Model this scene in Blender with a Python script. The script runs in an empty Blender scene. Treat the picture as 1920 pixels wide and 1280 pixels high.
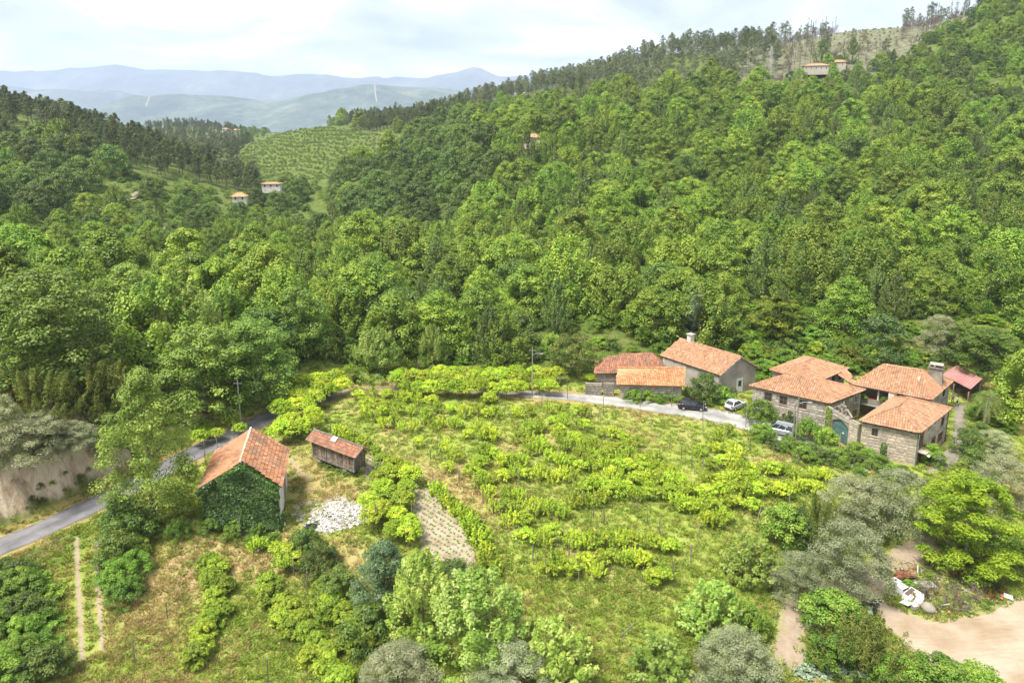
import bpy, bmesh, math, random
import numpy as np
from mathutils import Vector, Matrix
R = math.radians
rng = np.random.default_rng(7)
random.seed(7)
SC = bpy.context.scene
COL = SC.collection

# ------------------------------------------------------------------ camera
CAM_H, PITCH, FPX, PPV = 42.0, R(11.0), 1281.0, 489.0
cd = bpy.data.cameras.new('camera')
cd.sensor_width = 36.0
cd.lens = FPX / 1920 * 36.0
cd.shift_y = -(640 - PPV) / 1920
cd.clip_start = 1.0
cd.clip_end = 40000
cam = bpy.data.objects.new('camera', cd)
COL.objects.link(cam)
cam.location = (0, 0, CAM_H)
cam.rotation_euler = (R(90) - PITCH, 0, 0)
SC.camera = cam

# ------------------------------------------------------------------ sky, sun, exposure
SUN_EL, SUN_AZ = R(62), R(-128)          # azimuth measured clockwise from +Y
w = bpy.data.worlds.new('World')
SC.world = w
w.use_nodes = True
nt = w.node_tree
nt.nodes.clear()
def N(nt, typ, **kw):
    n = nt.nodes.new(typ)
    for k, v in kw.items():
        setattr(n, k, v)
    return n
def build_sky(nt):
    L = nt.links.new
    out = N(nt, 'ShaderNodeOutputWorld')
    sky = N(nt, 'ShaderNodeTexSky', sky_type='NISHITA')
    sky.sun_disc = False
    sky.sun_elevation = SUN_EL
    sky.sun_rotation = SUN_AZ
    bg1 = N(nt, 'ShaderNodeBackground'); bg1.inputs[1].default_value = 0.11
    L(sky.outputs[0], bg1.inputs[0])
    tc = N(nt, 'ShaderNodeTexCoord')
    sep = N(nt, 'ShaderNodeSeparateXYZ'); L(tc.outputs['Generated'], sep.inputs[0])
    den = N(nt, 'ShaderNodeMath', operation='ADD'); L(sep.outputs[2], den.inputs[0]); den.inputs[1].default_value = 0.2
    mx = N(nt, 'ShaderNodeMath', operation='MAXIMUM'); L(den.outputs[0], mx.inputs[0]); mx.inputs[1].default_value = 0.06
    dx = N(nt, 'ShaderNodeMath', operation='DIVIDE'); L(sep.outputs[0], dx.inputs[0]); L(mx.outputs[0], dx.inputs[1])
    dy = N(nt, 'ShaderNodeMath', operation='DIVIDE'); L(sep.outputs[1], dy.inputs[0]); L(mx.outputs[0], dy.inputs[1])
    cmb = N(nt, 'ShaderNodeCombineXYZ'); L(dx.outputs[0], cmb.inputs[0]); L(dy.outputs[0], cmb.inputs[1])
    n1 = N(nt, 'ShaderNodeTexNoise'); n1.inputs['Scale'].default_value = 1.15; n1.inputs['Detail'].default_value = 7
    n1.inputs['Roughness'].default_value = 0.56; n1.inputs['Distortion'].default_value = 0.35
    off = N(nt, 'ShaderNodeVectorMath', operation='ADD'); off.inputs[1].default_value = (3.1, 1.7, 0)
    L(cmb.outputs[0], off.inputs[0]); L(off.outputs[0], n1.inputs['Vector'])
    # cloud deck colour: white tops, grey-blue undersides
    r1 = N(nt, 'ShaderNodeValToRGB')
    r1.color_ramp.elements[0].position = 0.35; r1.color_ramp.elements[0].color = (0.27, 0.295, 0.34, 1)
    r1.color_ramp.elements[1].position = 0.72; r1.color_ramp.elements[1].color = (1.0, 1.0, 1.0, 1)
    e = r1.color_ramp.elements.new(0.49); e.color = (0.42, 0.44, 0.475, 1)
    e = r1.color_ramp.elements.new(0.585); e.color = (0.66, 0.675, 0.69, 1)
    L(n1.outputs[0], r1.inputs[0])
    bg2 = N(nt, 'ShaderNodeBackground'); bg2.inputs[1].default_value = 0.75
    L(r1.outputs[0], bg2.inputs[0])
    # cover: almost everywhere cloud
    n2 = N(nt, 'ShaderNodeTexNoise'); n2.inputs['Scale'].default_value = 0.5; n2.inputs['Detail'].default_value = 5
    L(cmb.outputs[0], n2.inputs['Vector'])
    r2 = N(nt, 'ShaderNodeValToRGB')
    r2.color_ramp.elements[0].position = 0.25; r2.color_ramp.elements[0].color = (0.85, 0.85, 0.85, 1)
    r2.color_ramp.elements[1].position = 0.45; r2.color_ramp.elements[1].color = (1, 1, 1, 1)
    L(n2.outputs[0], r2.inputs[0])
    mix = N(nt, 'ShaderNodeMixShader')
    L(r2.outputs[0], mix.inputs[0]); L(bg1.outputs[0], mix.inputs[1]); L(bg2.outputs[0], mix.inputs[2])
    L(mix.outputs[0], out.inputs[0])
build_sky(nt)
sd = bpy.data.lights.new('sun', 'SUN')
sd.energy = 2.9
sd.angle = R(17)
sd.color = (1.0, 0.955, 0.88)
sun = bpy.data.objects.new('sun', sd)
COL.objects.link(sun)
sun_dir = Vector((math.sin(SUN_AZ) * math.cos(SUN_EL), math.cos(SUN_AZ) * math.cos(SUN_EL), math.sin(SUN_EL)))
sun.rotation_euler = sun_dir.to_track_quat('Z', 'Y').to_euler()
sun.location = (0, 0, 200)
SC.view_settings.view_transform = 'Standard'
SC.view_settings.look = 'None'
SC.view_settings.gamma = 1
SC.view_settings.use_curve_mapping = False
SC.view_settings.exposure = 1.64
SC.cycles.use_denoising = True
SC.cycles.max_bounces = 6
SC.cycles.diffuse_bounces = 3
SC.cycles.glossy_bounces = 2
SC.cycles.transmission_bounces = 3
SC.cycles.transparent_max_bounces = 6
SC.cycles.volume_bounces = 0
SC.cycles.caustics_reflective = False
SC.cycles.caustics_refractive = False
SC.cycles.adaptive_threshold = 0.012

# ------------------------------------------------------------------ picture rays -> places
CP, SP = math.cos(PITCH), math.sin(PITCH)
def ray(u, v):
    x = (u - 960) / FPX
    yc = (PPV - v) / FPX
    return np.array([x, CP + yc * SP, -SP + yc * CP])
def at_z(u, v, z):
    d = ray(u, v)
    t = (z - CAM_H) / d[2]
    return np.array([0, 0, CAM_H]) + d * t
def at_y(u, v, y):
    d = ray(u, v)
    return np.array([0, 0, CAM_H]) + d * (y / d[1])
def proj(x, y, z):
    dz = z - CAM_H
    t = y * CP - dz * SP
    yc = (y * SP + dz * CP) / t
    return 960 + FPX * x / t, PPV - FPX * yc
# ------------------------------------------------------------------ materials
MATS = {}
def new_mat(name):
    m = bpy.data.materials.new(name); m.use_nodes = True
    m.node_tree.nodes.clear(); MATS[name] = m
    return m, m.node_tree, m.node_tree.links.new
def ramp(nt, stops, interp='LINEAR'):
    r = N(nt, 'ShaderNodeValToRGB'); cr = r.color_ramp; cr.interpolation = interp
    while len(cr.elements) < len(stops): cr.elements.new(0.5)
    for e, (p, c) in zip(cr.elements, stops):
        e.position = p; e.color = (*c, 1)
    return r
def noise(nt, scale, detail=4, rough=0.55, vec=None, dist=0.0):
    n = N(nt, 'ShaderNodeTexNoise'); n.inputs['Scale'].default_value = scale; n.inputs['Detail'].default_value = detail
    n.inputs['Roughness'].default_value = rough; n.inputs['Distortion'].default_value = dist
    if vec is not None: nt.links.new(vec, n.inputs['Vector'])
    return n
def mixc(nt, fac, a, b, blend='MIX'):
    m = N(nt, 'ShaderNodeMix', data_type='RGBA', blend_type=blend)
    for s, i in ((fac, 0), (a, 6), (b, 7)):
        if isinstance(s, (int, float)): m.inputs[i].default_value = s
        elif isinstance(s, tuple): m.inputs[i].default_value = (*s, 1)
        else: nt.links.new(s, m.inputs[i])
    return m.outputs[2]
def simple_mat(name, cols, scale=3.0, rough=0.8, spec=0.3, bump=0.0, bscale=None, metal=0.0, island=0.0, coords='Object', detail=5, obj_var=0.0):
    """principled material whose colour wanders between the given colours"""
    m, nt, L = new_mat(name)
    out = N(nt, 'ShaderNodeOutputMaterial'); p = N(nt, 'ShaderNodeBsdfPrincipled')
    L(p.outputs[0], out.inputs[0])
    tc = N(nt, 'ShaderNodeTexCoord')
    vec = tc.outputs[coords]
    n = noise(nt, scale, detail, 0.6, vec)
    k = len(cols)
    r = ramp(nt, [(0.32 + 0.36 * i / max(1, k - 1), c) for i, c in enumerate(cols)])
    L(n.outputs[0], r.inputs[0])
    col = r.outputs[0]
    if island or obj_var:
        hsv = N(nt, 'ShaderNodeHueSaturation')
        src = None
        if island:
            g = N(nt, 'ShaderNodeNewGeometry'); src = g.outputs['Random Per Island']; amt = island
        else:
            g = N(nt, 'ShaderNodeObjectInfo'); src = g.outputs['Random']; amt = obj_var
        mr = N(nt, 'ShaderNodeMapRange'); mr.inputs[3].default_value = 1 - amt; mr.inputs[4].default_value = 1 + amt
        L(src, mr.inputs[0]); L(mr.outputs[0], hsv.inputs['Value']); L(col, hsv.inputs['Color']); col = hsv.outputs[0]
    L(col, p.inputs['Base Color'])
    p.inputs['Roughness'].default_value = rough
    p.inputs['Specular IOR Level'].default_value = spec
    p.inputs['Metallic'].default_value = metal
    if bump:
        nb = noise(nt, bscale or scale * 4, 5, 0.6, vec)
        b = N(nt, 'ShaderNodeBump'); b.inputs['Strength'].default_value = bump; b.inputs['Distance'].default_value = 0.05
        L(nb.outputs[0], b.inputs['Height']); L(b.outputs[0], p.inputs['Normal'])
    return m
def leaf_mat(name, dark, mid, light, trans=0.35, rough=0.5, spec=0.35, obj_val=0.30, obj_hue=0.012, tint=None):
    m, nt, L = new_mat(name)
    out = N(nt, 'ShaderNodeOutputMaterial'); p = N(nt, 'ShaderNodeBsdfPrincipled')
    at = N(nt, 'ShaderNodeAttribute'); at.attribute_name = 'rnd'
    r = ramp(nt, [(0.0, dark), (0.5, mid), (1.0, light)])
    L(at.outputs['Fac'], r.inputs[0])
    oi = N(nt, 'ShaderNodeObjectInfo')
    hsv = N(nt, 'ShaderNodeHueSaturation'); L(r.outputs[0], hsv.inputs['Color'])
    mr = N(nt, 'ShaderNodeMapRange'); mr.inputs[3].default_value = 1 - obj_val; mr.inputs[4].default_value = 1 + obj_val
    L(oi.outputs['Random'], mr.inputs[0]); L(mr.outputs[0], hsv.inputs['Value'])
    mh = N(nt, 'ShaderNodeMath', operation='MULTIPLY_ADD'); mh.inputs[1].default_value = 7.31; mh.inputs[2].default_value = 0.13
    L(oi.outputs['Random'], mh.inputs[0])
    fr = N(nt, 'ShaderNodeMath', operation='FRACT'); L(mh.outputs[0], fr.inputs[0])
    mr2 = N(nt, 'ShaderNodeMapRange'); mr2.inputs[3].default_value = 0.5 - obj_hue; mr2.inputs[4].default_value = 0.5 + obj_hue
    L(fr.outputs[0], mr2.inputs[0]); L(mr2.outputs[0], hsv.inputs['Hue'])
    L(hsv.outputs[0], p.inputs['Base Color'])
    p.inputs['Roughness'].default_value = rough; p.inputs['Specular IOR Level'].default_value = spec
    t = N(nt, 'ShaderNodeBsdfTranslucent')
    tcol = mixc(nt, 1.0, hsv.outputs[0], (1.25, 1.2, 0.55), 'MULTIPLY')
    L(tcol, t.inputs[0])
    mx = N(nt, 'ShaderNodeMixShader'); mx.inputs[0].default_value = trans
    L(p.outputs[0], mx.inputs[1]); L(t.outputs[0], mx.inputs[2]); L(mx.outputs[0], out.inputs[0])
    return m

# ------------------------------------------------------------------ tagging and linking
def tag(o, label=None, cat=None, group=None, kind=None):
    if label: o['label'] = label
    if cat: o['category'] = cat
    if group: o['group'] = group
    if kind: o['kind'] = kind
    return o
def link(name, me, mats=None, parent=None, loc=None):
    o = bpy.data.objects.new(name, me); COL.objects.link(o)
    if mats is not None:
        for m in (mats if isinstance(mats, (list, tuple)) else [mats]):
            me.materials.append(MATS[m] if isinstance(m, str) else m)
    if parent: o.parent = parent
    if loc is not None: o.location = loc
    return o
def empty(name, loc=(0, 0, 0), rz=0.0, label=None, cat=None, group=None):
    o = bpy.data.objects.new(name, None); COL.objects.link(o)
    o.location = loc; o.rotation_euler = (0, 0, rz); o.empty_display_size = 0.2
    return tag(o, label, cat, group)
def np_mesh(name, V, F, mat_idx=None, rnd=None, smooth=False):
    """V (n,3), F (m,k) arrays of one polygon size, or a list of such arrays"""
    me = bpy.data.meshes.new(name)
    Fs = F if isinstance(F, list) else [F]
    V = np.asarray(V, np.float32)
    me.vertices.add(len(V)); me.vertices.foreach_set('co', V.ravel())
    tot = sum(f.size for f in Fs); npoly = sum(len(f) for f in Fs)
    me.loops.add(tot); me.polygons.add(npoly)
    me.loops.foreach_set('vertex_index', np.concatenate([np.asarray(f, np.int32).ravel() for f in Fs]))
    sizes = np.concatenate([np.full(len(f), f.shape[1], np.int32) for f in Fs])
    me.polygons.foreach_set('loop_start', np.concatenate([[0], np.cumsum(sizes)[:-1]]).astype(np.int32))
    me.polygons.foreach_set('loop_total', sizes)
    if mat_idx is not None: me.polygons.foreach_set('material_index', np.asarray(mat_idx, np.int32))
    if smooth: me.polygons.foreach_set('use_smooth', np.ones(npoly, bool))
    if rnd is not None:
        a = me.attributes.new('rnd', 'FLOAT', 'FACE'); a.data.foreach_set('value', np.asarray(rnd, np.float32))
    me.update(calc_edges=True)
    return me
class MB:
    """collects shapes as one mesh"""
    def __init__(s): s.V = []; s.F = []; s.n = 0; s.M = []
    def add(s, V, F, mi=0):
        V = np.asarray(V, float).reshape(-1, 3)
        s.V.append(V)
        for f in F: s.F.append([i + s.n for i in f]); s.M.append(mi)
        s.n += len(V); return s
    def box(s, c, size, rz=0.0, mi=0, taper=1.0, tilt=(0, 0)):
        hx, hy, hz = size[0] / 2, size[1] / 2, size[2] / 2
        v = np.array([[x, y, z] for z in (-hz, hz) for x, y in ((-hx, -hy), (hx, -hy), (hx, hy), (-hx, hy))])
        v[4:, :2] *= taper
        M = Matrix.Rotation(rz, 3, 'Z') @ Matrix.Rotation(tilt[1], 3, 'Y') @ Matrix.Rotation(tilt[0], 3, 'X')
        v = v @ np.array(M).T + np.array(c)
        return s.add(v, [(3, 2, 1, 0), (4, 5, 6, 7), (0, 1, 5, 4), (1, 2, 6, 5), (2, 3, 7, 6), (3, 0, 4, 7)], mi)
    def tube(s, pts, radii, n=6, mi=0, cap=True):
        pts = [Vector(p) for p in pts]
        if not isinstance(radii, (list, tuple)): radii = [radii] * len(pts)
        rings = []
        for i, p in enumerate(pts):
            d = (pts[min(i + 1, len(pts) - 1)] - pts[max(i - 1, 0)]).normalized()
            a = d.orthogonal().normalized() if abs(d.z) < 0.9 else (Vector((1, 0, 0)) - d * d.x).normalized()
            b = d.cross(a)
            rings.append([p + (a * math.cos(t) + b * math.sin(t)) * radii[i] for t in [2 * math.pi * k / n for k in range(n)]])
        V = [q for r in rings for q in r]; F = []
        for i in range(len(pts) - 1):
            for k in range(n):
                k2 = (k + 1) % n
                F.append((i * n + k, i * n + k2, (i + 1) * n + k2, (i + 1) * n + k))
        if cap:
            F.append(tuple(range(n))[::-1]); F.append(tuple((len(pts) - 1) * n + k for k in range(n)))
        return s.add(V, F, mi)
    def poly(s, pts, mi=0):
        return s.add(pts, [tuple(range(len(pts)))], mi)
    def prism(s, pts2, z0, z1, mi=0):
        n = len(pts2)
        V = [(x, y, z0) for x, y in pts2] + [(x, y, z1) for x, y in pts2]
        F = [tuple(range(n))[::-1], tuple(range(n, 2 * n))] + [(i, (i + 1) % n, n + (i + 1) % n, n + i) for i in range(n)]
        return s.add(V, F, mi)
    def slab(s, quad, th, mi=0):
        """a plate of thickness th below the given (ordered) polygon"""
        q = np.asarray(quad, float); k = len(q)
        nrm = np.cross(q[1] - q[0], q[2] - q[0]); nrm /= np.linalg.norm(nrm)
        if nrm[2] < 0: nrm = -nrm
        V = np.vstack([q, q - nrm * th])
        F = [tuple(range(k)), tuple(range(k, 2 * k))[::-1]] + [(i, k + i, k + (i + 1) % k, (i + 1) % k) for i in range(k)]
        return s.add(V, F, mi)
    def mesh(s, name, smooth=False):
        me = bpy.data.meshes.new(name)
        me.from_pydata(np.vstack(s.V).tolist() if s.V else [], [], s.F)
        if len(set(s.M)) > 1 or (s.M and s.M[0]): me.polygons.foreach_set('material_index', np.array(s.M, np.int32))
        if smooth: me.polygons.foreach_set('use_smooth', np.ones(len(me.polygons), bool))
        bm = bmesh.new(); bm.from_mesh(me); bmesh.ops.recalc_face_normals(bm, faces=bm.faces[:]); bm.to_mesh(me); bm.free()
        me.update(); return me
    def build(s, name, mats, parent=None, loc=None, smooth=False, **tags):
        o = link(name, s.mesh(name, smooth), mats, parent, loc)
        return tag(o, **tags) if tags else o

# ------------------------------------------------------------------ terrain height
def smooth01(t):
    t = np.clip(t, 0, 1); return t * t * (3 - 2 * t)
ROAD = np.array([(-75, 42.5, -.3), (-60, 55.5, -.15), (-52.3, 63, 0), (-46.2, 72.5, .2), (-41.8, 82, .35), (-37.5, 90.5, .4), (-33.5, 97, .4), (-29, 102, .4), (-21, 105.2, .4),
                 (-11, 104.9, .35), (-1, 103.2, .3), (8, 102.3, .25), (16, 100.3, .2), (24, 97.5, .15), (30, 95.2, .1), (35, 91.8, .05), (39, 87.3, 0), (42.3, 83.2, 0), (45.5, 79.8, 0)])
def catmull(P, k=8):
    P = np.asarray(P, float); Q = np.vstack([2 * P[0] - P[1], P, 2 * P[-1] - P[-2]]); out = []
    for i in range(1, len(Q) - 2):
        for t in np.arange(k) / k:
            out.append(0.5 * (2 * Q[i] + (Q[i + 1] - Q[i - 1]) * t + (2 * Q[i - 1] - 5 * Q[i] + 4 * Q[i + 1] - Q[i + 2]) * t * t + (3 * Q[i] - Q[i - 1] - 3 * Q[i + 1] + Q[i + 2]) * t ** 3))
    out.append(P[-1]); return np.array(out)
ROADC = catmull(ROAD, 8)
def poly_dist(x, y, P):
    """distance to a polyline, signed: positive on the left of the direction of travel; also the nearest index position"""
    x = np.asarray(x, float); y = np.asarray(y, float)
    best = np.full(x.shape, 1e9); sg = np.zeros(x.shape); pos = np.zeros(x.shape)
    for i in range(len(P) - 1):
        a = P[i, :2]; d = P[i + 1, :2] - a; L2 = (d ** 2).sum()
        t = np.clip(((x - a[0]) * d[0] + (y - a[1]) * d[1]) / L2, 0, 1)
        ex = x - a[0] - t * d[0]; ey = y - a[1] - t * d[1]
        dd = ex * ex + ey * ey; m = dd < best
        best = np.where(m, dd, best); sg = np.where(m, np.where(d[0] * ey - d[1] * ex > 0, 1.0, -1.0), sg); pos = np.where(m, i + t, pos)
    return np.sqrt(best) * sg, pos
def lattice_noise(x, y, seed=0):
    xi = np.floor(x).astype(np.int64); yi = np.floor(y).astype(np.int64); fx = x - xi; fy = y - yi
    def h(a, b):
        n = (a * 374761393 + b * 668265263 + seed * 974634777) & 0x7fffffff
        n = ((n ^ (n >> 13)) * 1274126177) & 0x7fffffff
        return ((n ^ (n >> 16)) & 0xffff) / 65535.0
    ux = fx * fx * (3 - 2 * fx); uy = fy * fy * (3 - 2 * fy)
    return (h(xi, yi) * (1 - ux) + h(xi + 1, yi) * ux) * (1 - uy) + (h(xi, yi + 1) * (1 - ux) + h(xi + 1, yi + 1) * ux) * uy
def fbm(x, y, s, o=4, seed=0):
    v = 0; a = 0.5
    for k in range(o): v = v + a * (lattice_noise(x * s, y * s, seed + k) - 0.5); s *= 2; a *= 0.5
    return v
def bank(x, y):
    """the rock cutting on the left of the road"""
    s, pos = poly_dist(x, y, ROADC)
    yy = ROADC[np.clip(pos.astype(int), 0, len(ROADC) - 1), 1]
    h = 4.9 * smooth01((78.5 - yy) / 9.0)
    n = fbm(x, y, 1 / 1.7, 4, 131) * 1.5 + fbm(x, y, 1 / 6.0, 3, 132) * 1.8
    return h * (smooth01((s - 3.0 + n) / 2.4) * .8 + .2 * smooth01((s - 4.6 + n * 1.4) / 1.2))
# places of known height: (u, v, height) near by, ('d', u, v, distance) on the hills
CTRL = []
for u, v, z in [(700, 1000, -.2), (1000, 1000, -.3), (1300, 1000, -.2), (1000, 860, 0), (1300, 860, 0), (750, 780, .2), (1000, 760, .2), (1200, 780, .1),
                (1100, 1130, -.9), (1250, 1130, -.9), (1100, 1270, -1.7), (900, 1150, -1.6), (760, 1130, -2.0), (850, 1000, -.3), (1450, 830, 0), (1600, 850, 0), (1720, 880, 0), (1760, 850, 0), (1790, 770, 0),
                (1690, 760, 0), (1560, 720, 0), (1150, 735, .3), (1390, 725, .3), (1250, 690, .3), (1800, 1150, -2.6), (1915, 1250, -2.8), (1900, 1000, -1.2),
                (1480, 1170, -2.3), (1700, 1090, -2.3), (1350, 1270, -2.5), (1600, 1270, -3), (1650, 960, -.9), (1440, 1000, -.7), (1560, 1020, -1.3), (1860, 840, 0),
                (470, 1110, -2.2), (600, 1250, -2.9), (650, 1120, -2.2), (300, 1150, -1.6), (220, 1270, -2.2), (150, 1060, -.7), (120, 1200, -1.6), (430, 985, -.5), (540, 985, -.2), (490, 1030, -1.8), (330, 1020, -.8),
                (610, 990, -.3), (700, 1050, -1.6), (600, 1030, -1.2), (460, 900, .1), (620, 880, 0), (560, 900, 0), (600, 780, .2), (840, 690, .1), (660, 690, .2), (1000, 700, .2)]:
    p = at_z(u, v, z); CTRL.append((p[0], p[1], z))
for p in ROADC[::6]: CTRL.append((p[0], p[1], p[2]))
for u, v, d in [(640, 650, 122), (850, 655, 124), (1050, 655, 124), (700, 585, 140), (900, 590, 140), (1100, 610, 128), (1300, 620, 124),
                (900, 450, 245), (640, 470, 240), (760, 420, 290), (1300, 410, 232), (1100, 500, 180), (1300, 520, 170), (1500, 600, 125), (1700, 610, 115), (1860, 600, 112), (1500, 480, 185), (1700, 400, 220), (1700, 250, 320), (1300, 260, 355),
                (1000, 285, 320), (700, 330, 365), (1527, 140, 470), (1200, 200, 470), (1100, 165, 560), (1040, 160, 640), (1450, 85, 620), (1660, 52, 595), (1560, 60, 605), (1250, 95, 600), (1850, 10, 510), (1920, -30, 500), (1700, 150, 440),
                (1900, 110, 410), (1900, 300, 275), (1900, 480, 170), (0, 205, 420), (110, 225, 405), (220, 270, 390), (350, 325, 365), (480, 362, 355), (0, 350, 290), (180, 385, 265), (350, 395, 275), (60, 430, 210), (260, 440, 215), (420, 455, 220), (500, 430, 280),
                (100, 540, 135), (300, 540, 140), (450, 560, 140), (560, 620, 122), (0, 640, 100), (150, 700, 90),
                (450, 400, 300), (560, 405, 320), (560, 345, 470), (550, 236, 720), (640, 262, 580), (700, 246, 720), (455, 300, 640), (440, 252, 1100), (330, 232, 1200), (480, 280, 980), (800, 218, 780), (650, 225, 950), (380, 290, 800), (250, 250, 1250), (560, 285, 560),
                (900, 195, 690), (760, 265, 520), (950, 235, 470)]:
    p = at_y(u, v, d); CTRL.append(tuple(p))
for th in (-1.15, -0.95, 0.95, 1.15):        # beyond the frame the slopes go on
    for d, zl, zr in [(25, -3, -4), (45, 0, -2), (75, 9, 0), (120, 15, 6), (200, 20, 18), (300, 30, 45), (450, 60, 95), (700, 75, 110), (1200, 50, 60)]:
        CTRL.append((th * d, d, zl if th < 0 else zr))
for q in [(60, 104, .2), (66, 106, .3), (72, 104, .3), (68, 101, .1), (64, 99, 0), (75, 100, .3), (70, 97, .1), (52, 107, .3), (44, 108, .4), (38, 110, .4), (30, 116, .5), (20, 113, .4), (78, 92, .2), (84, 96, .8)]: CTRL.append(q)
for x in (-25, -10, 0, 12, 28):
    CTRL.append((x, 30, -3.2)); CTRL.append((x * .6, 15, -4.5))
for th, z in ((-.7, 40), (-.3, 25), (0, 40), (.3, 55), (.7, 70)):
    CTRL.append((th * 1500, 1500, z))
for th, z in ((.05, 70), (.35, 85), (.55, 85), (.75, 90), (.2, 60)):
    CTRL.append((th * 850, 850, z))
CTRL = np.array(CTRL)
def warp(x, y):
    yy = np.maximum(y, 10.0)
    return np.stack([np.clip(x / yy, -1.3, 1.3) * 1.0, np.log(yy) * 0.62], -1)
def fit_field():
    q = warp(CTRL[:, 0], CTRL[:, 1]); z = CTRL[:, 2] - bank(CTRL[:, 0], CTRL[:, 1])
    n = len(q)
    r = np.linalg.norm(q[:, None] - q[None], axis=-1)
    K = r + np.eye(n) * 0.0 - np.eye(n) * 0.0015        # linear kernel, lightly smoothed
    P = np.hstack([np.ones((n, 1)), q]); A = np.zeros((n + 3, n + 3))
    A[:n, :n] = K; A[:n, n:] = P; A[n:, :n] = P.T
    s = np.linalg.solve(A, np.concatenate([z, np.zeros(3)]))
    return q, s[:n], s[n:]
CQ, CW, CA = fit_field()
def tps(x, y):
    q = warp(x, y); sh = q.shape[:-1]; q = q.reshape(-1, 2); out = np.empty(len(q))
    for i in range(0, len(q), 20000):
        b = q[i:i + 20000]; r = np.sqrt(((b[:, None] - CQ[None]) ** 2).sum(-1))
        out[i:i + 20000] = r @ CW + CA[0] + b @ CA[1:]
    return out.reshape(sh)
# tabulate once on a fine (x/y, ln y) grid and blur it a little
TH0, TH1, NT_, LY0, LY1, NL_ = -1.30, 1.30, 521, math.log(12), math.log(1900), 560
GTH = np.linspace(TH0, TH1, NT_); GLY = np.linspace(LY0, LY1, NL_)
_tt, _ll = np.meshgrid(GTH, GLY)
_Y = np.exp(_ll); _X = _tt * _Y
def blur(a, k):
    for ax in (0, 1):
        p = np.pad(a, [(k, k) if i == ax else (0, 0) for i in (0, 1)], mode='edge')
        a = sum(np.take(p, range(j, j + a.shape[ax]), axis=ax) for j in range(2 * k + 1)) / (2 * k + 1)
    return a
_Z = tps(_X, _Y); _Z = blur(blur(_Z, 4), 3)
def road_flat(x, y, z):
    s, pos = poly_dist(x, y, ROADC)
    zi = np.interp(pos, np.arange(len(ROADC)), ROADC[:, 2])
    wgt = smooth01((4.2 - np.abs(s)) / 2.2)
    return z * (1 - wgt) + zi * wgt
def bump_field(x, y, z):
    a = np.clip((y - 20) / 400, 0.12, 1.0)
    z = z + fbm(x, y, 1 / 22.0, 4, 3) * 5.0 * a * smooth01((y - 110) / 120) + fbm(x, y, 1 / 5.0, 3, 9) * 0.45
    near = (y < 180)
    if np.any(near):
        z = np.where(near, road_flat(x, y, z), z)
        z = z + np.where(near, bank(x, y), 0)
    # terraces on the middle hill
    m = smooth01(1 - np.abs(x / np.maximum(y, 1) + 0.27) / 0.16) * smooth01((y - 450) / 80) * smooth01((760 - y) / 60)
    st = 3.2; f = z / st; zt = (np.floor(f) + smooth01((f - np.floor(f) - 0.55) / 0.45)) * st
    return z * (1 - m * 0.8) + zt * m * 0.8
GZ = bump_field(_X, _Y, _Z)
def gz(x, y):
    """ground height anywhere (bilinear on the table)"""
    x = np.asarray(x, float); y = np.asarray(y, float)
    a = np.clip((x / np.maximum(y, 12) - TH0) / (TH1 - TH0) * (NT_ - 1), 0, NT_ - 1.001)
    b = np.clip((np.log(np.maximum(y, 12)) - LY0) / (LY1 - LY0) * (NL_ - 1), 0, NL_ - 1.001)
    i = a.astype(int); j = b.astype(int); fa = a - i; fb = b - j
    return (GZ[j, i] * (1 - fa) + GZ[j, i + 1] * fa) * (1 - fb) + (GZ[j + 1, i] * (1 - fa) + GZ[j + 1, i + 1] * fa) * fb
def hit(u, v, ymin=14, ymax=1500):
    """where the picture ray through (u, v) first meets the ground"""
    d = ray(u, v); ys = np.exp(np.linspace(math.log(ymin), math.log(ymax), 3000))
    x = d[0] / d[1] * ys; z = CAM_H + d[2] / d[1] * ys
    k = np.argmax(z <= gz(x, ys))
    return np.array([x[k], ys[k], float(gz(x[k], ys[k]))])
def gp(u, v):
    p = hit(u, v); return p

# ------------------------------------------------------------------ ground sheet
def in_poly(px, py, poly):
    px = np.asarray(px, float); py = np.asarray(py, float); r = np.zeros(px.shape, bool); n = len(poly)
    for i in range(n):
        x0, y0 = poly[i]; x1, y1 = poly[(i + 1) % n]
        c = ((y0 > py) != (y1 > py)) & (px < (x1 - x0) * (py - y0) / (y1 - y0 + 1e-12) + x0)
        r ^= c
    return r
def ground_poly(pix): return np.array([gp(u, v)[:2] for u, v in pix])
def soft_poly(x, y, poly, edge):
    """1 inside, fading to 0 over edge metres outside"""
    P = np.vstack([poly, poly[:1]]); P = np.hstack([P, np.zeros((len(P), 1))])
    d, _ = poly_dist(x, y, P); d = np.abs(d); ins = in_poly(x, y, poly)
    return np.where(ins, smooth01(0.5 + d / edge), smooth01(0.5 - d / edge))
FIELD = ground_poly([(690, 735), (900, 735), (1100, 765), (1300, 790), (1420, 815), (1560, 880), (1560, 930), (1440, 1000), (1340, 1090), (1270, 1180), (1200, 1279), (1050, 1279), (960, 1120), (900, 1040), (800, 900), (700, 850), (560, 800), (600, 760)])
DRY1 = ground_poly([(730, 840), (860, 870), (960, 960), (960, 1000), (900, 990), (800, 910), (720, 870)])
DRY2 = ground_poly([(540, 820), (600, 850), (660, 900), (700, 920), (690, 960), (560, 950), (545, 900)])
DRY3 = ground_poly([(250, 1030), (430, 990), (660, 1000), (720, 1080), (600, 1090), (420, 1100), (330, 1200), (230, 1180)])
YARD = ground_poly([(1640, 1120), (1700, 1150), (1760, 1165), (1850, 1150), (1919, 1120), (1960, 1150), (1990, 1300), (1800, 1300), (1700, 1210), (1650, 1160)])
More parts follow.
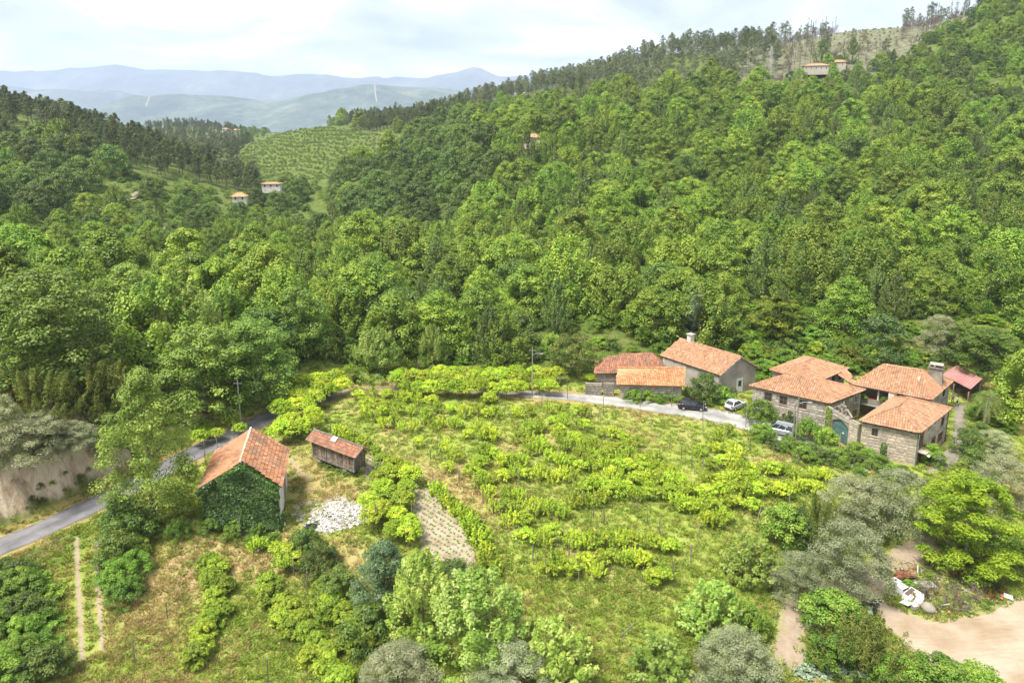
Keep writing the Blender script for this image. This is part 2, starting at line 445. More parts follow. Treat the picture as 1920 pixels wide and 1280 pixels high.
DIRT = ground_poly([(1460, 1120), (1530, 1105), (1680, 1020), (1750, 1000), (1760, 1040), (1680, 1080), (1640, 1130), (1560, 1160), (1500, 1200), (1530, 1240), (1560, 1279), (1500, 1279), (1450, 1220)])
PLOT = ground_poly([(765, 920), (790, 912), (835, 935), (870, 985), (890, 1060), (850, 1070), (800, 1060), (785, 1000)])
PLOT2 = ground_poly([(690, 845), (720, 850), (745, 880), (715, 900), (680, 895)])
LANE = ground_poly([(1790, 760), (1812, 760), (1808, 800), (1803, 860), (1745, 885), (1740, 870), (1780, 835), (1788, 790)])
HEAP = ground_poly([(1650, 1080), (1700, 1050), (1800, 1060), (1880, 1090), (1895, 1120), (1850, 1145), (1760, 1160), (1700, 1140)])
BANKTOP = None
def build_ground():
    ths = np.concatenate([np.linspace(-1.3, -0.84, 34)[:-1], np.linspace(-0.84, 0.84, 640), np.linspace(0.84, 1.3, 34)[1:]])
    lys = np.concatenate([np.linspace(math.log(14), math.log(36), 40)[:-1], np.linspace(math.log(36), math.log(150), 430)[:-1], np.linspace(math.log(150), math.log(1500), 240)])
    T, L_ = np.meshgrid(ths, lys); Y = np.exp(L_); X = T * Y
    Z = gz(X, Y)
    n, m = T.shape; idx = np.arange(n * m).reshape(n, m)
    F = np.stack([idx[:-1, :-1], idx[:-1, 1:], idx[1:, 1:], idx[1:, :-1]], -1).reshape(-1, 4)
    V = np.stack([X, Y, Z], -1).reshape(-1, 3)
    me = np_mesh('ground', V, F, smooth=True)
    x, y = V[:, 0], V[:, 1]
    near = y < 170
    def lay(fn):
        o = np.zeros(len(V)); o[near] = fn(x[near], y[near]); return o
    jx = fbm(x, y, 1 / 3.0, 3, 21) * 3; jy = fbm(x, y, 1 / 3.0, 3, 31) * 3
    field = np.where(near, smooth01((118 - y + jx) / 8) * np.where((x < -40) & (y > 60), smooth01((x + 48) / 6), 1), 0)
    dry0 = lay(lambda a, b: np.maximum.reduce([soft_poly(a + jx[near], b + jy[near], P, 4) for P in (DRY1, DRY2, DRY3)]))
    dry = dry0 * np.clip(.25 + (fbm(x, y, 1 / 4.0, 4, 91) + .5) * 1.5 - .35, .1, 1)
    dirt = lay(lambda a, b: np.maximum.reduce([soft_poly(a + jx[near] * .5, b + jy[near] * .5, P, 1.5) for P in (YARD, DIRT)]))
    rock = lay(lambda a, b: smooth01(bank(a, b) / 0.6) * smooth01((4.75 - bank(a, b)) / 0.5))
    def verge(a, b):
        s, pos = poly_dist(a, b, ROADC); return smooth01((3.4 - np.abs(s + .0)) / 1.0)
    vg = lay(verge)
    def tracks(a, b):
        o = np.zeros(a.shape)
        for P in ([(143, 1010), (146, 1080), (150, 1150), (154, 1235)], [(181, 1010), (184, 1080), (187, 1150), (192, 1215)], [(1500, 1140), (1470, 1240)], [(1478, 1140), (1452, 1240)], [(545, 860), (560, 880), (578, 897)]):
            g = np.array([gp(u, v) for u, v in P]); d, _ = poly_dist(a, b, g); o = np.maximum(o, smooth01((0.34 - np.abs(d)) / 0.3))
        return o
    tr = lay(tracks)
    hl = np.where(y > 110, 1.0, 0.0)
    pu, pv = proj(x, y, V[:, 2]); fj = fbm(x, y, 1 / 30.0, 4, 55)
    burnt = (in_poly(pu + fj * 60, pv + fj * 30, [(1420, 50), (1540, 30), (1700, -40), (1900, -80), (1850, 20), (1720, 85), (1600, 150), (1420, 165), (1340, 165)]) & (y > 380)) * 1.0
    for nm, arr in (('field', field), ('dry', dry), ('dirt', np.maximum(dirt, tr)), ('rock', rock), ('verge', vg), ('burnt', burnt)):
        a = me.attributes.new(nm, 'FLOAT', 'POINT'); a.data.foreach_set('value', arr.astype(np.float32))
    return me
def ground_material():
    m, nt, L = new_mat('ground_cover')
    out = N(nt, 'ShaderNodeOutputMaterial'); p = N(nt, 'ShaderNodeBsdfPrincipled'); L(p.outputs[0], out.inputs[0])
    g = N(nt, 'ShaderNodeNewGeometry'); pos = g.outputs['Position']
    def att(n):
        a = N(nt, 'ShaderNodeAttribute'); a.attribute_name = n; return a.outputs['Fac']
    def mul(a, b):
        q = N(nt, 'ShaderNodeMath', operation='MULTIPLY'); L(a, q.inputs[0]); L(b, q.inputs[1]); return q.outputs[0]
    fine = noise(nt, 2.2, 6, 0.7, pos); mid = noise(nt, 0.35, 5, 0.6, pos); big = noise(nt, 0.09, 4, 0.55, pos)
    forest = ramp(nt, [(0.3, (0.055, 0.085, 0.018)), (0.5, (0.095, 0.13, 0.028)), (0.7, (0.15, 0.16, 0.05))]); L(mid.outputs[0], forest.inputs[0])
    grass = ramp(nt, [(0.28, (0.12, 0.18, 0.025)), (0.45, (0.20, 0.26, 0.042)), (0.58, (0.28, 0.305, 0.07)), (0.72, (0.37, 0.32, 0.13))])
    sm = N(nt, 'ShaderNodeMath', operation='MULTIPLY_ADD'); sm.inputs[1].default_value = 0.5
    hm = N(nt, 'ShaderNodeMath', operation='MULTIPLY'); L(mid.outputs[0], hm.inputs[0]); hm.inputs[1].default_value = 0.5
    L(fine.outputs[0], sm.inputs[0]); L(hm.outputs[0], sm.inputs[2]); L(sm.outputs[0], grass.inputs[0])
    dryc = ramp(nt, [(0.3, (0.25, 0.20, 0.075)), (0.5, (0.37, 0.28, 0.13)), (0.7, (0.43, 0.30, 0.18))]); L(fine.outputs[0], dryc.inputs[0])
    dirtc = ramp(nt, [(0.3, (0.22, 0.165, 0.11)), (0.5, (0.32, 0.25, 0.18)), (0.7, (0.40, 0.32, 0.24))]); L(sm.outputs[0], dirtc.inputs[0])
    st = N(nt, 'ShaderNodeMapping'); st.inputs['Scale'].default_value = (0.9, 0.9, 0.16); L(pos, st.inputs[0])
    rn = noise(nt, 1.1, 8, 0.68, st.outputs[0], 0.5)
    rockc = ramp(nt, [(0.30, (0.17, 0.12, 0.08)), (0.42, (0.38, 0.29, 0.19)), (0.55, (0.52, 0.43, 0.31)), (0.68, (0.40, 0.31, 0.20))]); L(rn.outputs[0], rockc.inputs[0])
    brn = ramp(nt, [(0.35, (0.10, 0.08, 0.055)), (0.5, (0.14, 0.15, 0.085)), (0.65, (0.20, 0.19, 0.135))]); L(mid.outputs[0], brn.inputs[0])
    c = mixc(nt, att('burnt'), forest.outputs[0], brn.outputs[0])
    c = mixc(nt, att('field'), c, grass.outputs[0])
    # broad dry patches in the meadow
    bp = ramp(nt, [(0.50, (0, 0, 0)), (0.64, (0.75, 0.75, 0.75))]); L(big.outputs[0], bp.inputs[0])
    c = mixc(nt, mul(bp.outputs[0], att('field')), c, dryc.outputs[0])
    c = mixc(nt, att('dry'), c, dryc.outputs[0])
    vr = ramp(nt, [(0.3, (0.17, 0.17, 0.05)), (0.55, (0.33, 0.25, 0.09)), (0.7, (0.36, 0.29, 0.15))]); L(fine.outputs[0], vr.inputs[0])
    c = mixc(nt, att('verge'), c, vr.outputs[0])
    c = mixc(nt, att('dirt'), c, dirtc.outputs[0])
    c = mixc(nt, att('rock'), c, rockc.outputs[0])
    L(c, p.inputs['Base Color']); p.inputs['Roughness'].default_value = 0.95; p.inputs['Specular IOR Level'].default_value = 0.1
    b = N(nt, 'ShaderNodeBump'); b.inputs['Strength'].default_value = 0.55; b.inputs['Distance'].default_value = 0.3
    L(fine.outputs[0], b.inputs['Height']); L(b.outputs[0], p.inputs['Normal'])
ground_material()
tag(link('ground', build_ground(), 'ground_cover'), kind='structure')

def ribbon(name, P, half, lift, mat, zfn=None, rag=0.0):
    """a draped strip along a centre line, with slightly ragged edges"""
    P = np.asarray(P, float); d = np.gradient(P[:, :2], axis=0); d /= np.linalg.norm(d, axis=1)[:, None]
    nrm = np.stack([-d[:, 1], d[:, 0]], 1); V = []; cols = np.linspace(-1, 1, 7)
    hw = half if hasattr(half, '__len__') else np.full(len(P), half)
    for i in range(len(P)):
        for k, c in enumerate(cols):
            e = hw[i] * c + (rag * (rng.random() - .5) if k in (0, 6) else 0)
            q = P[i, :2] + nrm[i] * e
            V.append((q[0], q[1], (P[i, 2] if zfn is None else float(zfn(q[0], q[1]))) + lift))
    n = len(P); idx = np.arange(n * 7).reshape(n, 7)
    F = np.stack([idx[:-1, :-1], idx[:-1, 1:], idx[1:, 1:], idx[1:, :-1]], -1).reshape(-1, 4)
    me = np_mesh(name, V, F[:, ::-1], smooth=True)
    a = me.attributes.new('wear', 'FLOAT', 'POINT'); a.data.foreach_set('value', np.tile([0.2, .9, .55, .05, .55, .9, 0.2], n).astype(np.float32))
    return tag(link(name, me, mat), kind='structure')
def asphalt(name, base, pale):
    m, nt, L = new_mat(name)
    out = N(nt, 'ShaderNodeOutputMaterial'); p = N(nt, 'ShaderNodeBsdfPrincipled'); L(p.outputs[0], out.inputs[0])
    g = N(nt, 'ShaderNodeNewGeometry')
    at = N(nt, 'ShaderNodeAttribute'); at.attribute_name = 'wear'
    a = noise(nt, 0.5, 6, 0.65, g.outputs['Position']); b = noise(nt, 14, 3, 0.6, g.outputs['Position'])
    r = ramp(nt, [(0.3, base), (0.7, pale)]); L(a.outputs[0], r.inputs[0])
    wr = ramp(nt, [(0, (.8, .8, .8)), (1, (1.28, 1.26, 1.22))]); L(at.outputs['Fac'], wr.inputs[0])
    c = mixc(nt, 1.0, r.outputs[0], wr.outputs[0], 'MULTIPLY')
    big = noise(nt, .16, 4, .7, g.outputs['Position']); br = ramp(nt, [(.42, (.72, .72, .74)), (.58, (1.1, 1.1, 1.08))]); L(big.outputs[0], br.inputs[0])
    c = mixc(nt, 1.0, c, br.outputs[0], 'MULTIPLY')
    c = mixc(nt, 0.5, c, b.outputs[0], 'OVERLAY')
    L(c, p.inputs['Base Color']); p.inputs['Roughness'].default_value = 0.9
asphalt('asphalt_old', (0.11, 0.107, 0.115), (0.17, 0.165, 0.17))
asphalt('asphalt_pale', (0.25, 0.24, 0.23), (0.33, 0.32, 0.30))
simple_mat('pale_track', [(0.20, 0.175, 0.13), (0.25, 0.22, 0.165)], 1.0, 1.0, 0.0)
rc = catmull(ROAD, 14)
k1 = np.argmin(np.hypot(rc[:, 0] + 27, rc[:, 1] - 103)); k3 = np.argmin(np.hypot(rc[:, 0] + 1.5, rc[:, 1] - 103.3))
k2 = len(rc)
ribbon('road', rc[:k1 + 1], 1.85, 0.035, 'asphalt_old', None, 0.25)
ribbon('dirt_path', rc[k1 - 4:k3 + 6], .95, 0.05, 'pale_track', None, 0.35)
ribbon('lane_road', rc[k3:], np.interp(np.arange(len(rc) - k3), [0, 25, 60, 90, len(rc) - k3], [1.1, 1.6, 2.5, 2.3, 1.9]), 0.03, 'asphalt_pale', None, 0.25)
from mathutils.geometry import delaunay_2d_cdt
def draped(name, poly, mat, lift=0.03, step=0.8, rag=0.35):
    """a draped sheet over a ground polygon with a smooth but uneven edge"""
    B = catmull(np.hstack([np.vstack([poly, poly[:1]]), np.zeros((len(poly) + 1, 1))]), 10)[:-1, :2]
    B = B + np.stack([fbm(B[:, 0], B[:, 1], .7, 3, 5), fbm(B[:, 0], B[:, 1], .7, 3, 6)], 1) * rag * 2
    lo = B.min(0); hi = B.max(0)
    X, Y = np.meshgrid(np.arange(lo[0], hi[0], step), np.arange(lo[1], hi[1], step)); X = X.ravel(); Y = Y.ravel()
    P = np.vstack([B, B[:1]]); d, _ = poly_dist(X, Y, np.hstack([P, np.zeros((len(P), 1))]))
    ok = in_poly(X, Y, B) & (np.abs(d) > step * .4)
    pts = [Vector(q) for q in B] + [Vector((a, b)) for a, b in zip(X[ok], Y[ok])]
    n = len(B)
    r = delaunay_2d_cdt(pts, [(i, (i + 1) % n) for i in range(n)], [], 1, 1e-4)
    co = np.array([tuple(q) for q in r[0]]); F = np.array([f for f in r[2] if len(f) == 3])
    V = np.column_stack([co, gz(co[:, 0], co[:, 1]) + lift])
    return tag(link(name, np_mesh(name, V, F, smooth=True), mat), kind='structure')
for pth, hw in (([(165, 403), (190, 396), (215, 383), (245, 374), (264, 362), (272, 348), (276, 340)], 2.0), ([(235, 412), (300, 430), (350, 440), (392, 452)], 1.6)):
    ribbon('dirt_path', catmull(np.array([gp(u, v) for u, v in pth]), 8), hw, .5, 'pale_track', gz, 1.0)
ribbon('dirt_path', catmull(np.array([at_y(u, 244, 1080) for u in (375, 400, 420, 446)]), 6), 9.0, .8, 'pale_track', gz, 2.0)
asphalt('gravel_lane', (0.22, 0.19, 0.145), (0.33, 0.29, 0.23))
def sand_material():
    m, nt, L = new_mat('sandy_yard')
    out = N(nt, 'ShaderNodeOutputMaterial'); p = N(nt, 'ShaderNodeBsdfPrincipled'); L(p.outputs[0], out.inputs[0])
    g = N(nt, 'ShaderNodeNewGeometry')
    mp = N(nt, 'ShaderNodeMapping'); mp.inputs['Rotation'].default_value = (0, 0, R(-62)); mp.inputs['Scale'].default_value = (0.25, 2.2, 1); L(g.outputs['Position'], mp.inputs[0])
    st = noise(nt, 1.0, 6, 0.7, mp.outputs[0], 0.4); a = noise(nt, 0.25, 5, 0.6, g.outputs['Position']); f = noise(nt, 6, 5, .7, g.outputs['Position'])
    r = ramp(nt, [(0.3, (0.30, 0.235, 0.16)), (0.45, (0.35, 0.28, 0.205)), (0.7, (0.39, 0.32, 0.24))]); L(st.outputs[0], r.inputs[0])
    r2 = ramp(nt, [(0.35, (0.75, 0.7, 0.62)), (0.6, (1, 1, 1))]); L(a.outputs[0], r2.inputs[0])
    c = mixc(nt, 1.0, r.outputs[0], r2.outputs[0], 'MULTIPLY'); c = mixc(nt, 0.12, c, f.outputs[0], 'OVERLAY')
    L(c, p.inputs['Base Color']); p.inputs['Roughness'].default_value = 0.95; p.inputs['Specular IOR Level'].default_value = 0.1
    b = N(nt, 'ShaderNodeBump'); b.inputs['Strength'].default_value = 0.4; b.inputs['Distance'].default_value = 0.12
    L(st.outputs[0], b.inputs['Height']); L(b.outputs[0], p.inputs['Normal'])
sand_material()
draped('sandy_yard_ground', YARD, 'sandy_yard', 0.03, 0.4)
draped('gravel_path', LANE, 'gravel_lane', 0.03, 0.5)
simple_mat('tilled_soil', [(0.22, 0.165, 0.12), (0.31, 0.25, 0.19), (0.37, 0.30, 0.235)], 0.9, 0.95, 0.1, 0.5, 5)
draped('tilled_soil_ground', PLOT, 'tilled_soil', 0.035, 0.4)
draped('tilled_soil_ground', PLOT2, 'tilled_soil', 0.03, 0.4)

# ------------------------------------------------------------------ far ranges
def far_range(name, y0, depth, prof, mat, seed, rough, ridged=1.0, n=300, m=46, xw=1.15):
    """a ridge whose crest follows the given (u, v) sky line at distance y0; it rises from the valley in front of it and falls away behind"""
    us = np.array([p[0] for p in prof], float); vs = np.array([p[1] for p in prof], float)
    th = np.linspace(-xw, xw, n); yy = np.linspace(0, 1, m)
    V = np.zeros((m, n, 3))
    for j, s in enumerate(yy):
        y = y0 - depth * 0.72 + depth * 1.25 * s
        x = th * y0
        ucol = 960 + FPX * th / (CP + .06)
        v = np.interp(ucol, us, vs)
        crest = np.array([at_y(960, vv, y0)[2] for vv in v])
        k = (y - (y0 - depth * 0.72)) / (depth * 0.72)
        base = -120 + 0 * x
        up = np.where(k < 1, smooth01(np.clip(k, 0, 1)) ** 0.8, 1 - 0.7 * np.clip((k - 1) / 0.74, 0, 1) ** 1.3)
        rid = np.abs(fbm(x, np.full_like(x, y), 1 / (depth * .35), 5, seed)) * 2.2
        spur = np.clip(1 - np.abs(k - .55) / .55, 0, 1)
        z = base + (crest - base) * up - rid * rough * ridged * spur + fbm(x, np.full_like(x, y), 1 / (depth * .12), 4, seed + 5) * rough * 0.25
        V[j] = np.stack([x, np.full_like(x, y), z], -1)
    idx = np.arange(m * n).reshape(m, n)
    F = np.stack([idx[:-1, :-1], idx[:-1, 1:], idx[1:, 1:], idx[1:, :-1]], -1).reshape(-1, 4)
    return tag(link(name, np_mesh(name, V.reshape(-1, 3), F, smooth=True), mat), kind='structure'), V
def hill_mat(name, a, b, c, scale):
    m, nt, L = new_mat(name)
    out = N(nt, 'ShaderNodeOutputMaterial'); p = N(nt, 'ShaderNodeBsdfPrincipled'); L(p.outputs[0], out.inputs[0])
    g = N(nt, 'ShaderNodeNewGeometry')
    n1 = noise(nt, scale, 8, 0.66, g.outputs['Position']); n2 = noise(nt, scale * 6, 7, 0.7, g.outputs['Position'])
    r = ramp(nt, [(0.34, a), (0.5, b), (0.66, c)]); L(n1.outputs[0], r.inputs[0])
    n2r = ramp(nt, [(.3, (.1, .1, .1)), (.7, (.95, .95, .95))]); L(n2.outputs[0], n2r.inputs[0])
    cc = mixc(nt, 0.6, r.outputs[0], n2r.outputs[0], 'OVERLAY')
    L(cc, p.inputs['Base Color']); p.inputs['Roughness'].default_value = 1; p.inputs['Specular IOR Level'].default_value = 0
    bp = N(nt, 'ShaderNodeBump'); bp.inputs['Strength'].default_value = 0.8; bp.inputs['Distance'].default_value = 0.12 / scale
    L(n1.outputs[0], bp.inputs['Height']); L(bp.outputs[0], p.inputs['Normal'])
hill_mat('far_wooded_hill', (0.03, 0.045, 0.028), (0.06, 0.08, 0.045), (0.13, 0.14, 0.09), 0.002)
hill_mat('far_mountain', (0.035, 0.05, 0.05), (0.065, 0.075, 0.065), (0.12, 0.125, 0.105), 0.0010)
HILLV = {}
_, HILLV['near'] = far_range('far_hill', 6400, 2500, [(-400, 230), (0, 238), (200, 222), (300, 176), (370, 172), (470, 178), (560, 188), (650, 166), (740, 159), (840, 162), (960, 185), (1300, 170), (2400, 150)], 'far_wooded_hill', 11, 200)
_, HILLV['mid'] = far_range('far_hill', 9000, 3200, [(-400, 140), (0, 152), (60, 155), (160, 166), (270, 170), (330, 182), (420, 200), (560, 205), (800, 190), (960, 165), (1300, 160), (2400, 150)], 'far_wooded_hill', 23, 300)
_, HILLV['far'] = far_range('mountain_range', 12500, 4600, [(-500, 124), (0, 131), (80, 133), (170, 126), (222, 121), (300, 121), (345, 129), (480, 134), (640, 139), (740, 140), (810, 141), (890, 130), (930, 139), (1040, 139), (1300, 142), (2500, 130)], 'far_mountain', 37, 750)
def hill_track(V, pts, half):
    """a bare firebreak draped on a far hill; pts are (u, fraction up the slope)"""
    m, n, _ = V.shape; P = []
    q = catmull(np.array([(a, b, 0) for a, b in pts]), 8)
    for u, s, _ in q:
        j = s * (m - 1) * (0.72 / 1.25); k = ((u - 960) / FPX * (CP + .06) + 1.15) / 2.3 * (n - 1)
        j0, k0 = int(j), int(k); fj, fk = j - j0, k - k0
        p = (V[j0, k0] * (1 - fk) + V[j0, k0 + 1] * fk) * (1 - fj) + (V[j0 + 1, k0] * (1 - fk) + V[j0 + 1, k0 + 1] * fk) * fj
        P.append(p)
    P = np.array(P); Vv = []
    for p in P: Vv += [(p[0] - half, p[1], p[2] + 2.0), (p[0] + half, p[1], p[2] + 2.0)]
    k = len(P); F = np.array([(2 * i, 2 * i + 1, 2 * i + 3, 2 * i + 2) for i in range(k - 1)])
    tag(link('dirt_track_ground', np_mesh('dirt_track', Vv, F), 'pale_track'), kind='structure')
hill_track(HILLV['near'], [(340, .97), (350, .86), (365, .76), (375, .68)], 5.0)
hill_track(HILLV['near'], [(733, .98), (731, .86), (738, .74), (748, .62)], 5.5)
hill_track(HILLV['mid'], [(167, .96), (170, .88)], 7); hill_track(HILLV['mid'], [(262, .97), (270, .86)], 7)

# ------------------------------------------------------------------ air
def build_haze():
    m, nt, L = new_mat('haze_air')
    out = N(nt, 'ShaderNodeOutputMaterial'); v = N(nt, 'ShaderNodeVolumePrincipled')
    v.inputs['Color'].default_value = (0.64, 0.78, 1.0, 1); v.inputs['Density'].default_value = 0.000092; v.inputs['Anisotropy'].default_value = 0.0
    L(v.outputs[0], out.inputs['Volume'])
    b = MB().box((0, 8000, 490), (44000, 18000, 1500))
    o = b.build('haze', 'haze_air'); o['kind'] = 'stuff'
    return o
if not globals().get('NO_HAZE'): build_haze()
# ------------------------------------------------------------------ foliage makers
def unit(v): return v / np.maximum(np.linalg.norm(v, axis=-1, keepdims=True), 1e-9)
def leaf_geo(C, Nn, size, aspect=0.62, fold=0.25, droop=None):
    """one folded diamond leaf per centre: V (n*4,3), F (n*2,3)"""
    n = len(C); r = rng.normal(size=(n, 3)) if droop is None else droop
    a = unit(np.cross(Nn, r)); b = np.cross(Nn, a)
    s = np.asarray(size).reshape(-1, 1)
    base = C - b * s * .5; tip = C + b * s * .5
    lf = C + a * s * .5 * aspect + Nn * s * fold * .5; rt = C - a * s * .5 * aspect + Nn * s * fold * .5
    V = np.stack([base, lf, tip, rt], 1).reshape(-1, 3)
    i = np.arange(n)[:, None] * 4
    F = np.hstack([i + [[0, 1, 2]], i + [[0, 2, 3]]]).reshape(-1, 3)
    return V, F
def star_geo(C, Nn, size):
    """a five-pointed lobed leaf (plane, vine): 5 thin kites round the stalk"""
    n = len(C); r = rng.normal(size=(n, 3)); a = unit(np.cross(Nn, r)); b = np.cross(Nn, a); s = np.asarray(size).reshape(-1, 1)
    V = [C]; 
    for k in range(5):
        t = math.radians(-100 + 50 * k); L = (1.0, .95, 1.1, .95, 1.0)[k]
        V.append(C + (a * math.sin(t) + b * math.cos(t)) * s * .55 * L - Nn * s * .08)
        if k < 4:
            t2 = t + math.radians(25); V.append(C + (a * math.sin(t2) + b * math.cos(t2)) * s * .3 + Nn * s * .04)
    V = np.stack(V, 1).reshape(-1, 3); i = np.arange(n)[:, None] * 10
    F = np.hstack([i + [[0, k + 1, k + 2]] for k in range(8)]).reshape(-1, 3)
    return V, F
def crown_points(H, Rm, base, prof, n_cl, per, rc, style, fill=0.55, upb=0.5, inner=0.25, lean=(0, 0), jit=.36):
    """leaf centres, normals and per-clump numbers of a crown made of sprays"""
    t = rng.random(n_cl) ** 0.85
    ang = np.arange(n_cl) * 2.39996 + rng.random(n_cl) * .8
    rad = np.array([prof(x) for x in t]) * Rm * (fill + (1 - fill) * np.sqrt(rng.random(n_cl)))
    k = rng.random(n_cl) < inner; rad[k] *= rng.random(k.sum()) * .7
    zc = base + (H - base - rc * .6) * t
    cc = np.stack([np.cos(ang) * rad + lean[0] * t, np.sin(ang) * rad + lean[1] * t, zc], 1)
    ax = unit(np.stack([np.cos(ang) * (1.1 - t * .8), np.sin(ang) * (1.1 - t * .8), np.full(n_cl, .35) + t * 1.2], 1))
    rcs = rc * (0.7 + .6 * rng.random(n_cl)) * (1.05 - .35 * t)
    ci = np.repeat(np.arange(n_cl), per); n = len(ci)
    if style == 'tuft':          # sprays that come to a point along the shoot
        s = rng.random(n) ** .9; q = unit(rng.normal(size=(n, 3))); rr = rcs[ci] * (1 - s) ** .65 * np.sqrt(rng.random(n))
        ra = unit(q - (q * ax[ci]).sum(1, keepdims=True) * ax[ci])
        P = cc[ci] + ax[ci] * ((s - .35) * 1.9 * rcs[ci])[:, None] + ra * rr[:, None]
        nn = ra * .8 + ax[ci] * .4
    elif style == 'plume':       # long feathery upright shoots
        s = rng.random(n); q = unit(rng.normal(size=(n, 3))); ax2 = unit(ax + np.array([0, 0, .9]))
        ra = unit(q - (q * ax2[ci]).sum(1, keepdims=True) * ax2[ci])
        P = cc[ci] + ax2[ci] * ((s - .4) * 3.0 * rcs[ci])[:, None] + ra * (rcs[ci] * .55 * (1 - s) ** .5 * np.sqrt(rng.random(n)))[:, None]
        nn = ra * .8 + ax2[ci] * .3
    elif style == 'plate':       # flat layered pads
        q = unit(rng.normal(size=(n, 3))) * (rng.random(n) ** .4)[:, None] * rcs[ci][:, None]; q[:, 2] *= .38
        P = cc[ci] + q; nn = q * .4 / rc + np.array([0, 0, .8])
    else:                        # round clumps
        q = unit(rng.normal(size=(n, 3))); q[:, 2] = np.where(rng.random(n) < .6, np.abs(q[:, 2]), q[:, 2])
        P = cc[ci] + q * (rcs[ci] * rng.random(n) ** .33)[:, None] * np.array([1, 1, .8]); nn = q
    nn = unit(nn + np.array([0, 0, upb]) + rng.normal(size=(n, 3)) * jit)
    crnd = rng.random(n_cl)[ci]
    return P, nn, crnd, cc
def trunk_geo(H, r0, cc, n_limb=7, base=0.25, bend=0.25, top=0.8):
    mb = MB(); k = 5
    sw = [(rng.normal() * bend * r0 * 2, rng.normal() * bend * r0 * 2) for _ in range(k + 1)]; sw[0] = (0, 0)
    pts = [(sw[i][0] * i / 2, sw[i][1] * i / 2, H * top * i / k - (.35 if i == 0 else 0)) for i in range(k + 1)]
    mb.tube(pts, [r0 * (1.25 if i == 0 else 1) * (1 - .82 * i / k) for i in range(k + 1)], 7)
    if len(cc):
        for j in rng.choice(len(cc), min(n_limb, len(cc)), replace=False):
            c = cc[j]; z = max(H * .12, min(H * top * .92, c[2] - np.hypot(c[0], c[1]) * .75)); f = z / (H * top) * k; i = min(int(f), k - 1)
            a = Vector(pts[i]).lerp(Vector(pts[i + 1]), f - i); a.z = z
            b = Vector(c); mid = a.lerp(b, .55) + Vector((0, 0, -.12 * (b - a).length))
            mb.tube([a, mid, b], [r0 * .38 * (1 - .5 * z / H), r0 * .22, r0 * .07], 5)
    return mb
def make_tree(name, H, Rm, base, prof, n_cl, per, rc, leaf, style='tuft', leafmat='leaf_plane', barkmat='bark', r0=None, fill=.55, upb=.5, inner=.25, aspect=.62, star=False, n_limb=7, lean=(0, 0), clump_w=.55, trunk_top=.8, jit=.36):
    """(crown mesh, trunk mesh, joined mesh)"""
    P, nn, crnd, cc = crown_points(H, Rm, base, prof, n_cl, per, rc, style, fill, upb, inner, lean, jit)
    sz = leaf * (.65 + .7 * rng.random(len(P)))
    rnd = np.clip(crnd * clump_w + rng.random(len(P)) * (1 - clump_w), 0, 1)
    if star: V, F = star_geo(P, nn, sz); rep = 8
    else: V, F = leaf_geo(P, nn, sz, aspect); rep = 2
    crown = np_mesh(name + '_crown', V, F, rnd=np.repeat(rnd, rep)); crown.materials.append(MATS[leafmat])
    tb = trunk_geo(H, r0 or H * .02, cc, n_limb, top=trunk_top)
    trunk = tb.mesh(name + '_trunk', True); trunk.materials.append(MATS[barkmat])
    # joined copy for trees too far away to show their parts
    tv = np.vstack(tb.V); tf = [f for f in tb.F if len(f) == 4]
    q = np.array(tf, np.int32) + len(V)
    j = np_mesh(name, np.vstack([V, tv]), [F, q], mat_idx=np.concatenate([np.zeros(len(F)), np.ones(len(q))]), rnd=np.concatenate([np.repeat(rnd, rep), np.full(len(q), .5)]))
    j.materials.append(MATS[leafmat]); j.materials.append(MATS[barkmat])
    return dict(crown=crown, trunk=trunk, joined=j, H=H, R=Rm)

leaf_mat('leaf_plane', (0.08, 0.152, 0.015), (0.18, 0.28, 0.026), (0.34, 0.42, 0.055), 0.28)
leaf_mat('leaf_plane_pale', (0.11, 0.19, 0.022), (0.235, 0.34, 0.045), (0.46, 0.52, 0.16), 0.3)
leaf_mat('leaf_oak', (0.052, 0.098, 0.016), (0.105, 0.17, 0.026), (0.19, 0.26, 0.04), 0.22)
leaf_mat('leaf_ash', (0.08, 0.14, 0.02), (0.165, 0.25, 0.036), (0.29, 0.37, 0.065), 0.28)
leaf_mat('leaf_willow', (0.09, 0.145, 0.03), (0.165, 0.235, 0.055), (0.27, 0.33, 0.09), 0.28)
leaf_mat('leaf_pine', (0.06, 0.09, 0.026), (0.11, 0.145, 0.042), (0.19, 0.215, 0.065), 0.2)
leaf_mat('leaf_eucalyptus', (0.1, 0.13, 0.07), (0.17, 0.205, 0.105), (0.27, 0.3, 0.165), 0.25)
leaf_mat('leaf_olive', (0.145, 0.175, 0.075), (0.275, 0.305, 0.145), (0.45, 0.47, 0.275), .22, .45, .4)
leaf_mat('leaf_vine', (0.18, 0.3, 0.016), (0.36, 0.48, 0.028), (0.58, 0.64, 0.07), 0.4, .45, .4)
leaf_mat('leaf_vine_dark', (0.13, 0.215, 0.016), (0.26, 0.36, 0.028), (0.46, 0.52, 0.06), .40)
leaf_mat('leaf_walnut', (0.13, 0.22, 0.012), (0.25, 0.35, 0.018), (0.4, 0.46, 0.035), .38)
leaf_mat('leaf_broom', (0.08, 0.115, 0.018), (0.16, 0.2, 0.03), (0.28, 0.3, 0.06), .25)
leaf_mat('leaf_broom_rust', (0.14, 0.10, 0.02), (0.25, 0.16, 0.025), (0.36, 0.23, 0.04), .25)
leaf_mat('leaf_holm', (0.04, 0.07, 0.018), (0.07, 0.115, 0.028), (0.12, 0.165, 0.045), .15)
leaf_mat('leaf_cypress', (0.05, 0.09, 0.035), (0.09, 0.14, 0.055), (0.15, 0.2, 0.085), .18)
leaf_mat('leaf_chestnut', (0.085, 0.13, 0.02), (0.17, 0.215, 0.035), (0.3, 0.31, 0.08), .30)
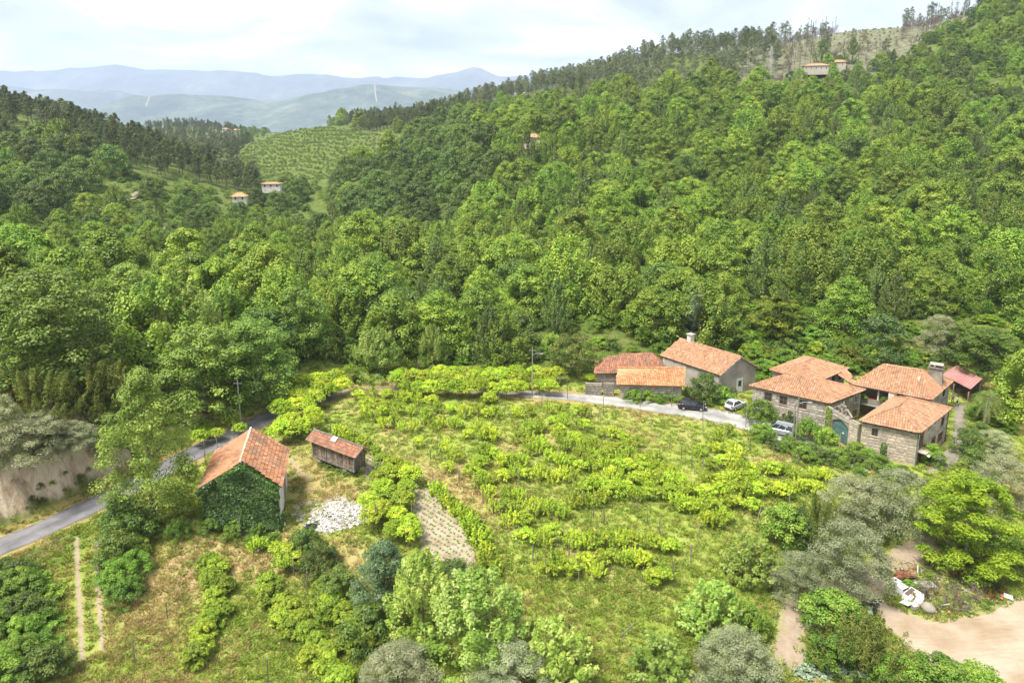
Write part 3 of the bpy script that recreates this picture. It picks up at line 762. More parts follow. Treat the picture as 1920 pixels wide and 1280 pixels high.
leaf_mat('leaf_bracken', (0.08, 0.165, 0.014), (0.165, 0.285, 0.03), (0.3, 0.41, 0.06), 0.3)
leaf_mat('leaf_yellowish', (0.11, 0.15, 0.014), (0.19, 0.24, 0.02), (0.28, 0.31, 0.035), .34)
leaf_mat('leaf_ivy', (0.025, 0.07, 0.01), (0.06, 0.125, 0.016), (0.11, 0.19, 0.03), .25, .4, .45)
leaf_mat('leaf_burnt', (0.11, 0.085, 0.06), (0.19, 0.15, 0.11), (0.28, 0.23, 0.18), .15)
leaf_mat('grass_blade', (0.14, 0.215, 0.025), (0.25, 0.325, 0.045), (0.42, 0.42, 0.11), 0.35, .6, .2)
leaf_mat('grass_dry', (0.26, 0.205, 0.075), (0.37, 0.28, 0.12), (0.45, 0.35, 0.18), .35, .6, .2)
simple_mat('bark', [(0.10, 0.075, 0.055), (0.19, 0.15, 0.115), (0.27, 0.23, 0.18)], 2.0, .95, .1, .6, 9)
simple_mat('bark_pale', [(0.25, 0.21, 0.17), (0.40, 0.36, 0.30)], 1.5, .9, .1)
simple_mat('bark_burnt', [(0.05, 0.04, 0.035), (0.13, 0.11, 0.10), (0.22, 0.19, 0.17)], 1.0, .95, .1)

def pr_cone(t): return min(1.0, (t + .22) / .42) ** .7 * max(0.0, 1 - t) ** .62 * 1.12
def pr_plane(t): return min(1.0, (t + .35) / .45) ** .6 * max(0.0, 1 - t ** 2.0) ** .62
def pr_ash(t): return (min(1, .55 + t * 1.3) if t < .35 else 1.0) * max(.06, 1 - max(0, t - .3) ** 1.6 * 1.75) ** .8
def pr_round(t): return math.sqrt(max(0.02, 1 - (2 * t - .95) ** 2 * .98))
def pr_dome(t): return math.sqrt(max(.02, 1 - t ** 2.2)) * min(1, .72 + t)
def pr_col(t): return (min(1, .5 + t * 1.8)) * max(.08, 1 - t ** 2.4)
def pr_bush(t): return math.sqrt(max(.03, 1 - t * t))
KIND = {}
def kinds(name, n, **kw):
    KIND.setdefault(name, []).extend(make_tree(name, **kw) for _ in range(n))
for hh, rm, pf, nc, rc_, st in ((12.5, 5.7, pr_plane, 115, 1.35, 'ball'), (13.5, 5.4, pr_plane, 105, 1.45, 'tuft'), (11.5, 6.2, pr_dome, 125, 1.35, 'ball'), (13, 5.9, pr_plane, 100, 1.6, 'ball'), (12, 5.6, pr_dome, 100, 1.5, 'tuft'), (14, 5.2, pr_ash, 120, 1.3, 'ball')):
    KIND.setdefault('plane', []).append(make_tree('plane', H=hh, Rm=rm, base=.3, prof=pf, n_cl=nc, per=int(13000 / nc), rc=rc_, leaf=.37, style=st, leafmat='leaf_plane', upb=.65, inner=.1, fill=.82, clump_w=.62, jit=.24))
kinds('oak', 4, H=11, Rm=6.0, base=.9, prof=pr_dome, n_cl=95, per=84, rc=1.55, leaf=.42, style='ball', leafmat='leaf_oak', fill=.75, upb=.6, jit=.25)
kinds('willow', 3, H=12.5, Rm=3.9, base=.6, prof=pr_col, n_cl=110, per=60, rc=.95, leaf=.40, style='plume', leafmat='leaf_willow', aspect=.4)
kinds('pine', 4, H=14, Rm=3.0, base=4.5, prof=pr_col, n_cl=58, per=50, rc=.95, leaf=.52, style='ball', leafmat='leaf_pine', aspect=.28, r0=.22, upb=.7)
kinds('eucalyptus', 4, H=17, Rm=2.9, base=5.5, prof=pr_round, n_cl=50, per=50, rc=1.15, leaf=.50, style='ball', leafmat='leaf_eucalyptus', barkmat='bark_pale', aspect=.34, r0=.2, fill=.4)
kinds('scrub', 3, H=3.0, Rm=2.0, base=.1, prof=pr_bush, n_cl=40, per=40, rc=.62, leaf=.28, style='ball', leafmat='leaf_ash', r0=.05)
kinds('burnt', 4, H=17, Rm=.9, base=6, prof=pr_col, n_cl=16, per=16, rc=.6, leaf=.42, style='ball', leafmat='leaf_eucalyptus', barkmat='bark_burnt', aspect=.35, r0=.17, trunk_top=.97, n_limb=10)
kinds('burnt_scrub', 3, H=6.5, Rm=2.4, base=.5, prof=pr_bush, n_cl=42, per=30, rc=.9, leaf=.36, style='plume', leafmat='leaf_burnt', barkmat='bark_burnt', aspect=.25, r0=.07)
# nearer, finer trees
kinds('plane_near', 3, H=10, Rm=4.6, base=.3, prof=pr_plane, n_cl=130, per=110, rc=1.0, leaf=.28, style='tuft', leafmat='leaf_plane_pale', star=True, fill=.7, upb=.8)
kinds('plane_shrub', 3, H=4.4, Rm=2.2, base=.15, prof=pr_dome, n_cl=84, per=60, rc=.48, leaf=.25, style='tuft', leafmat='leaf_plane_pale', star=True, upb=.8)
kinds('olive', 4, H=5.4, Rm=2.9, base=.25, prof=pr_dome, n_cl=120, per=190, rc=.62, leaf=.13, style='ball', leafmat='leaf_olive', aspect=.36, fill=.6, upb=.7)
kinds('ash', 2, H=15, Rm=4.9, base=.3, prof=pr_ash, n_cl=190, per=130, rc=1.0, leaf=.24, style='ball', leafmat='leaf_ash', aspect=.5, fill=.5)
kinds('walnut', 1, H=9.5, Rm=5.2, base=.5, prof=pr_dome, n_cl=130, per=140, rc=1.0, leaf=.32, style='plate', leafmat='leaf_walnut', aspect=.45, fill=.5)
kinds('near_oak', 3, H=12, Rm=5.3, base=.5, prof=pr_dome, n_cl=150, per=120, rc=1.1, leaf=.27, style='ball', leafmat='leaf_ash', fill=.65, upb=.8)
kinds('chestnut', 1, H=7, Rm=4.1, base=.5, prof=pr_round, n_cl=100, per=70, rc=.85, leaf=.34, style='ball', leafmat='leaf_chestnut', aspect=.4)
kinds('yellow_tree', 2, H=7.5, Rm=4.2, base=.6, prof=pr_round, n_cl=90, per=70, rc=.9, leaf=.34, style='plate', leafmat='leaf_yellowish')
kinds('holm', 2, H=8, Rm=4.2, base=.3, prof=pr_dome, n_cl=95, per=70, rc=.9, leaf=.26, style='ball', leafmat='leaf_holm')
kinds('cypress', 2, H=7.5, Rm=3.0, base=.2, prof=pr_ash, n_cl=120, per=170, rc=.8, leaf=.2, style='ball', leafmat='leaf_cypress', aspect=.4, fill=.65)
kinds('broom', 3, H=4.6, Rm=3.2, base=.1, prof=pr_bush, n_cl=85, per=95, rc=.75, leaf=.32, style='plume', leafmat='leaf_broom', aspect=.14, fill=.6, r0=.08)
kinds('broom_rust', 1, H=2.6, Rm=1.9, base=.1, prof=pr_bush, n_cl=40, per=60, rc=.55, leaf=.3, style='plume', leafmat='leaf_broom_rust', aspect=.16, r0=.06)
kinds('bush', 4, H=2.6, Rm=1.9, base=.08, prof=pr_bush, n_cl=60, per=110, rc=.48, leaf=.145, style='ball', leafmat='leaf_bracken', upb=.7, r0=.05)
kinds('dark_bush', 3, H=2.6, Rm=1.9, base=.08, prof=pr_bush, n_cl=60, per=110, rc=.48, leaf=.14, style='ball', leafmat='leaf_oak', upb=.7, r0=.05)
kinds('bracken', 3, H=1.5, Rm=1.6, base=.05, prof=pr_bush, n_cl=40, per=90, rc=.45, leaf=.20, style='plate', leafmat='leaf_bracken', aspect=.35, r0=.03)
kinds('clipped', 1, H=3.2, Rm=2.5, base=.1, prof=pr_bush, n_cl=100, per=60, rc=.45, leaf=.18, style='ball', leafmat='leaf_yellowish', fill=.8, r0=.08)

def plant(kind, x, y, s=1.0, name='tree', label=None, cat='tree', group=None, parts=True, sz=None, rz=None, z=None, variant=None):
    ks = KIND[kind]; v = ks[int(rng.integers(len(ks))) if variant is None else variant % len(ks)]
    zz = float(gz(x, y)) - .05 if z is None else z
    rz = rng.random() * 6.28 if rz is None else rz; sc = (s, s, s if sz is None else sz)
    if parts:
        o = empty(name, (x, y, zz), rz, label, cat, group); o.scale = sc
        link('crown', v['crown'], None, o); link('trunk', v['trunk'], None, o)
    else:
        o = link(name, v['joined'], None, None, (x, y, zz)); o.rotation_euler = (0, 0, rz); o.scale = sc
        tag(o, label, cat, group)
    return o

# ------------------------------------------------------------------ instanced masses (geometry nodes) for what is past counting
def mass(name, kind_meshes, P, S, SZ, RZ, kind='stuff', label=None, cat=None, idx=None, parent=None):
    """one object that stands a mesh on every point"""
    me = bpy.data.meshes.new(name); me.vertices.add(len(P)); me.vertices.foreach_set('co', np.asarray(P, np.float32).ravel())
    a = me.attributes.new('scl', 'FLOAT_VECTOR', 'POINT'); a.data.foreach_set('vector', np.stack([S, S, SZ], 1).astype(np.float32).ravel())
    a = me.attributes.new('rot', 'FLOAT', 'POINT'); a.data.foreach_set('value', np.asarray(RZ, np.float32))
    a = me.attributes.new('pick', 'INT', 'POINT'); a.data.foreach_set('value', np.asarray(idx if idx is not None else rng.integers(0, len(kind_meshes), len(P)), np.int32))
    o = link(name, me, None, parent); o['kind'] = kind
    if label: o['label'] = label
    if cat: o['category'] = cat
    ng = bpy.data.node_groups.new(name, 'GeometryNodeTree'); L = ng.links.new
    ng.interface.new_socket('Geometry', in_out='INPUT', socket_type='NodeSocketGeometry'); ng.interface.new_socket('Geometry', in_out='OUTPUT', socket_type='NodeSocketGeometry')
    gi = ng.nodes.new('NodeGroupInput'); go = ng.nodes.new('NodeGroupOutput')
    col = bpy.data.collections.new(name + '_kinds')
    for i, m in enumerate(kind_meshes):
        q = bpy.data.objects.new('%s_kind_%02d' % (name, i), m); col.objects.link(q)
    ci = ng.nodes.new('GeometryNodeCollectionInfo'); ci.inputs['Collection'].default_value = col; ci.inputs['Separate Children'].default_value = True; ci.inputs['Reset Children'].default_value = True
    ip = ng.nodes.new('GeometryNodeInstanceOnPoints'); ip.inputs['Pick Instance'].default_value = True
    def named(n, t):
        q = ng.nodes.new('GeometryNodeInputNamedAttribute'); q.data_type = t; q.inputs['Name'].default_value = n; return q.outputs['Attribute']
    L(gi.outputs[0], ip.inputs['Points']); L(ci.outputs[0], ip.inputs['Instance'])
    L(named('pick', 'INT'), ip.inputs['Instance Index']); L(named('scl', 'FLOAT_VECTOR'), ip.inputs['Scale'])
    cx = ng.nodes.new('ShaderNodeCombineXYZ'); L(named('rot', 'FLOAT'), cx.inputs[2]); L(cx.outputs[0], ip.inputs['Rotation'])
    L(ip.outputs[0], go.inputs[0])
    md = o.modifiers.new('stand', 'NODES'); md.node_group = ng
    return o
# ------------------------------------------------------------------ woods on the hillsides
KEEP_CLEAR = []          # (x, y, r): places of houses and single trees kept free of woodland
for u, v, d, r in [(1527, 134, 456, 11), (998, 274, 318, 7), (510, 352, 330, 6), (455, 374, 312, 6), (428, 246, 1080, 30), (1524, 150, 446, 8), (1520, 158, 437, 7), (1512, 160, 430, 6), (998, 280, 309, 5), (428, 250, 1060, 12)]:
    p = at_y(u, v, d); KEEP_CLEAR.append((p[0], p[1], r))
ZONES = [
        ('clear', [(165, 400), (205, 372), (280, 340), (288, 352), (225, 385), (195, 405)]),
        ('clear', [(230, 405), (310, 425), (400, 450), (395, 462), (300, 440), (225, 418)]),
        ('scrub', [(270, 345), (330, 330), (470, 372), (480, 420), (450, 440), (330, 425), (230, 400), (215, 390)]),
        ('scrub', [(100, 395), (180, 375), (270, 335), (285, 350), (210, 385), (160, 410)]),
        ('terrace', [(440, 305), (470, 270), (530, 236), (650, 238), (690, 252), (760, 252), (780, 262), (690, 320), (640, 350), (560, 352), (500, 345), (455, 330)]),
        ('pine', [(-60, 150), (0, 165), (120, 200), (260, 262), (330, 300), (420, 322), (480, 345), (485, 385), (420, 372), (330, 350), (270, 320), (120, 290), (-60, 290)]),
        ('pine', [(265, 205), (360, 222), (450, 250), (480, 280), (500, 300), (430, 320), (330, 300), (280, 262)]),
        ('oak', [(-60, 290), (120, 290), (270, 320), (285, 345), (180, 385), (100, 420), (-60, 430)]),
        ('pine', [(640, 215), (700, 205), (830, 196), (905, 180), (860, 215), (780, 240), (700, 250), (645, 240)]),
        ('eucalyptus', [(840, 215), (905, 175), (1000, 145), (1100, 110), (1180, 82), (1300, 75), (1440, 70), (1470, 130), (1350, 150), (1250, 190), (1130, 175), (1050, 185), (940, 195)]),
        ('bare', [(1570, 62), (1640, 36), (1700, 44), (1680, 85), (1600, 92), (1530, 90)]),
        ('burnt', [(1340, 172), (1430, 60), (1540, 40), (1640, 20), (1760, -20), (1800, -60), (1860, -60), (1830, 20), (1720, 88), (1640, 125), (1600, 118), (1520, 122), (1470, 160), (1400, 175)]),
        ('field', [(1470, 215), (1560, 180), (1590, 185), (1560, 215), (1490, 225)]),
        ('field', [(1600, 112), (1720, 88), (1760, 95), (1640, 125), (1600, 125)]),
        ('field', [(1360, 140), (1420, 130), (1440, 145), (1350, 165)]),
        ('mix', [(620, 300), (700, 265), (760, 240), (860, 215), (950, 190), (1080, 185), (1170, 175), (1100, 220), (1000, 235), (930, 250), (870, 225), (760, 260)]),
        ('mix', [(1440, 150), (1640, 115), (1800, 40), (1920, -40), (1990, -60), (1990, 300), (1900, 280), (1700, 200), (1560, 180), (1480, 190)]),
        ('oak', [(630, 345), (700, 300), (830, 240), (920, 250), (960, 300), (930, 400), (880, 445), (760, 455), (680, 440), (620, 400)]),
        ('scrub', [(480, 345), (640, 345), (640, 400), (600, 440), (480, 420)]),
    ]
def pix_zone(u, v):
    """which wood grows at picture places (arrays)"""
    out = np.full(u.shape, 'plane', dtype='<U12')
    for nm, P in reversed(ZONES): out[in_poly(u, v, P)] = nm
    return out
def scatter_forest():
    pts = []; cell = {}
    def ok(x, y, r):
        g = 9.0; a, b = int(x // g), int(y // g)
        for i in (-1, 0, 1):
            for j in (-1, 0, 1):
                for (px, py, pr) in cell.get((a + i, b + j), ()):
                    if (px - x) ** 2 + (py - y) ** 2 < (r + pr) ** 2: return False
        cell.setdefault((a, b), []).append((x, y, r)); return True
    spac = dict(plane=4.0, oak=4.2, pine=2.2, eucalyptus=2.7, burnt=1.7, mix=3.0, scrub=2.2, terrace=1.2, field=4.5, bare=1.9)
    def pick(zone, y):
        q = rng.random()
        if zone == 'plane': return 'plane' if q < .77 else ('oak' if q < .87 else ('willow' if q < .97 else 'yellow_tree'))
        if zone == 'oak': return 'oak' if q < .85 else 'plane'
        if zone == 'pine': return 'pine' if q < .93 else 'eucalyptus'
        if zone == 'eucalyptus': return 'eucalyptus' if q < .85 else 'pine'
        if zone == 'mix': return 'plane' if q < .5 else ('oak' if q < .82 else ('yellow_tree' if q < .9 else ('scrub' if q < .96 else 'pine')))
        if zone == 'burnt': return 'burnt' if q < .36 else ('burnt_scrub' if q < .84 else ('eucalyptus' if q < .93 else 'scrub'))
        if zone in ('scrub', 'field', 'bare'): return 'scrub' if q < .92 else ('oak' if zone == 'scrub' else 'scrub')
        if zone == 'terrace': return 'scrub'
    # (rows of low bushes on the terraces come from candidates close to the terrace lips)
    # beyond the first wood edge (y > 122), plus the slopes at both sides
    n = 70000
    th = rng.uniform(-1.02, 1.02, n); ly = rng.uniform(math.log(84), math.log(1300), n)
    keep = rng.random(n) < np.exp(2 * (ly - math.log(700)))         # area weighting, thinned far away
    keep |= rng.random(n) < .35 * (ly < math.log(500))
    th, ly = np.concatenate([th[keep], rng.uniform(-.44, -.12, 14000)]), np.concatenate([ly[keep], np.log(rng.uniform(430, 740, 14000))]); y = np.exp(ly); x = th * y; z = gz(x, y); nbase = int(keep.sum())
    uu, vv = proj(x, y, z)
    zones = pix_zone(np.clip(uu, -50, 1980), np.clip(vv, -50, 1270)); o = np.argsort(rng.random(len(x)))
    for i in o:
        X, Y, Z = x[i], y[i], z[i]; u, v = uu[i], vv[i]
        lim = 121 + 6 * math.sin(X * .11)
        if X > 28: lim = 119 - max(0, X - 40) * .1
        if X < -34: lim = 108
        if X < -48: lim = 92
        if X > 86: lim = 84
        if Y < lim: continue
        if any((X - a) ** 2 + (Y - b) ** 2 < r * r for a, b, r in KEEP_CLEAR): continue
        # inside the picture the zones apply; outside, the neighbouring woods go on
        zone = str(zones[i])
        if zone == 'clear': continue
        r = spac[zone]; grow = 1 + min(.5, max(0, (Y - 125) / 420)) if zone in ('plane', 'oak') else 1.0; r *= grow
        if zone == 'terrace' and (Z / 2.6 + .35 * math.sin(X * .09) + .25 * rng.random()) % 1.0 > .55: continue
        if i >= nbase and zone != 'terrace': continue
        if Y > 700: r *= 1.25
        if not ok(X, Y, r * (.85 + .35 * rng.random())): continue
        k = pick(zone, Y)
        s = {'plane': .86, 'oak': .84, 'willow': .85, 'pine': .88, 'eucalyptus': .9, 'scrub': .8, 'burnt': .85, 'burnt_scrub': .9, 'yellow_tree': .85}[k] * (.75 + .55 * rng.random())
        s *= grow
        if zone == 'mix': s *= .78
        if zone == 'plane' and u < 640 and Y > 135 and v < 545: s *= .55 if u < 520 else .72
        if zone == 'field': s *= .5
        if zone == 'terrace': s *= .62
        if zone == 'bare': s *= .45
        if k == 'plane' and Y < 180: s *= 1.12
        pts.append((X, Y, Z, s, k, u, v, zone))
    return pts
FOREST = scatter_forest()
SEEN = lambda u, v: -30 < u < 1950 and -60 < v < 1290
NAMES = {'plane': 'plane_tree', 'oak': 'oak_tree', 'willow': 'willow_tree', 'pine': 'pine_tree', 'eucalyptus': 'eucalyptus_tree', 'scrub': 'scrub_bush', 'burnt': 'burnt_tree', 'burnt_scrub': 'burnt_shrub', 'yellow_tree': 'chestnut_tree'}
def tier(u, v):
    """a stretch of hillside one can find in the picture"""
    if u < 480 and v < 430: return 'on the left hill crest' if v < 270 else ('low on the left hill' if v < 340 else 'by the pale left track')
    if v < 110 and u > 1380: return 'on the right sky line'
    if v < 200 and u > 1250: return 'high on the right hill'
    if v < 260 and u > 620: return 'on the middle far ridge' if u < 1050 else 'under the ridge wood'
    if v > 600: return 'at the wood\'s foot'
    if v > 540: return 'in the first wood rows'
    if v > 480: return 'in the lower wood'
    if v > 420: return 'on the lower slope'
    if v > 360: return 'on the middle slope'
    if v > 300: return 'on the upper slope'
    return 'near the slope top'
MARKS = [(0, 'at the left edge'), (90, 'above the rock cutting'), (190, 'above the pale track'), (300, 'above the fine-leaved roadside ash'), (400, 'above the dark roadside oaks'), (470, 'above the tiled barn'), (545, 'above the old road bend'), (640, 'above the wooden granary'),
         (715, 'above the small round planes'), (810, 'above the slim young plane'), (900, 'above the wood-edge willow'), (1000, 'above the lamp post'), (1080, 'above the round chestnut'), (1160, 'above the low brown roof'), (1230, 'above the orange tiled roof'), (1300, 'above the smoking chimney'),
         (1385, 'above the grey gable'), (1450, 'above the olive yellow tree'), (1520, 'above the big front roof'), (1600, 'above the green gate'), (1660, 'above the dark evergreen'), (1735, 'above the stone chimney'), (1800, 'above the pink shed roof'), (1860, 'above the palm'), (1915, 'at the right edge')]
def where(u, v, Y):
    return tier(u, v) + ' ' + min(MARKS, key=lambda m: abs(m[0] - u))[1]
ORD = ['leftmost', 'second from left', 'third from left', 'fourth from left', 'fifth from left', 'sixth from left', 'seventh from left', 'eighth from left', 'ninth from left', 'tenth from left', 'eleventh from left', 'twelfth from left']
LOOK = {'plane': 'bright plane tree', 'oak': 'dark rounded oak', 'willow': 'feathery olive willow', 'pine': 'tall dark pine', 'eucalyptus': 'grey green eucalyptus',
        'scrub': 'low scrub bush', 'burnt': 'thin burnt tree', 'burnt_scrub': 'brown burnt shrub', 'yellow_tree': 'yellowish chestnut tree'}
def build_forest():
    bykind = {}
    for p in FOREST: bykind.setdefault(p[4], []).append(p)
    for k, L_ in bykind.items():
        ks = KIND[k]
        seen = [p for p in L_ if SEEN(p[5], p[6])]
        seen.sort(key=lambda p: -ks[0]['H'] * p[3] / p[1])
        ind = seen[:290]; ids = set(id(p) for p in ind)
        cells = {}
        for p in ind: cells.setdefault(where(p[5], p[6], p[1]), []).append(p)
        for wh, ps in cells.items():
            ps.sort(key=lambda p: p[5])
            rows = 1 + (len(ps) - 1) // 12; byv = sorted(ps, key=lambda p: p[6]); per = -(-len(ps) // rows)
            for r in range(rows):
                row = sorted(byv[r * per:(r + 1) * per], key=lambda p: p[5])
                for i, p in enumerate(row):
                    pre = '' if len(ps) == 1 else (ORD[i] if len(row) > 2 else ('left one', 'right one')[i]) + (', ' if rows == 1 else ', row %s, ' % ('one', 'two', 'three', 'four', 'five', 'six')[min(r, 5)])
                    lab = pre + LOOK[k] + ' ' + wh
                    if len(lab.split()) > 16: lab = lab.replace(' the ', ' ')
                    if len(lab.split()) > 16: lab = lab.replace(' from left', '')
                    plant(k, p[0], p[1], p[3], NAMES[k], lab, NAMES[k].split('_')[0] + ' tree' if k not in ('scrub', 'burnt_scrub') else 'shrub', LOOK[k] + ' ' + tier(p[5], p[6]), parts=p[1] < 190)
        rest = [p for p in L_ if id(p) not in ids]
        if rest:
            A = np.array([p[:4] for p in rest]); S = A[:, 3]
            mass(NAMES[k].replace('_tree', '_wood').replace('_bush', '_thicket').replace('_shrub', '_thicket'), [v['joined'] for v in ks], A[:, :3], S, S * (.9 + .25 * rng.random(len(S))), rng.random(len(S)) * 6.28)
    print('forest', {k: len(v) for k, v in bykind.items()})
build_forest()
# low growth between the trunks of the wood and on the banks
def undergrowth():
    n = 5200; th = rng.uniform(-.95, .95, n); y = np.exp(rng.uniform(math.log(108), math.log(330), n)); x = th * y
    lim = np.where(x < -34, 100, np.where(x > 40, 108, 116)); k = y > lim
    x, y = x[k], y[k]; S = .55 + .6 * rng.random(len(x))
    k = (rng.random(len(x)) < .7)
    mass('undergrowth', [v['joined'] for v in KIND['bracken'] + KIND['bush'] + KIND['dark_bush'][:1]], np.stack([x, y, gz(x, y) - .05], 1)[k], S[k] * 1.2, S[k], rng.random(k.sum()) * 6.28)
undergrowth()
# ------------------------------------------------------------------ building materials
def tile_mat(name, cols, moss=0.25):
    m, nt, L = new_mat(name)
    out = N(nt, 'ShaderNodeOutputMaterial'); p = N(nt, 'ShaderNodeBsdfPrincipled'); L(p.outputs[0], out.inputs[0])
    g = N(nt, 'ShaderNodeNewGeometry')
    r = ramp(nt, [(i / (len(cols) - 1), c) for i, c in enumerate(cols)]); L(g.outputs['Random Per Island'], r.inputs[0])
    n = noise(nt, .55, 6, .65, g.outputs['Position']); n2 = noise(nt, 2.4, 5, .7, g.outputs['Position'])
    mr = ramp(nt, [(.46, (0, 0, 0)), (.68, (1, 1, 1))]); L(n.outputs[0], mr.inputs[0])
    f = N(nt, 'ShaderNodeMath', operation='MULTIPLY'); L(mr.outputs[0], f.inputs[0]); f.inputs[1].default_value = moss
    c = mixc(nt, f.outputs[0], r.outputs[0], (0.13, 0.105, 0.075))
    mr2 = ramp(nt, [(.55, (0, 0, 0)), (.75, (.6, .6, .6))]); L(n2.outputs[0], mr2.inputs[0])
    f2 = N(nt, 'ShaderNodeMath', operation='MULTIPLY'); L(mr2.outputs[0], f2.inputs[0]); f2.inputs[1].default_value = moss
    c = mixc(nt, f2.outputs[0], c, (0.42, 0.34, 0.25))
    L(c, p.inputs['Base Color']); p.inputs['Roughness'].default_value = .85; p.inputs['Specular IOR Level'].default_value = .2
tile_mat('tiles_salmon', [(0.26, 0.135, 0.078), (0.345, 0.18, 0.10), (0.38, 0.205, 0.115), (0.40, 0.23, 0.135), (0.365, 0.19, 0.105), (0.42, 0.28, 0.18)], .3)
tile_mat('tiles_orange', [(0.36, 0.145, 0.06), (0.44, 0.205, 0.09), (0.47, 0.275, 0.14), (0.40, 0.165, 0.075)], .3)
tile_mat('tiles_old', [(0.21, 0.09, 0.055), (0.30, 0.13, 0.075), (0.36, 0.18, 0.11), (0.25, 0.105, 0.065)], .7)
tile_mat('tiles_red', [(0.19, 0.085, 0.045), (0.32, 0.13, 0.06), (0.38, 0.17, 0.08), (0.41, 0.21, 0.11), (0.34, 0.145, 0.07), (0.43, 0.28, 0.175)], .75)
simple_mat('granite', [(0.21, 0.18, 0.14), (0.33, 0.29, 0.23), (0.42, 0.37, 0.29)], 1.3, .9, .15, .5, 8, island=.22, coords='Object', obj_var=0)
simple_mat('granite_block', [(0.26, 0.23, 0.185), (0.38, 0.345, 0.285), (0.45, 0.41, 0.345)], 1.6, .9, .15, .5, 8, obj_var=.28)
simple_mat('granite_pale_block', [(0.33, 0.27, 0.195), (0.44, 0.375, 0.28), (0.51, 0.44, 0.34)], 1.6, .9, .15, .5, 8, obj_var=.25)
simple_mat('granite_dark', [(0.13, 0.12, 0.10), (0.23, 0.205, 0.165), (0.32, 0.28, 0.23)], 1.2, .9, .15, .6, 8, obj_var=.2)
simple_mat('mortar', [(0.20, 0.17, 0.13), (0.30, 0.26, 0.20)], 1.5, .95, .1, .3)
simple_mat('mortar_pale', [(0.36, 0.32, 0.255), (0.46, 0.41, 0.34)], 1.5, .95, .1, .3)
simple_mat('grey_render', [(0.24, 0.215, 0.18), (0.33, 0.30, 0.26), (0.40, 0.37, 0.32)], .5, .9, .15, .25, 5)
simple_mat('whitewash', [(0.42, 0.38, 0.32), (0.58, 0.55, 0.49), (0.66, 0.64, 0.59)], .6, .9, .2, .2, 5)
simple_mat('white_paint', [(0.56, 0.56, 0.545), (0.64, 0.64, 0.625)], 1.0, .5, .4)
simple_mat('cream_wall', [(0.36, 0.325, 0.26), (0.44, 0.40, 0.33)], .3, .8, .2)
simple_mat('dark_interior', [(0.012, 0.012, 0.012), (0.02, 0.018, 0.016)], 1.0, .9, .1)
simple_mat('window_glass', [(0.025, 0.03, 0.033), (0.05, 0.055, 0.06)], 1.0, .12, .6)
simple_mat('brown_wood', [(0.13, 0.065, 0.03), (0.21, 0.105, 0.05)], 4.0, .6, .3)
simple_mat('old_wood', [(0.10, 0.078, 0.058), (0.19, 0.15, 0.115), (0.28, 0.235, 0.19)], 3.0, .9, .15, .5, 12, obj_var=.35)
simple_mat('post_wood', [(0.11, 0.09, 0.075), (0.20, 0.175, 0.15), (0.29, 0.26, 0.23)], 2.0, .9, .1, .3, 10, obj_var=.35)
simple_mat('green_metal', [(0.055, 0.12, 0.105), (0.08, 0.155, 0.135), (0.11, 0.18, 0.16)], .8, .6, .4)
simple_mat('grey_metal', [(0.28, 0.28, 0.27), (0.38, 0.38, 0.37)], 2.0, .5, .4)
simple_mat('concrete', [(0.30, 0.28, 0.25), (0.40, 0.38, 0.345)], 1.4, .9, .2, .2, 8)
simple_mat('pink_sheet', [(0.30, 0.135, 0.125), (0.37, 0.175, 0.16), (0.40, 0.20, 0.185)], .5, .6, .3)
simple_mat('red_cloth', [(0.34, 0.055, 0.035), (0.42, 0.08, 0.045)], 2.0, .8, .2)
simple_mat('terracotta', [(0.33, 0.13, 0.06), (0.42, 0.18, 0.09)], 3.0, .8, .2)
simple_mat('tar_black', [(0.02, 0.02, 0.02), (0.04, 0.04, 0.04)], 2.0, .6, .3)
simple_mat('pale_lichen', [(0.42, 0.38, 0.30), (0.52, 0.48, 0.39)], 3.0, .9, .1, .3, 9)

def V3(*a): return np.array(a, float)
def tile_field(poly, w=.30, ln=.42, lift=.03, sag=0.0):
    """barrel tiles laid over one roof plane: poly = eave a, eave b, then the ridge points. Every tile is its own piece of geometry"""
    q = np.asarray(poly, float); a, b = q[0], q[1]
    s = b - a; Ls = np.linalg.norm(s); s /= Ls
    nrm = np.cross(s, q[2] - a); nrm /= np.linalg.norm(nrm)
    if nrm[2] < 0: nrm = -nrm
    t = np.cross(nrm, s)
    if t[2] < 0: t = -t
    p2 = np.stack([(q - a) @ s, (q - a) @ t], 1)
    lo, hi = p2.min(0), p2.max(0)
    S = np.arange(lo[0] + w / 2, hi[0], w); T = np.arange(lo[1] - .06, hi[1], ln)
    SS, TT = np.meshgrid(S, T); SS = SS.ravel(); TT = TT.ravel()
    ins = in_poly(SS, TT + ln * .5, p2)
    SS, TT = SS[ins], TT[ins]; n = len(SS)
    if n == 0: return np.zeros((0, 3)), np.zeros((0, 4), int)
    jt = rng.normal(size=n) * .012; js = rng.normal(size=n) * .008
    angs = np.linspace(0, math.pi, 5); V = []
    for e, (ex, tl) in enumerate(((0, 1.0), (ln * 1.08, .86))):
        for an in angs:
            ox = math.cos(an) * w * .52 * tl; oz = math.sin(an) * w * .30 * tl + lift + (.035 if e == 0 else 0.0)
            P = a + np.outer(SS + ox + js, s) + np.outer(TT + ex + jt, t) + np.outer(np.full(n, oz) + rng.normal(size=n) * .004, nrm)
            if sag:
                xs = np.clip(SS / Ls, 0, 1); P[:, 2] -= sag * np.sin(xs * math.pi)
            V.append(P)
    V = np.stack(V, 1).reshape(-1, 3); i = np.arange(n)[:, None] * 10
    F = np.hstack([i + [[k, k + 1, k + 6, k + 5]] for k in range(4)]).reshape(-1, 4)
    return V, F
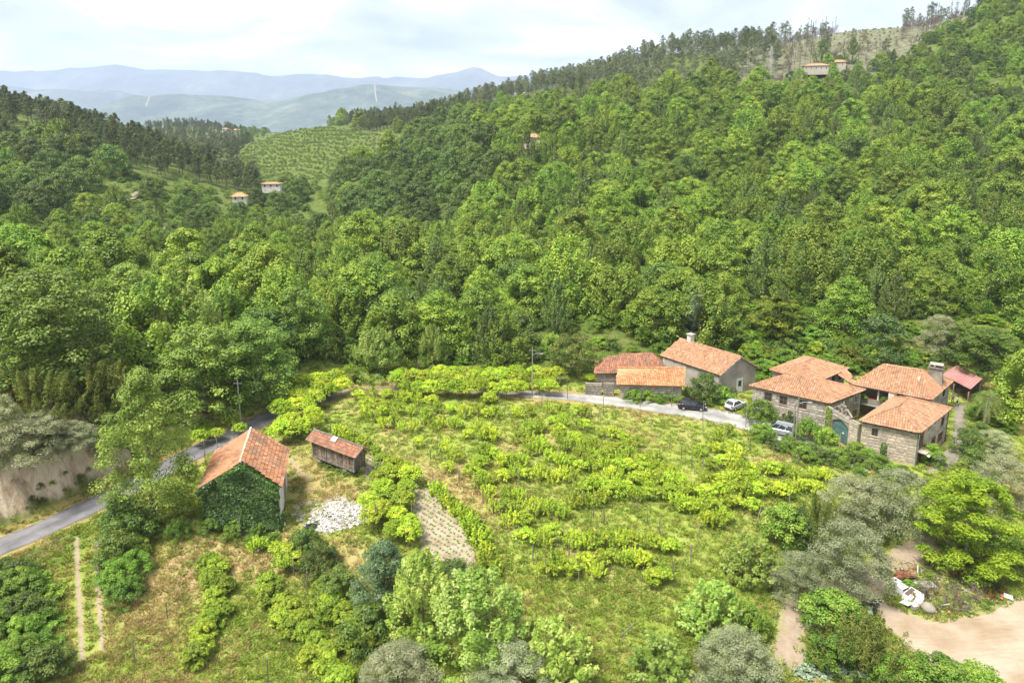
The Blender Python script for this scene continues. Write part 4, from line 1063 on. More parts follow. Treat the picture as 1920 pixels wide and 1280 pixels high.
def roof(parent, faces, ridges, mat, th=.12, w=.30, sag=0.0, edge='brown_wood', caps='tiles'):
    """roof planes as thin slabs, tiles on them, ridge caps along the hips"""
    rb = MB()
    for f in faces: rb.slab([tuple(np.array(p) - V3(0, 0, .0)) for p in f], th)
    r = rb.build('roof', mat, parent)
    Vs, Fs, n = [], [], 0
    for f in faces:
        V, F = tile_field(f, w=w, sag=sag)
        if len(V): Vs.append(V); Fs.append(F + n); n += len(V)
    to = link('roof_tile', np_mesh('roof_tile', np.vstack(Vs), np.vstack(Fs)), mat, r); to['kind'] = 'stuff'
    cb = MB()
    for a, b in ridges:
        a, b = np.array(a, float), np.array(b, float); L = np.linalg.norm(b - a); k = max(2, int(L / .42)); d = (b - a) / L
        for i in range(k):
            p = a + d * L * i / k; e = a + d * L * (i + 1.12) / k
            cb.tube([p + V3(0, 0, .07), e + V3(0, 0, .045)], [.17, .14], 7)
    co = cb.build('ridge_tile', mat if caps == 'tiles' else caps, r); co['kind'] = 'stuff'
    return r
def stone_variants():
    out = []
    for k in range(5):
        b = MB(); x = .5; bv = .06
        pts = []
        for z, i in ((-.5, 0), (.5, 0)):
            pass
        fr = [(-.5 + rng.random() * .06, -.5 + rng.random() * .1), (.5 - rng.random() * .06, -.5 + rng.random() * .1), (.5 - rng.random() * .06, .5 - rng.random() * .1), (-.5 + rng.random() * .06, .5 - rng.random() * .1)]
        back = [(p[0], 0.0, p[1]) for p in fr]; mid = [(p[0], -.6, p[1]) for p in fr]; top = [(p[0] * .86, -1.0, p[1] * .84) for p in fr]
        V = back + mid + top
        F = [(8, 9, 10, 11)] + [(i, (i + 1) % 4, 4 + (i + 1) % 4, 4 + i) for i in range(4)] + [(4 + i, 4 + (i + 1) % 4, 8 + (i + 1) % 4, 8 + i) for i in range(4)]
        b.add(V, F); out.append(b.mesh('stone'))
    return out
STONES = {m: stone_variants() for m in ('granite_block', 'granite_pale_block', 'granite_dark')}
for m, L_ in STONES.items():
    for q in L_: q.materials.append(MATS[m])
def stone_face(parent, a, b, z0, z1, mat='granite_block', holes=(), course=.40, ln=(.5, 1.0), top=None, depth=.06, limit=290, name='stone'):
    """courses of separate blocks on a wall face from a to b (seen from its right-hand side); holes = (s0, s1, z0, z1); top(s) = height of a sloping top"""
    a, b = np.array(a, float), np.array(b, float); d = b - a; L = np.linalg.norm(d); d /= L
    ang = math.atan2(d[1], d[0]); n = 0; z = z0
    while z < z1 - .12 and n < limit:
        h = course * (.8 + .4 * rng.random()); h = min(h, z1 - z); s = -rng.random() * .3
        while s < L - .08 and n < limit:
            l = rng.uniform(*ln); s0, s1 = max(s, 0.02), min(s + l, L - .02); s += l
            if s1 - s0 < .12: continue
            m = (s0 + s1) / 2
            if top is not None and z + h > top(m): continue
            bad = False
            for (h0, h1, hz0, hz1) in holes:
                if s1 > h0 and s0 < h1 and z + h > hz0 and z < hz1:
                    if s0 < h0 - .1 and s1 > h0: s1 = h0 - .01
                    elif s1 > h1 + .1 and s0 < h1: s0 = h1 + .01
                    else: bad = True
            if bad or s1 - s0 < .1: continue
            m = (s0 + s1) / 2; p = a + d * m
            o = bpy.data.objects.new(name, STONES[mat][int(rng.integers(5))]); COL.objects.link(o); o.parent = parent
            o.location = (p[0], p[1], z + h / 2); o.rotation_euler = (0, 0, ang); o.scale = (s1 - s0 - .025, depth * (.6 + .8 * rng.random()), h - .025); n += 1
        z += h
    return n
def face_frame(a, b):
    a, b = np.array(a[:2], float), np.array(b[:2], float); d = b - a; L = np.linalg.norm(d); d /= L
    return a, d, np.array([d[1], -d[0]]), L       # origin, along, outward (right-hand side), length
def window(parent, a, b, s, z0, z1, w_, frame='brown_wood', surround='granite_pale_block', proud=.05, mull=(1, 1), glass='window_glass', name='window'):
    """window at distance s along the wall a-b: stone surround, frame, pane, bars"""
    o_, d, out, L = face_frame(a, b); ang = math.atan2(d[1], d[0]); c = o_ + d * s
    def P(ds, off, z): q = c + d * ds + out * off; return (q[0], q[1], z)
    H = z1 - z0
    wb = MB()
    for ds, ww, zz, hh in ((-w_ / 2 + .035, .07, (z0 + z1) / 2, H), (w_ / 2 - .035, .07, (z0 + z1) / 2, H)): wb.box(P(ds, .03, zz), (ww, .07, hh), ang)
    for zz in (z0 + .035, z1 - .035): wb.box(P(0, .03, zz), (w_ - .142, .07, .07), ang)
    for k in range(mull[0]): wb.box(P(-w_ / 2 + w_ * (k + 1) / (mull[0] + 1), .03, (z0 + z1) / 2), (.05, .05, H - .142), ang)
    for k in range(mull[1]): wb.box(P(0, .028, z0 + H * (k + 1) / (mull[1] + 1)), (w_ - .142, .04, .045), ang)
    wo = wb.build(name, frame, parent)
    MB().box(P(0, .008, (z0 + z1) / 2), (w_ - .13, .012, H - .13), ang).build('pane', glass, wo)
    if surround:
        MB().box(P(0, proud * .5, z0 - .09), (w_ + .4, proud + .09, .16), ang).build('sill', surround, wo)
        MB().box(P(0, proud * .5, z1 + .11), (w_ + .5, proud + .04, .2), ang).build('lintel', surround, wo)
    return wo
def door(parent, a, b, s, z0, h, w_, mat='white_paint', glazed=True, name='door'):
    o_, d, out, L = face_frame(a, b); ang = math.atan2(d[1], d[0]); c = o_ + d * s
    def P(ds, off, z): q = c + d * ds + out * off; return (q[0], q[1], z)
    do = MB().box(P(0, .02, z0 + h / 2), (w_, .06, h), ang).build(name, mat, parent)
    fb = MB()
    for ds in (-w_ / 2 - .06, w_ / 2 + .06): fb.box(P(ds, .04, z0 + h / 2), (.1, .1, h), ang)
    fb.box(P(0, .04, z0 + h + .05), (w_ + .22, .1, .1), ang); fb.build('frame', mat, do)
    if glazed: MB().box(P(0, .055, z0 + h * .68), (w_ * .62, .02, h * .42), ang).build('pane', 'window_glass', do)
    MB().box(P(w_ * .38, .08, z0 + h * .45), (.04, .06, .14), ang).build('handle', 'grey_metal', do)
    return do
def plane_hit(u, v, P, Q):
    """where the picture ray meets the upright plane through P and Q"""
    d = ray(u, v); P, Q = np.array(P[:2], float), np.array(Q[:2], float); e = Q - P; n = np.array([e[1], -e[0]])
    t = (P @ n) / (d[:2] @ n)
    return V3(0, 0, CAM_H) + d * t
def inset(poly, k):
    c = np.mean(np.array(poly)[:, :2], axis=0); return [tuple(np.array(p[:2]) + (c - np.array(p[:2])) / np.linalg.norm(c - np.array(p[:2])) * k) for p in poly]
def wall_body(parent, foot, z0, z1, mat, gable=None, name='wall'):
    """upright walls over a footprint; gable = list of (index of edge, apex z)"""
    b = MB(); b.prism([tuple(p[:2]) for p in foot], z0, z1)
    if gable:
        (i, j), zr = gable
        n = len(foot)
        a, c = np.array(foot[i][:2]), np.array(foot[(i + 1) % n][:2]); e, f = np.array(foot[j][:2]), np.array(foot[(j + 1) % n][:2])
        m1, m2 = (a + c) / 2, (e + f) / 2
        V = [(*a, z1), (*c, z1), (*m1, zr), (*e, z1), (*f, z1), (*m2, zr)]
        b.add(V, [(0, 1, 2), (3, 4, 5), (1, 3, 5, 2), (4, 0, 2, 5), (0, 4, 3, 1)])
    return b.build(name, mat, parent)
def chimney(parent, x, y, z0, z1, w_, mat, cap='terracotta'):
    b = MB().box((x, y, (z0 + z1) / 2), (w_, w_, z1 - z0), .6); c = b.build('chimney', mat, parent)
    MB().box((x, y, z1 + .06), (w_ * 1.35, w_ * 1.35, .1), .6).build('chimney_cap', cap, c)
    return c
def gutter(parent, a, b, mat='tar_black'):
    MB().tube([a, b], .055, 6).build('gutter', mat, parent)

# ------------------------------------------------------------------ stone farmhouse in front (near right)
def house_front():
    ze = 4.6
    A, B, C, D = [V3(x, y, ze) for x, y in ((45.2, 83.3), (51.0, 79.7), (59.8, 87.4), (53.9, 91.2))]
    mAB, mCD = (A + B) / 2, (C + D) / 2
    r1 = plane_hit(1683, 762, mAB, mCD); r2 = plane_hit(1704, 746, mAB, mCD)
    t = empty('farmhouse', ((A + C) / 2 * V3(1, 1, 0)), 0, 'pale stone two-storey farmhouse with salmon hipped roof, right of the green gate', 'house')
    inv = -np.array(t.location)
    W = [tuple(p) for p in inset([A, B, C, D], .55)]
    o = Vector(t.location)
    def fin():
        for ch in t.children: ch.location = ch.location - o
    wall_body(t, W, -1.2, ze - .02, 'mortar_pale')
    roof(t, [(A, B, r1), (B, C, r2, r1), (C, D, r2), (D, A, r1, r2)], [(A, r1), (B, r1), (r1, r2), (C, r2), (D, r2)], 'tiles_salmon')
    a, b, c = W[0], W[1], W[2]
    stone_face(t, a, b, -.2, ze - .1, 'granite_pale_block', [(1.0, 2.0, 2.7, 4.0)], limit=145, course=.42)
    window(t, a, b, 1.5, 2.85, 3.85, .75, 'brown_wood', mull=(1, 0))
    stone_face(t, b, c, -.2, ze - .1, 'granite_pale_block', [(.5, 1.9, 1.9, 4.2), (5.0, 6.1, 2.6, 4.0), (8.2, 9.4, 2.7, 4.2), (.4, 1.7, -.2, 1.4), (5.3, 6.6, -.2, 2.0), (7.6, 9.4, .5, 2.1)], limit=150, course=.5, ln=(.6, 1.3))
    door(t, b, c, 1.2, 1.95, 2.1, 1.0, 'brown_wood', True, 'balcony_door')
    door(t, b, c, 1.05, -.1, 1.6, .95, 'brown_wood', False)
    door(t, b, c, 5.95, -.1, 2.0, 1.0, 'brown_wood', True)
    window(t, b, c, 5.55, 2.8, 3.8, .7, 'white_paint', None, mull=(1, 0))
    window(t, b, c, 8.8, 2.8, 4.0, .9, 'brown_wood', mull=(1, 0))
    window(t, b, c, 8.5, .6, 1.9, 1.4, 'brown_wood', mull=(2, 1))
    o_, d, out, L = face_frame(b, c); p = o_ + d * 1.2 + out * .55
    bal = MB().box((p[0], p[1], 1.78), (1.9, 1.1, .16), math.atan2(d[1], d[0])).build('balcony', 'granite_pale_block', t)
    p2 = o_ + d * 1.2 + out * .95
    MB().box((p2[0], p2[1], 1.6), (1.6, .9, .06), math.atan2(d[1], d[0]), tilt=(.35, 0)).build('awning', 'white_paint', t)
    gutter(t, A - V3(0, 0, .1), B - V3(0, 0, .1)); gutter(t, B - V3(0, 0, .1), C - V3(0, 0, .1))
    q = np.array(b) + (np.array(b) - np.mean(np.array(W), 0)) * .02
    MB().tube([(q[0], q[1], ze - .1), (q[0], q[1], -.3)], .06, 6).build('drainpipe', 'green_metal', t)
    q = np.array(c) + (np.array(c) - np.mean(np.array(W), 0)) * .015
    MB().tube([(q[0], q[1], ze - .1), (q[0], q[1], -.3)], .06, 6).build('drainpipe', 'tar_black', t)
    cp = plane_hit(1677, 742, D, A); cx, cy = cp[0] - .4, cp[1] - .2
    chimney(t, cx, cy, 3.8, cp[2] + .7, .75, 'whitewash')
    # stand everything at the thing's own base
    fin()
    return W
W1 = house_front()

def rebase(t):
    o = Vector(t.location)
    for ch in t.children: ch.location = ch.location - o
def house_big():
    ze = 4.2
    A, B, C = [V3(x, y, ze) for x, y in ((35.4, 96.6), (44.4, 89.9), (52.0, 95.0))]; D = A + (C - B)
    m1, m2 = (D + A) / 2, (B + C) / 2
    r1 = plane_hit(1482, 700, m1, m2); r2 = plane_hit(1537, 711, m1, m2)
    t = empty('farmhouse', (A + C) / 2 * V3(1, 1, 0), 0, 'large granite farmhouse with three brown windows and hipped tile roof, left of the green gate', 'house')
    W = inset([A, B, C, D], .6)
    wall_body(t, W, -1, ze - .02, 'mortar')
    roof(t, [(D, A, r1), (A, B, r2, r1), (B, C, r2), (C, D, r1, r2)], [(A, r1), (D, r1), (r1, r2), (B, r2), (C, r2)], 'tiles_salmon')
    a, b, c = W[0], W[1], W[2]
    L = np.linalg.norm(np.array(b) - np.array(a))
    ws = [L * f for f in (.22, .43, .69)]
    stone_face(t, a, b, 0, ze - .08, 'granite_block', [(s - .6, s + .6, 2.35, 3.95) for s in ws], limit=180)
    for s in ws: window(t, a, b, s, 2.45, 3.75, 1.05, 'brown_wood', mull=(1, 1))
    Lc = np.linalg.norm(np.array(c) - np.array(b))
    stone_face(t, b, c, 0, ze - .08, 'granite_block', [(Lc - 1.9, Lc - .6, 2.3, 4.0), (Lc - 1.9, Lc - .5, .2, 1.6)], limit=105, course=.5, ln=(.6, 1.2))
    window(t, b, c, Lc - 1.25, 2.5, 3.7, .9, 'white_paint', mull=(1, 0)); window(t, b, c, Lc - 1.25, .4, 1.4, .9, 'brown_wood', mull=(1, 0))
    gutter(t, B - V3(0, 0, .1), C - V3(0, 0, .1))
    rebase(t); return W
W2 = house_big()
def house_back():
    ze = 5.0; dr = V3(-.787, -.617, 0); pp = V3(-.617, .787, 0)
    E1 = V3(52.8, 101.9, ze); A = E1 + dr * 10.3; B = E1; C = B + pp * 7.4; D = A + pp * 7.4
    m1, m2 = (A + D) / 2, (B + C) / 2
    r2 = plane_hit(1526, 672, m1, m2); r1 = m1 + (m2 - m1) * .36; r1[2] = r2[2]
    t = empty('farmhouse', (A + C) / 2 * V3(1, 1, 0), 0, 'upper tiled farmhouse wing rising behind the large granite farmhouse', 'house')
    W = inset([A, B, C, D], .6)
    wall_body(t, W, -.5, ze - .02, 'grey_render')
    roof(t, [(A, B, r2, r1), (B, C, r2), (C, D, r1, r2), (D, A, r1)], [(A, r1), (B, r2), (C, r2), (D, r1), (r1, r2)], 'tiles_salmon')
    L = np.linalg.norm(np.array(W[1]) - np.array(W[0]))
    for s in (L - 3.6, L - 1.4): window(t, W[0], W[1], s, 3.6, 4.75, .8, 'dark_interior', None, mull=(1, 0))
    # small lean-to roof joining it to the right-hand house
    p = [at_z(1570, 702, 4.8), at_z(1597, 720, 4.3), at_z(1597, 706, 4.9), at_z(1586, 694, 5.2)]
    roof(t, [(p[0], p[1], p[2], p[3])], [(p[3], p[2])], 'tiles_salmon')
    rebase(t)
house_back()
def house_court():
    ze = 4.6
    A, B, C = [V3(x, y, ze) for x, y in ((50.5, 96.1), (58.7, 90.2), (66.5, 97.6))]; D = A + (C - B)
    m1, m2 = (D + A) / 2, (B + C) / 2
    r1 = plane_hit(1657, 684, m1, m2); r2 = plane_hit(1729, 694, m1, m2)
    t = empty('farmhouse', (A + C) / 2 * V3(1, 1, 0), 0, 'broad courtyard farmhouse with open gallery and a massive stone chimney', 'house')
    W = inset([A, B, C, D], .55); a, b, c, d_ = [np.array(p) for p in W]
    # the gallery side is set back under the eave
    o_, d, out, L = face_frame(a, b); a2, b2 = a - out * 2.3, b - out * 2.3
    e = (c - b) / np.linalg.norm(c - b); b3 = b + e * 2.3
    wall_body(t, [a2, b2 + d * 0, b3, c, d_], -.6, ze - .02, 'mortar')
    roof(t, [(D, A, r1), (A, B, r2, r1), (B, C, r2), (C, D, r1, r2)], [(A, r1), (D, r1), (r1, r2), (B, r2), (C, r2)], 'tiles_salmon')
    MB().slab([(*a, 2.0), (*b, 2.0), (*(b - out * 2.25), 2.0), (*(a - out * 2.25), 2.0)], .25).build('gallery_floor', 'concrete', t)
    ang = math.atan2(d[1], d[0])
    for f in (.04, .33, .63, .97):
        p = a + d * L * f - out * .2; MB().box((p[0], p[1], 2.25), (.22, .22, 4.5), ang).build('post', 'whitewash', t)
    MB().box((*(a + d * L * .5 - out * .1), 2.45), (L * .9, .08, .7), ang).build('railing', 'granite_dark', t)
    MB().box((*(b + e * 1.15), 2.0), (.3, 2.3, 5.1), ang + .1).build('end_wall', 'granite_block', t)
    stone_face(t, b, c, -.2, ze - .1, 'granite_block', [(6.8, 7.7, 2.9, 4.2)], limit=170, course=.55, ln=(.7, 1.5))
    window(t, b, c, 7.25, 3.0, 4.1, .75, 'dark_interior', mull=(1, 0))
    # massive granite chimney, white flue pipe
    P = plane_hit(1747, 712, m1 + (C - B) * .0, m2); x, y = r2[0] + 2.0, r2[1] - .1
    z0 = 5.0
    ch = MB().box((x, y, z0 + 1.0), (2.0, 1.5, 2.9), ang, taper=.8).build('chimney', 'granite_dark', t)
    MB().box((x, y, z0 + 2.55), (2.0, 1.5, .18), ang).build('chimney_cap', 'granite_dark', ch)
    for k, (dx, dy) in enumerate(((-.6, -.4), (.6, -.4), (.6, .4), (-.6, .4))):
        MB().box((x + dx * .9, y + dy, z0 + 2.82), (.22, .22, .36), ang).build('cap_stone', 'granite_dark', ch)
    MB().box((x, y, z0 + 3.06), (1.7, 1.2, .12), ang).build('top_slab', 'granite', ch)
    fp = plane_hit(1722, 720, A + (r1 - A) * .6, B + (r2 - B) * .6)
    MB().tube([(fp[0], fp[1], fp[2] - .5), (fp[0], fp[1], fp[2] + 1.1)], .13, 8).build('flue_pipe', 'whitewash', t)
    gutter(t, A - V3(0, 0, .1), B - V3(0, 0, .1))
    rebase(t)
    # tables with red cloths and a tub of flowers on the gallery
    for i, (f, lb) in enumerate(((.30, 'red covered gallery table, left one of two'), (.56, 'orange red covered gallery table, right one of two'))):
        p = a + d * L * f - out * 1.1
        q = empty('table', (p[0], p[1], 2.0), ang, lb, 'table', 'tables in the courtyard gallery')
        MB().box((0, 0, .76), (1.7, .9, .06)).build('tabletop', 'red_cloth', q)
        MB().box((0, -.45, .55), (1.7, .03, .42)).build('cloth_drop', 'red_cloth', q)
        for sx in (-.75, .75):
            for sy in (-.36, .36): MB().box((sx, sy, .365), (.07, .07, .73)).build('leg', 'brown_wood', q)
    for f in (.12, .42, .72):
        p = a + d * L * f + out * .12; plant('scrub', p[0], p[1], .34, 'balcony_plant', 'green trailing plant on the gallery railing, %s' % {.12: 'leftmost', .42: 'middle', .72: 'rightmost'}[f], 'plant', 'plants on the gallery railing', z=2.7)
house_court()
def gate_wall():
    a = np.array([44.0, 89.6]); b = np.array([45.7, 83.9]); o_, d, out, L = face_frame(a, b); ang = math.atan2(d[1], d[0])
    t = empty('gate_wall', (*((a + b) / 2), 0), 0, 'granite gateway wall with ornate top between the two front farmhouses', 'wall')
    g0, g1, zt = 1.35, 4.35, 3.25
    mb = MB()
    for s0, s1, z1 in ((0, g0, 4.0), (g1, L, 3.9)):
        c = o_ + d * (s0 + s1) / 2; mb.box((c[0], c[1], z1 / 2 - .2), (s1 - s0, .55, z1 + .4), ang)
    k = 9
    for i in range(k):     # arch ring over the gate
        f = (i + .5) / k; s = g0 + (g1 - g0) * f; zb = 2.55 + .62 * math.sin(f * math.pi); c = o_ + d * s
        mb.box((c[0], c[1], (zb + 4.05) / 2), ((g1 - g0) / k - .004, .55, 4.05 - zb), ang)
    mb.build('wall', 'mortar', t)
    stone_face(t, a - out * -.28, a + d * g0 + out * .28, .1, 3.9, 'granite_block', limit=30)
    stone_face(t, a + d * g1 + out * .28, b + out * .28, .1, 3.8, 'granite_pale_block', limit=30)
    stone_face(t, a + d * g0 + out * .28, a + d * g1 + out * .28, 3.3, 4.0, 'granite_block', limit=10)
    for i, (f, h) in enumerate(((.3, .9), (.5, 1.7), (.7, .9))):     # finials: cross in the middle
        c = o_ + d * (g0 + (g1 - g0) * f); fb = MB().box((c[0], c[1], 4.05 + h / 2), (.22, .2, h), ang, taper=.7)
        if i == 1: fb.box((c[0], c[1], 4.05 + h * .68), (.95, .18, .2), ang)
        else: fb.box((c[0], c[1], 4.05 + h * .8), (.42, .34, .3), ang)
        fb.build('finial', 'granite_dark', t)
    cb = MB(); pts = [o_ + d * (g0 + (g1 - g0) * f) for f in np.linspace(-.05, 1.05, 9)]
    cb.tube([(p[0], p[1], 4.1 + .75 * abs(math.sin(f * 2 * math.pi)) * (1 if 0 < f < 1 else .3)) for p, f in zip(pts, np.linspace(-.05, 1.05, 9))], .13, 6); cb.build('scroll', 'granite_dark', t)
    rebase(t)
    gt = empty('gate', (*(o_ + d * (g0 + g1) / 2), 0), 0, 'closed green metal double gate in the stone gateway', 'gate')
    for sgn in (-1, 1):
        mb = MB(); W_ = (g1 - g0) / 2 - .03
        c = o_ + d * ((g0 + g1) / 2 + sgn * W_ * .51) + out * .05
        n = 6
        leaf = []
        for i in range(n):
            f = (i + .5) / n; s = (g0 + g1) / 2 + sgn * W_ * f; zt_ = 2.5 + .62 * math.sin(((s - g0) / (g1 - g0)) * math.pi)
            q = o_ + d * s + out * .05; bd = MB().box((q[0], q[1], zt_ / 2 + .06), (W_ / n - .02, .05, zt_ - .06), ang); leaf.append(bd)
        first = leaf[0].build('gate_leaf', 'green_metal', gt)
        for bd in leaf[1:]: bd.build('plank', 'green_metal', first)
        hb = MB()
        for z in (.35, 1.3, 2.2):
            q = o_ + d * ((g0 + g1) / 2 + sgn * W_ * .5) + out * .09; hb.box((q[0], q[1], z), (W_ - .1, .04, .09), ang)
        hb.build('rail', 'green_metal', first)
    q = o_ + d * ((g0 + g1) / 2 + .45) + out * .1; MB().box((q[0], q[1], 1.45), (.3, .03, .2), ang).build('plate', 'white_paint', gt)
    rebase(gt)
gate_wall()
def shed():
    z = 3.3
    P = [at_z(1766, 702, z), at_z(1795, 684, z + .8), at_z(1842, 710, z + .5), at_z(1820, 730, z - .1)]
    c = np.mean(P, 0); t = empty('shed', (c[0], c[1], float(gz(c[0], c[1]))), 0, 'open shed with pink metal sheet roof right of the courtyard farmhouse', 'shed')
    P = [np.array(p) for p in P]; n = 22; mb = MB()
    A, B, C, D = P[0], P[1], P[2], P[3]
    for i in range(n):     # ribbed sheet
        f0, f1 = i / n, (i + 1) / n; lift = V3(0, 0, .05 if i % 2 else 0)
        mb.slab([A + (D - A) * f0 + lift, A + (D - A) * f1 + lift, B + (C - B) * f1 + lift, B + (C - B) * f0 + lift], .03)
    mb.build('roof', 'pink_sheet', t)
    for p in (A, B, C, D, (A + D) / 2): MB().box((p[0] * .995, p[1] * .998, (p[2] - .6) / 2), (.15, .15, p[2]), .4).build('post', 'old_wood', t)
    q = [B + (C - B) * 0 - V3(0, 0, .15), C - V3(0, 0, .15)]
    MB().poly([(B[0], B[1], -.3), (C[0], C[1], -.3), (C[0], C[1], C[2] - .1), (B[0], B[1], B[2] - .1)]).build('back_wall', 'granite_dark', t)
    rebase(t)
    for i, (f, s, lb, cat, m) in enumerate(((.25, (1.2, .8, 1.0), 'stack of dark wooden boxes under the pink shed roof', 'box', 'old_wood'), (.55, (1.6, .9, .8), 'low dark workbench under the pink shed roof', 'bench', 'old_wood'), (.8, (.9, .9, 1.2), 'tall dark barrel shape under the pink shed roof', 'barrel', 'brown_wood'))):
        p = (A + (D - A) * f + (B + (C - B) * f)) / 2; z0 = float(gz(p[0], p[1]))
        b = MB()
        if cat == 'barrel': b.tube([(0, 0, 0), (0, 0, .3), (0, 0, .6), (0, 0, 1.2)], [.38, .46, .46, .38], 12)
        elif cat == 'bench':
            b.box((0, 0, .75), (1.6, .9, .08))
            for sx in (-.7, .7):
                for sy in (-.35, .35): b.box((sx, sy, .355), (.08, .08, .70))
        else:
            for k in range(3): b.box((.05 * (k % 2), .04 * k, .2 + .34 * k), (1.2 - .1 * k, .8, .32), .1 * k)
        o = b.build({'barrel': 'barrel', 'bench': 'workbench', 'box': 'box_stack'}[cat], m, None, (p[0], p[1], z0)); tag(o, lb, cat)
shed()
# ------------------------------------------------------------------ long gable house, low brown house and orange roofed shed
def house_long():
    ze = 4.0
    P1, P2, P3 = V3(25.2, 111.2, ze), V3(32.6, 101.6, ze), V3(39.9, 104.9, ze); P4 = P3 + (P1 - P2)
    m1, m2 = (P1 + P4) / 2, (P2 + P3) / 2
    r1 = plane_hit(1279.5, 634, m1, m2); r2 = plane_hit(1392, 672.5, m1, m2); r1[2] = r2[2] = (r1[2] + r2[2]) / 2
    r1[:2] = m1[:2]; r2[:2] = m2[:2]
    t = empty('gable_house', (m1 + m2) / 2 * V3(1, 1, 0), 0, 'long grey gable house with salmon roof, white door and smoking chimney', 'house')
    W = [tuple((np.array(p) + ((np.mean([P1, P2, P3, P4], 0) - p) / np.linalg.norm(np.mean([P1, P2, P3, P4], 0) - p)) * .5)[:2]) for p in (P1, P2, P3, P4)]
    wall_body(t, W, -.5, ze - .06, 'grey_render', ((1, 3), r1[2] - .12))
    roof(t, [(P1, P2, r2, r1), (P3, P4, r1, r2)], [(r1, r2)], 'tiles_salmon')
    L = np.linalg.norm(np.array(W[2]) - np.array(W[1]))
    door(t, W[1], W[2], L * .57, .35, 2.2, 1.0, 'white_paint', True)
    La = np.linalg.norm(np.array(W[1]) - np.array(W[0]))
    MB().box((*((np.array(W[0]) * .97 + np.array(W[1]) * .03)), 3.0), (.12, .3, 1.8), .9).build('pillar', 'whitewash', t)
    for s in (1.6, 3.4): window(t, W[0], W[1], s, 2.3, 3.6, 1.0, 'whitewash', None, mull=(1, 0))
    o_, d, out, L2 = face_frame(W[0], W[1]); MB().box((*(o_ + d * 2.5 + out * .02), 2.6), (5.0, .04, 2.3), math.atan2(d[1], d[0])).build('pale_wall', 'cream_wall', t)
    b1 = (P2 + P3) / 2; 
    for x, y in ((P2, r2), (P3, r2)): MB().tube([x - V3(0, 0, .08), y - V3(0, 0, .08)], .08, 5).build('verge_board', 'granite_dark', t)
    cp = plane_hit(1299, 634, m1, m2); chimney(t, cp[0] - .2, cp[1] + .6, r1[2] - .6, r1[2] + 1.25, .85, 'whitewash', 'concrete')
    rebase(t)
house_long()
def house_low():
    A, B, C, D = [V3(x, y, 3.1) for x, y in ((13.3, 104.9), (24.8, 105.4), (25.6, 111.3), (14.5, 111.3))]
    m1, m2 = (A + D) / 2, (B + C) / 2
    r1 = plane_hit(1142, 670, m1, m2); r2 = plane_hit(1222, 662, m1, m2)
    t = empty('low_house', (A + C) / 2 * V3(1, 1, 0), 0, 'low house with mossy brown hipped roof behind the orange roofed shed', 'house')
    W = inset([A, B, C, D], .5); wall_body(t, W, -.4, 3.05, 'mortar')
    roof(t, [(A, B, r2, r1), (B, C, r2), (C, D, r1, r2), (D, A, r1)], [(A, r1), (B, r2), (C, r2), (D, r1), (r1, r2)], 'tiles_old')
    stone_face(t, W[0], W[1], .2, 3.0, 'granite_dark', limit=60)
    rebase(t)
house_low()
def shed_orange():
    A, B, C, D = V3(16.3, 100.9, 2.75), V3(26.7, 100.1, 2.75), V3(27.7, 103.9, 4.35), V3(16.9, 104.1, 4.35)
    t = empty('tiled_shed', (A + C) / 2 * V3(1, 1, 0), 0, 'stone shed with bright orange single slope tile roof beside the lane', 'shed')
    W = [(16.9, 101.4), (26.4, 100.7), (27.1, 103.6), (17.3, 103.8)]
    wall_body(t, W, -.4, 2.7, 'mortar')
    roof(t, [(A, B, C, D)], [(D, C)], 'tiles_orange', w=.36)
    stone_face(t, W[0], W[1], .1, 2.65, 'granite_block', limit=120); stone_face(t, W[1], W[2], .1, 2.65, 'granite_block', limit=40)
    rebase(t)
    t = empty('garden_wall', (13.5, 101.9, .2), 0, 'old stone garden wall left of the orange roofed shed', 'wall')
    a, b = (11.6, 103.4), (16.2, 102.6)
    mb = MB().box((13.0, 103.2, 1.0), (2.6, .5, 2.2), -.15); mb.box((15.4, 102.75, 1.1), (1.7, .5, 2.4), -.15); mb.build('wall', 'mortar', t)
    stone_face(t, (11.7, 103.1), (14.3, 102.72), .2, 2.0, 'granite_dark', limit=40); stone_face(t, (14.55, 102.6), (16.2, 102.35), .2, 2.2, 'granite_dark', limit=30)
    rebase(t)
shed_orange()
# ------------------------------------------------------------------ ivy clad barn and wooden granary
def ivy_sheet(parent, pts, n, leaf, mat='leaf_ivy', thick=.22, name='ivy', tris=None):
    """a coat of leaves over a wall polygon (fan of triangles)"""
    q = np.array(pts, float); T = [(0, i, i + 1) for i in range(1, len(q) - 1)]
    ar = np.array([np.linalg.norm(np.cross(q[b] - q[a], q[c] - q[a])) for a, b, c in T]); ch = rng.choice(len(T), n, p=ar / ar.sum())
    r1, r2 = np.sqrt(rng.random(n)), rng.random(n); T = np.array(T)[ch]
    P = q[T[:, 0]] * (1 - r1)[:, None] + q[T[:, 1]] * (r1 * (1 - r2))[:, None] + q[T[:, 2]] * (r1 * r2)[:, None]
    nrm = np.cross(q[1] - q[0], q[2] - q[0]); nrm /= np.linalg.norm(nrm)
    if nrm[1] > 0: nrm = -nrm
    bump = fbm(P[:, 0] * 3 + P[:, 2] * 2.1, P[:, 2] * 3 - P[:, 1], .35, 3, 77) + .5
    P = P + nrm * (thick * (.25 + bump * 1.3) * (.6 + .4 * rng.random(n)))[:, None]
    nn = unit(nrm * .7 + np.array([0, 0, .55]) + rng.normal(size=(n, 3)) * .38)
    V, F = leaf_geo(P, nn, leaf * (.7 + .6 * rng.random(n)), .85)
    rn = np.repeat(np.clip(bump * .5 + rng.random(n) * .5, 0, 1), 2)
    o = link(name, np_mesh(name, V, F, rnd=rn), mat, parent); o['kind'] = 'stuff'
    return o
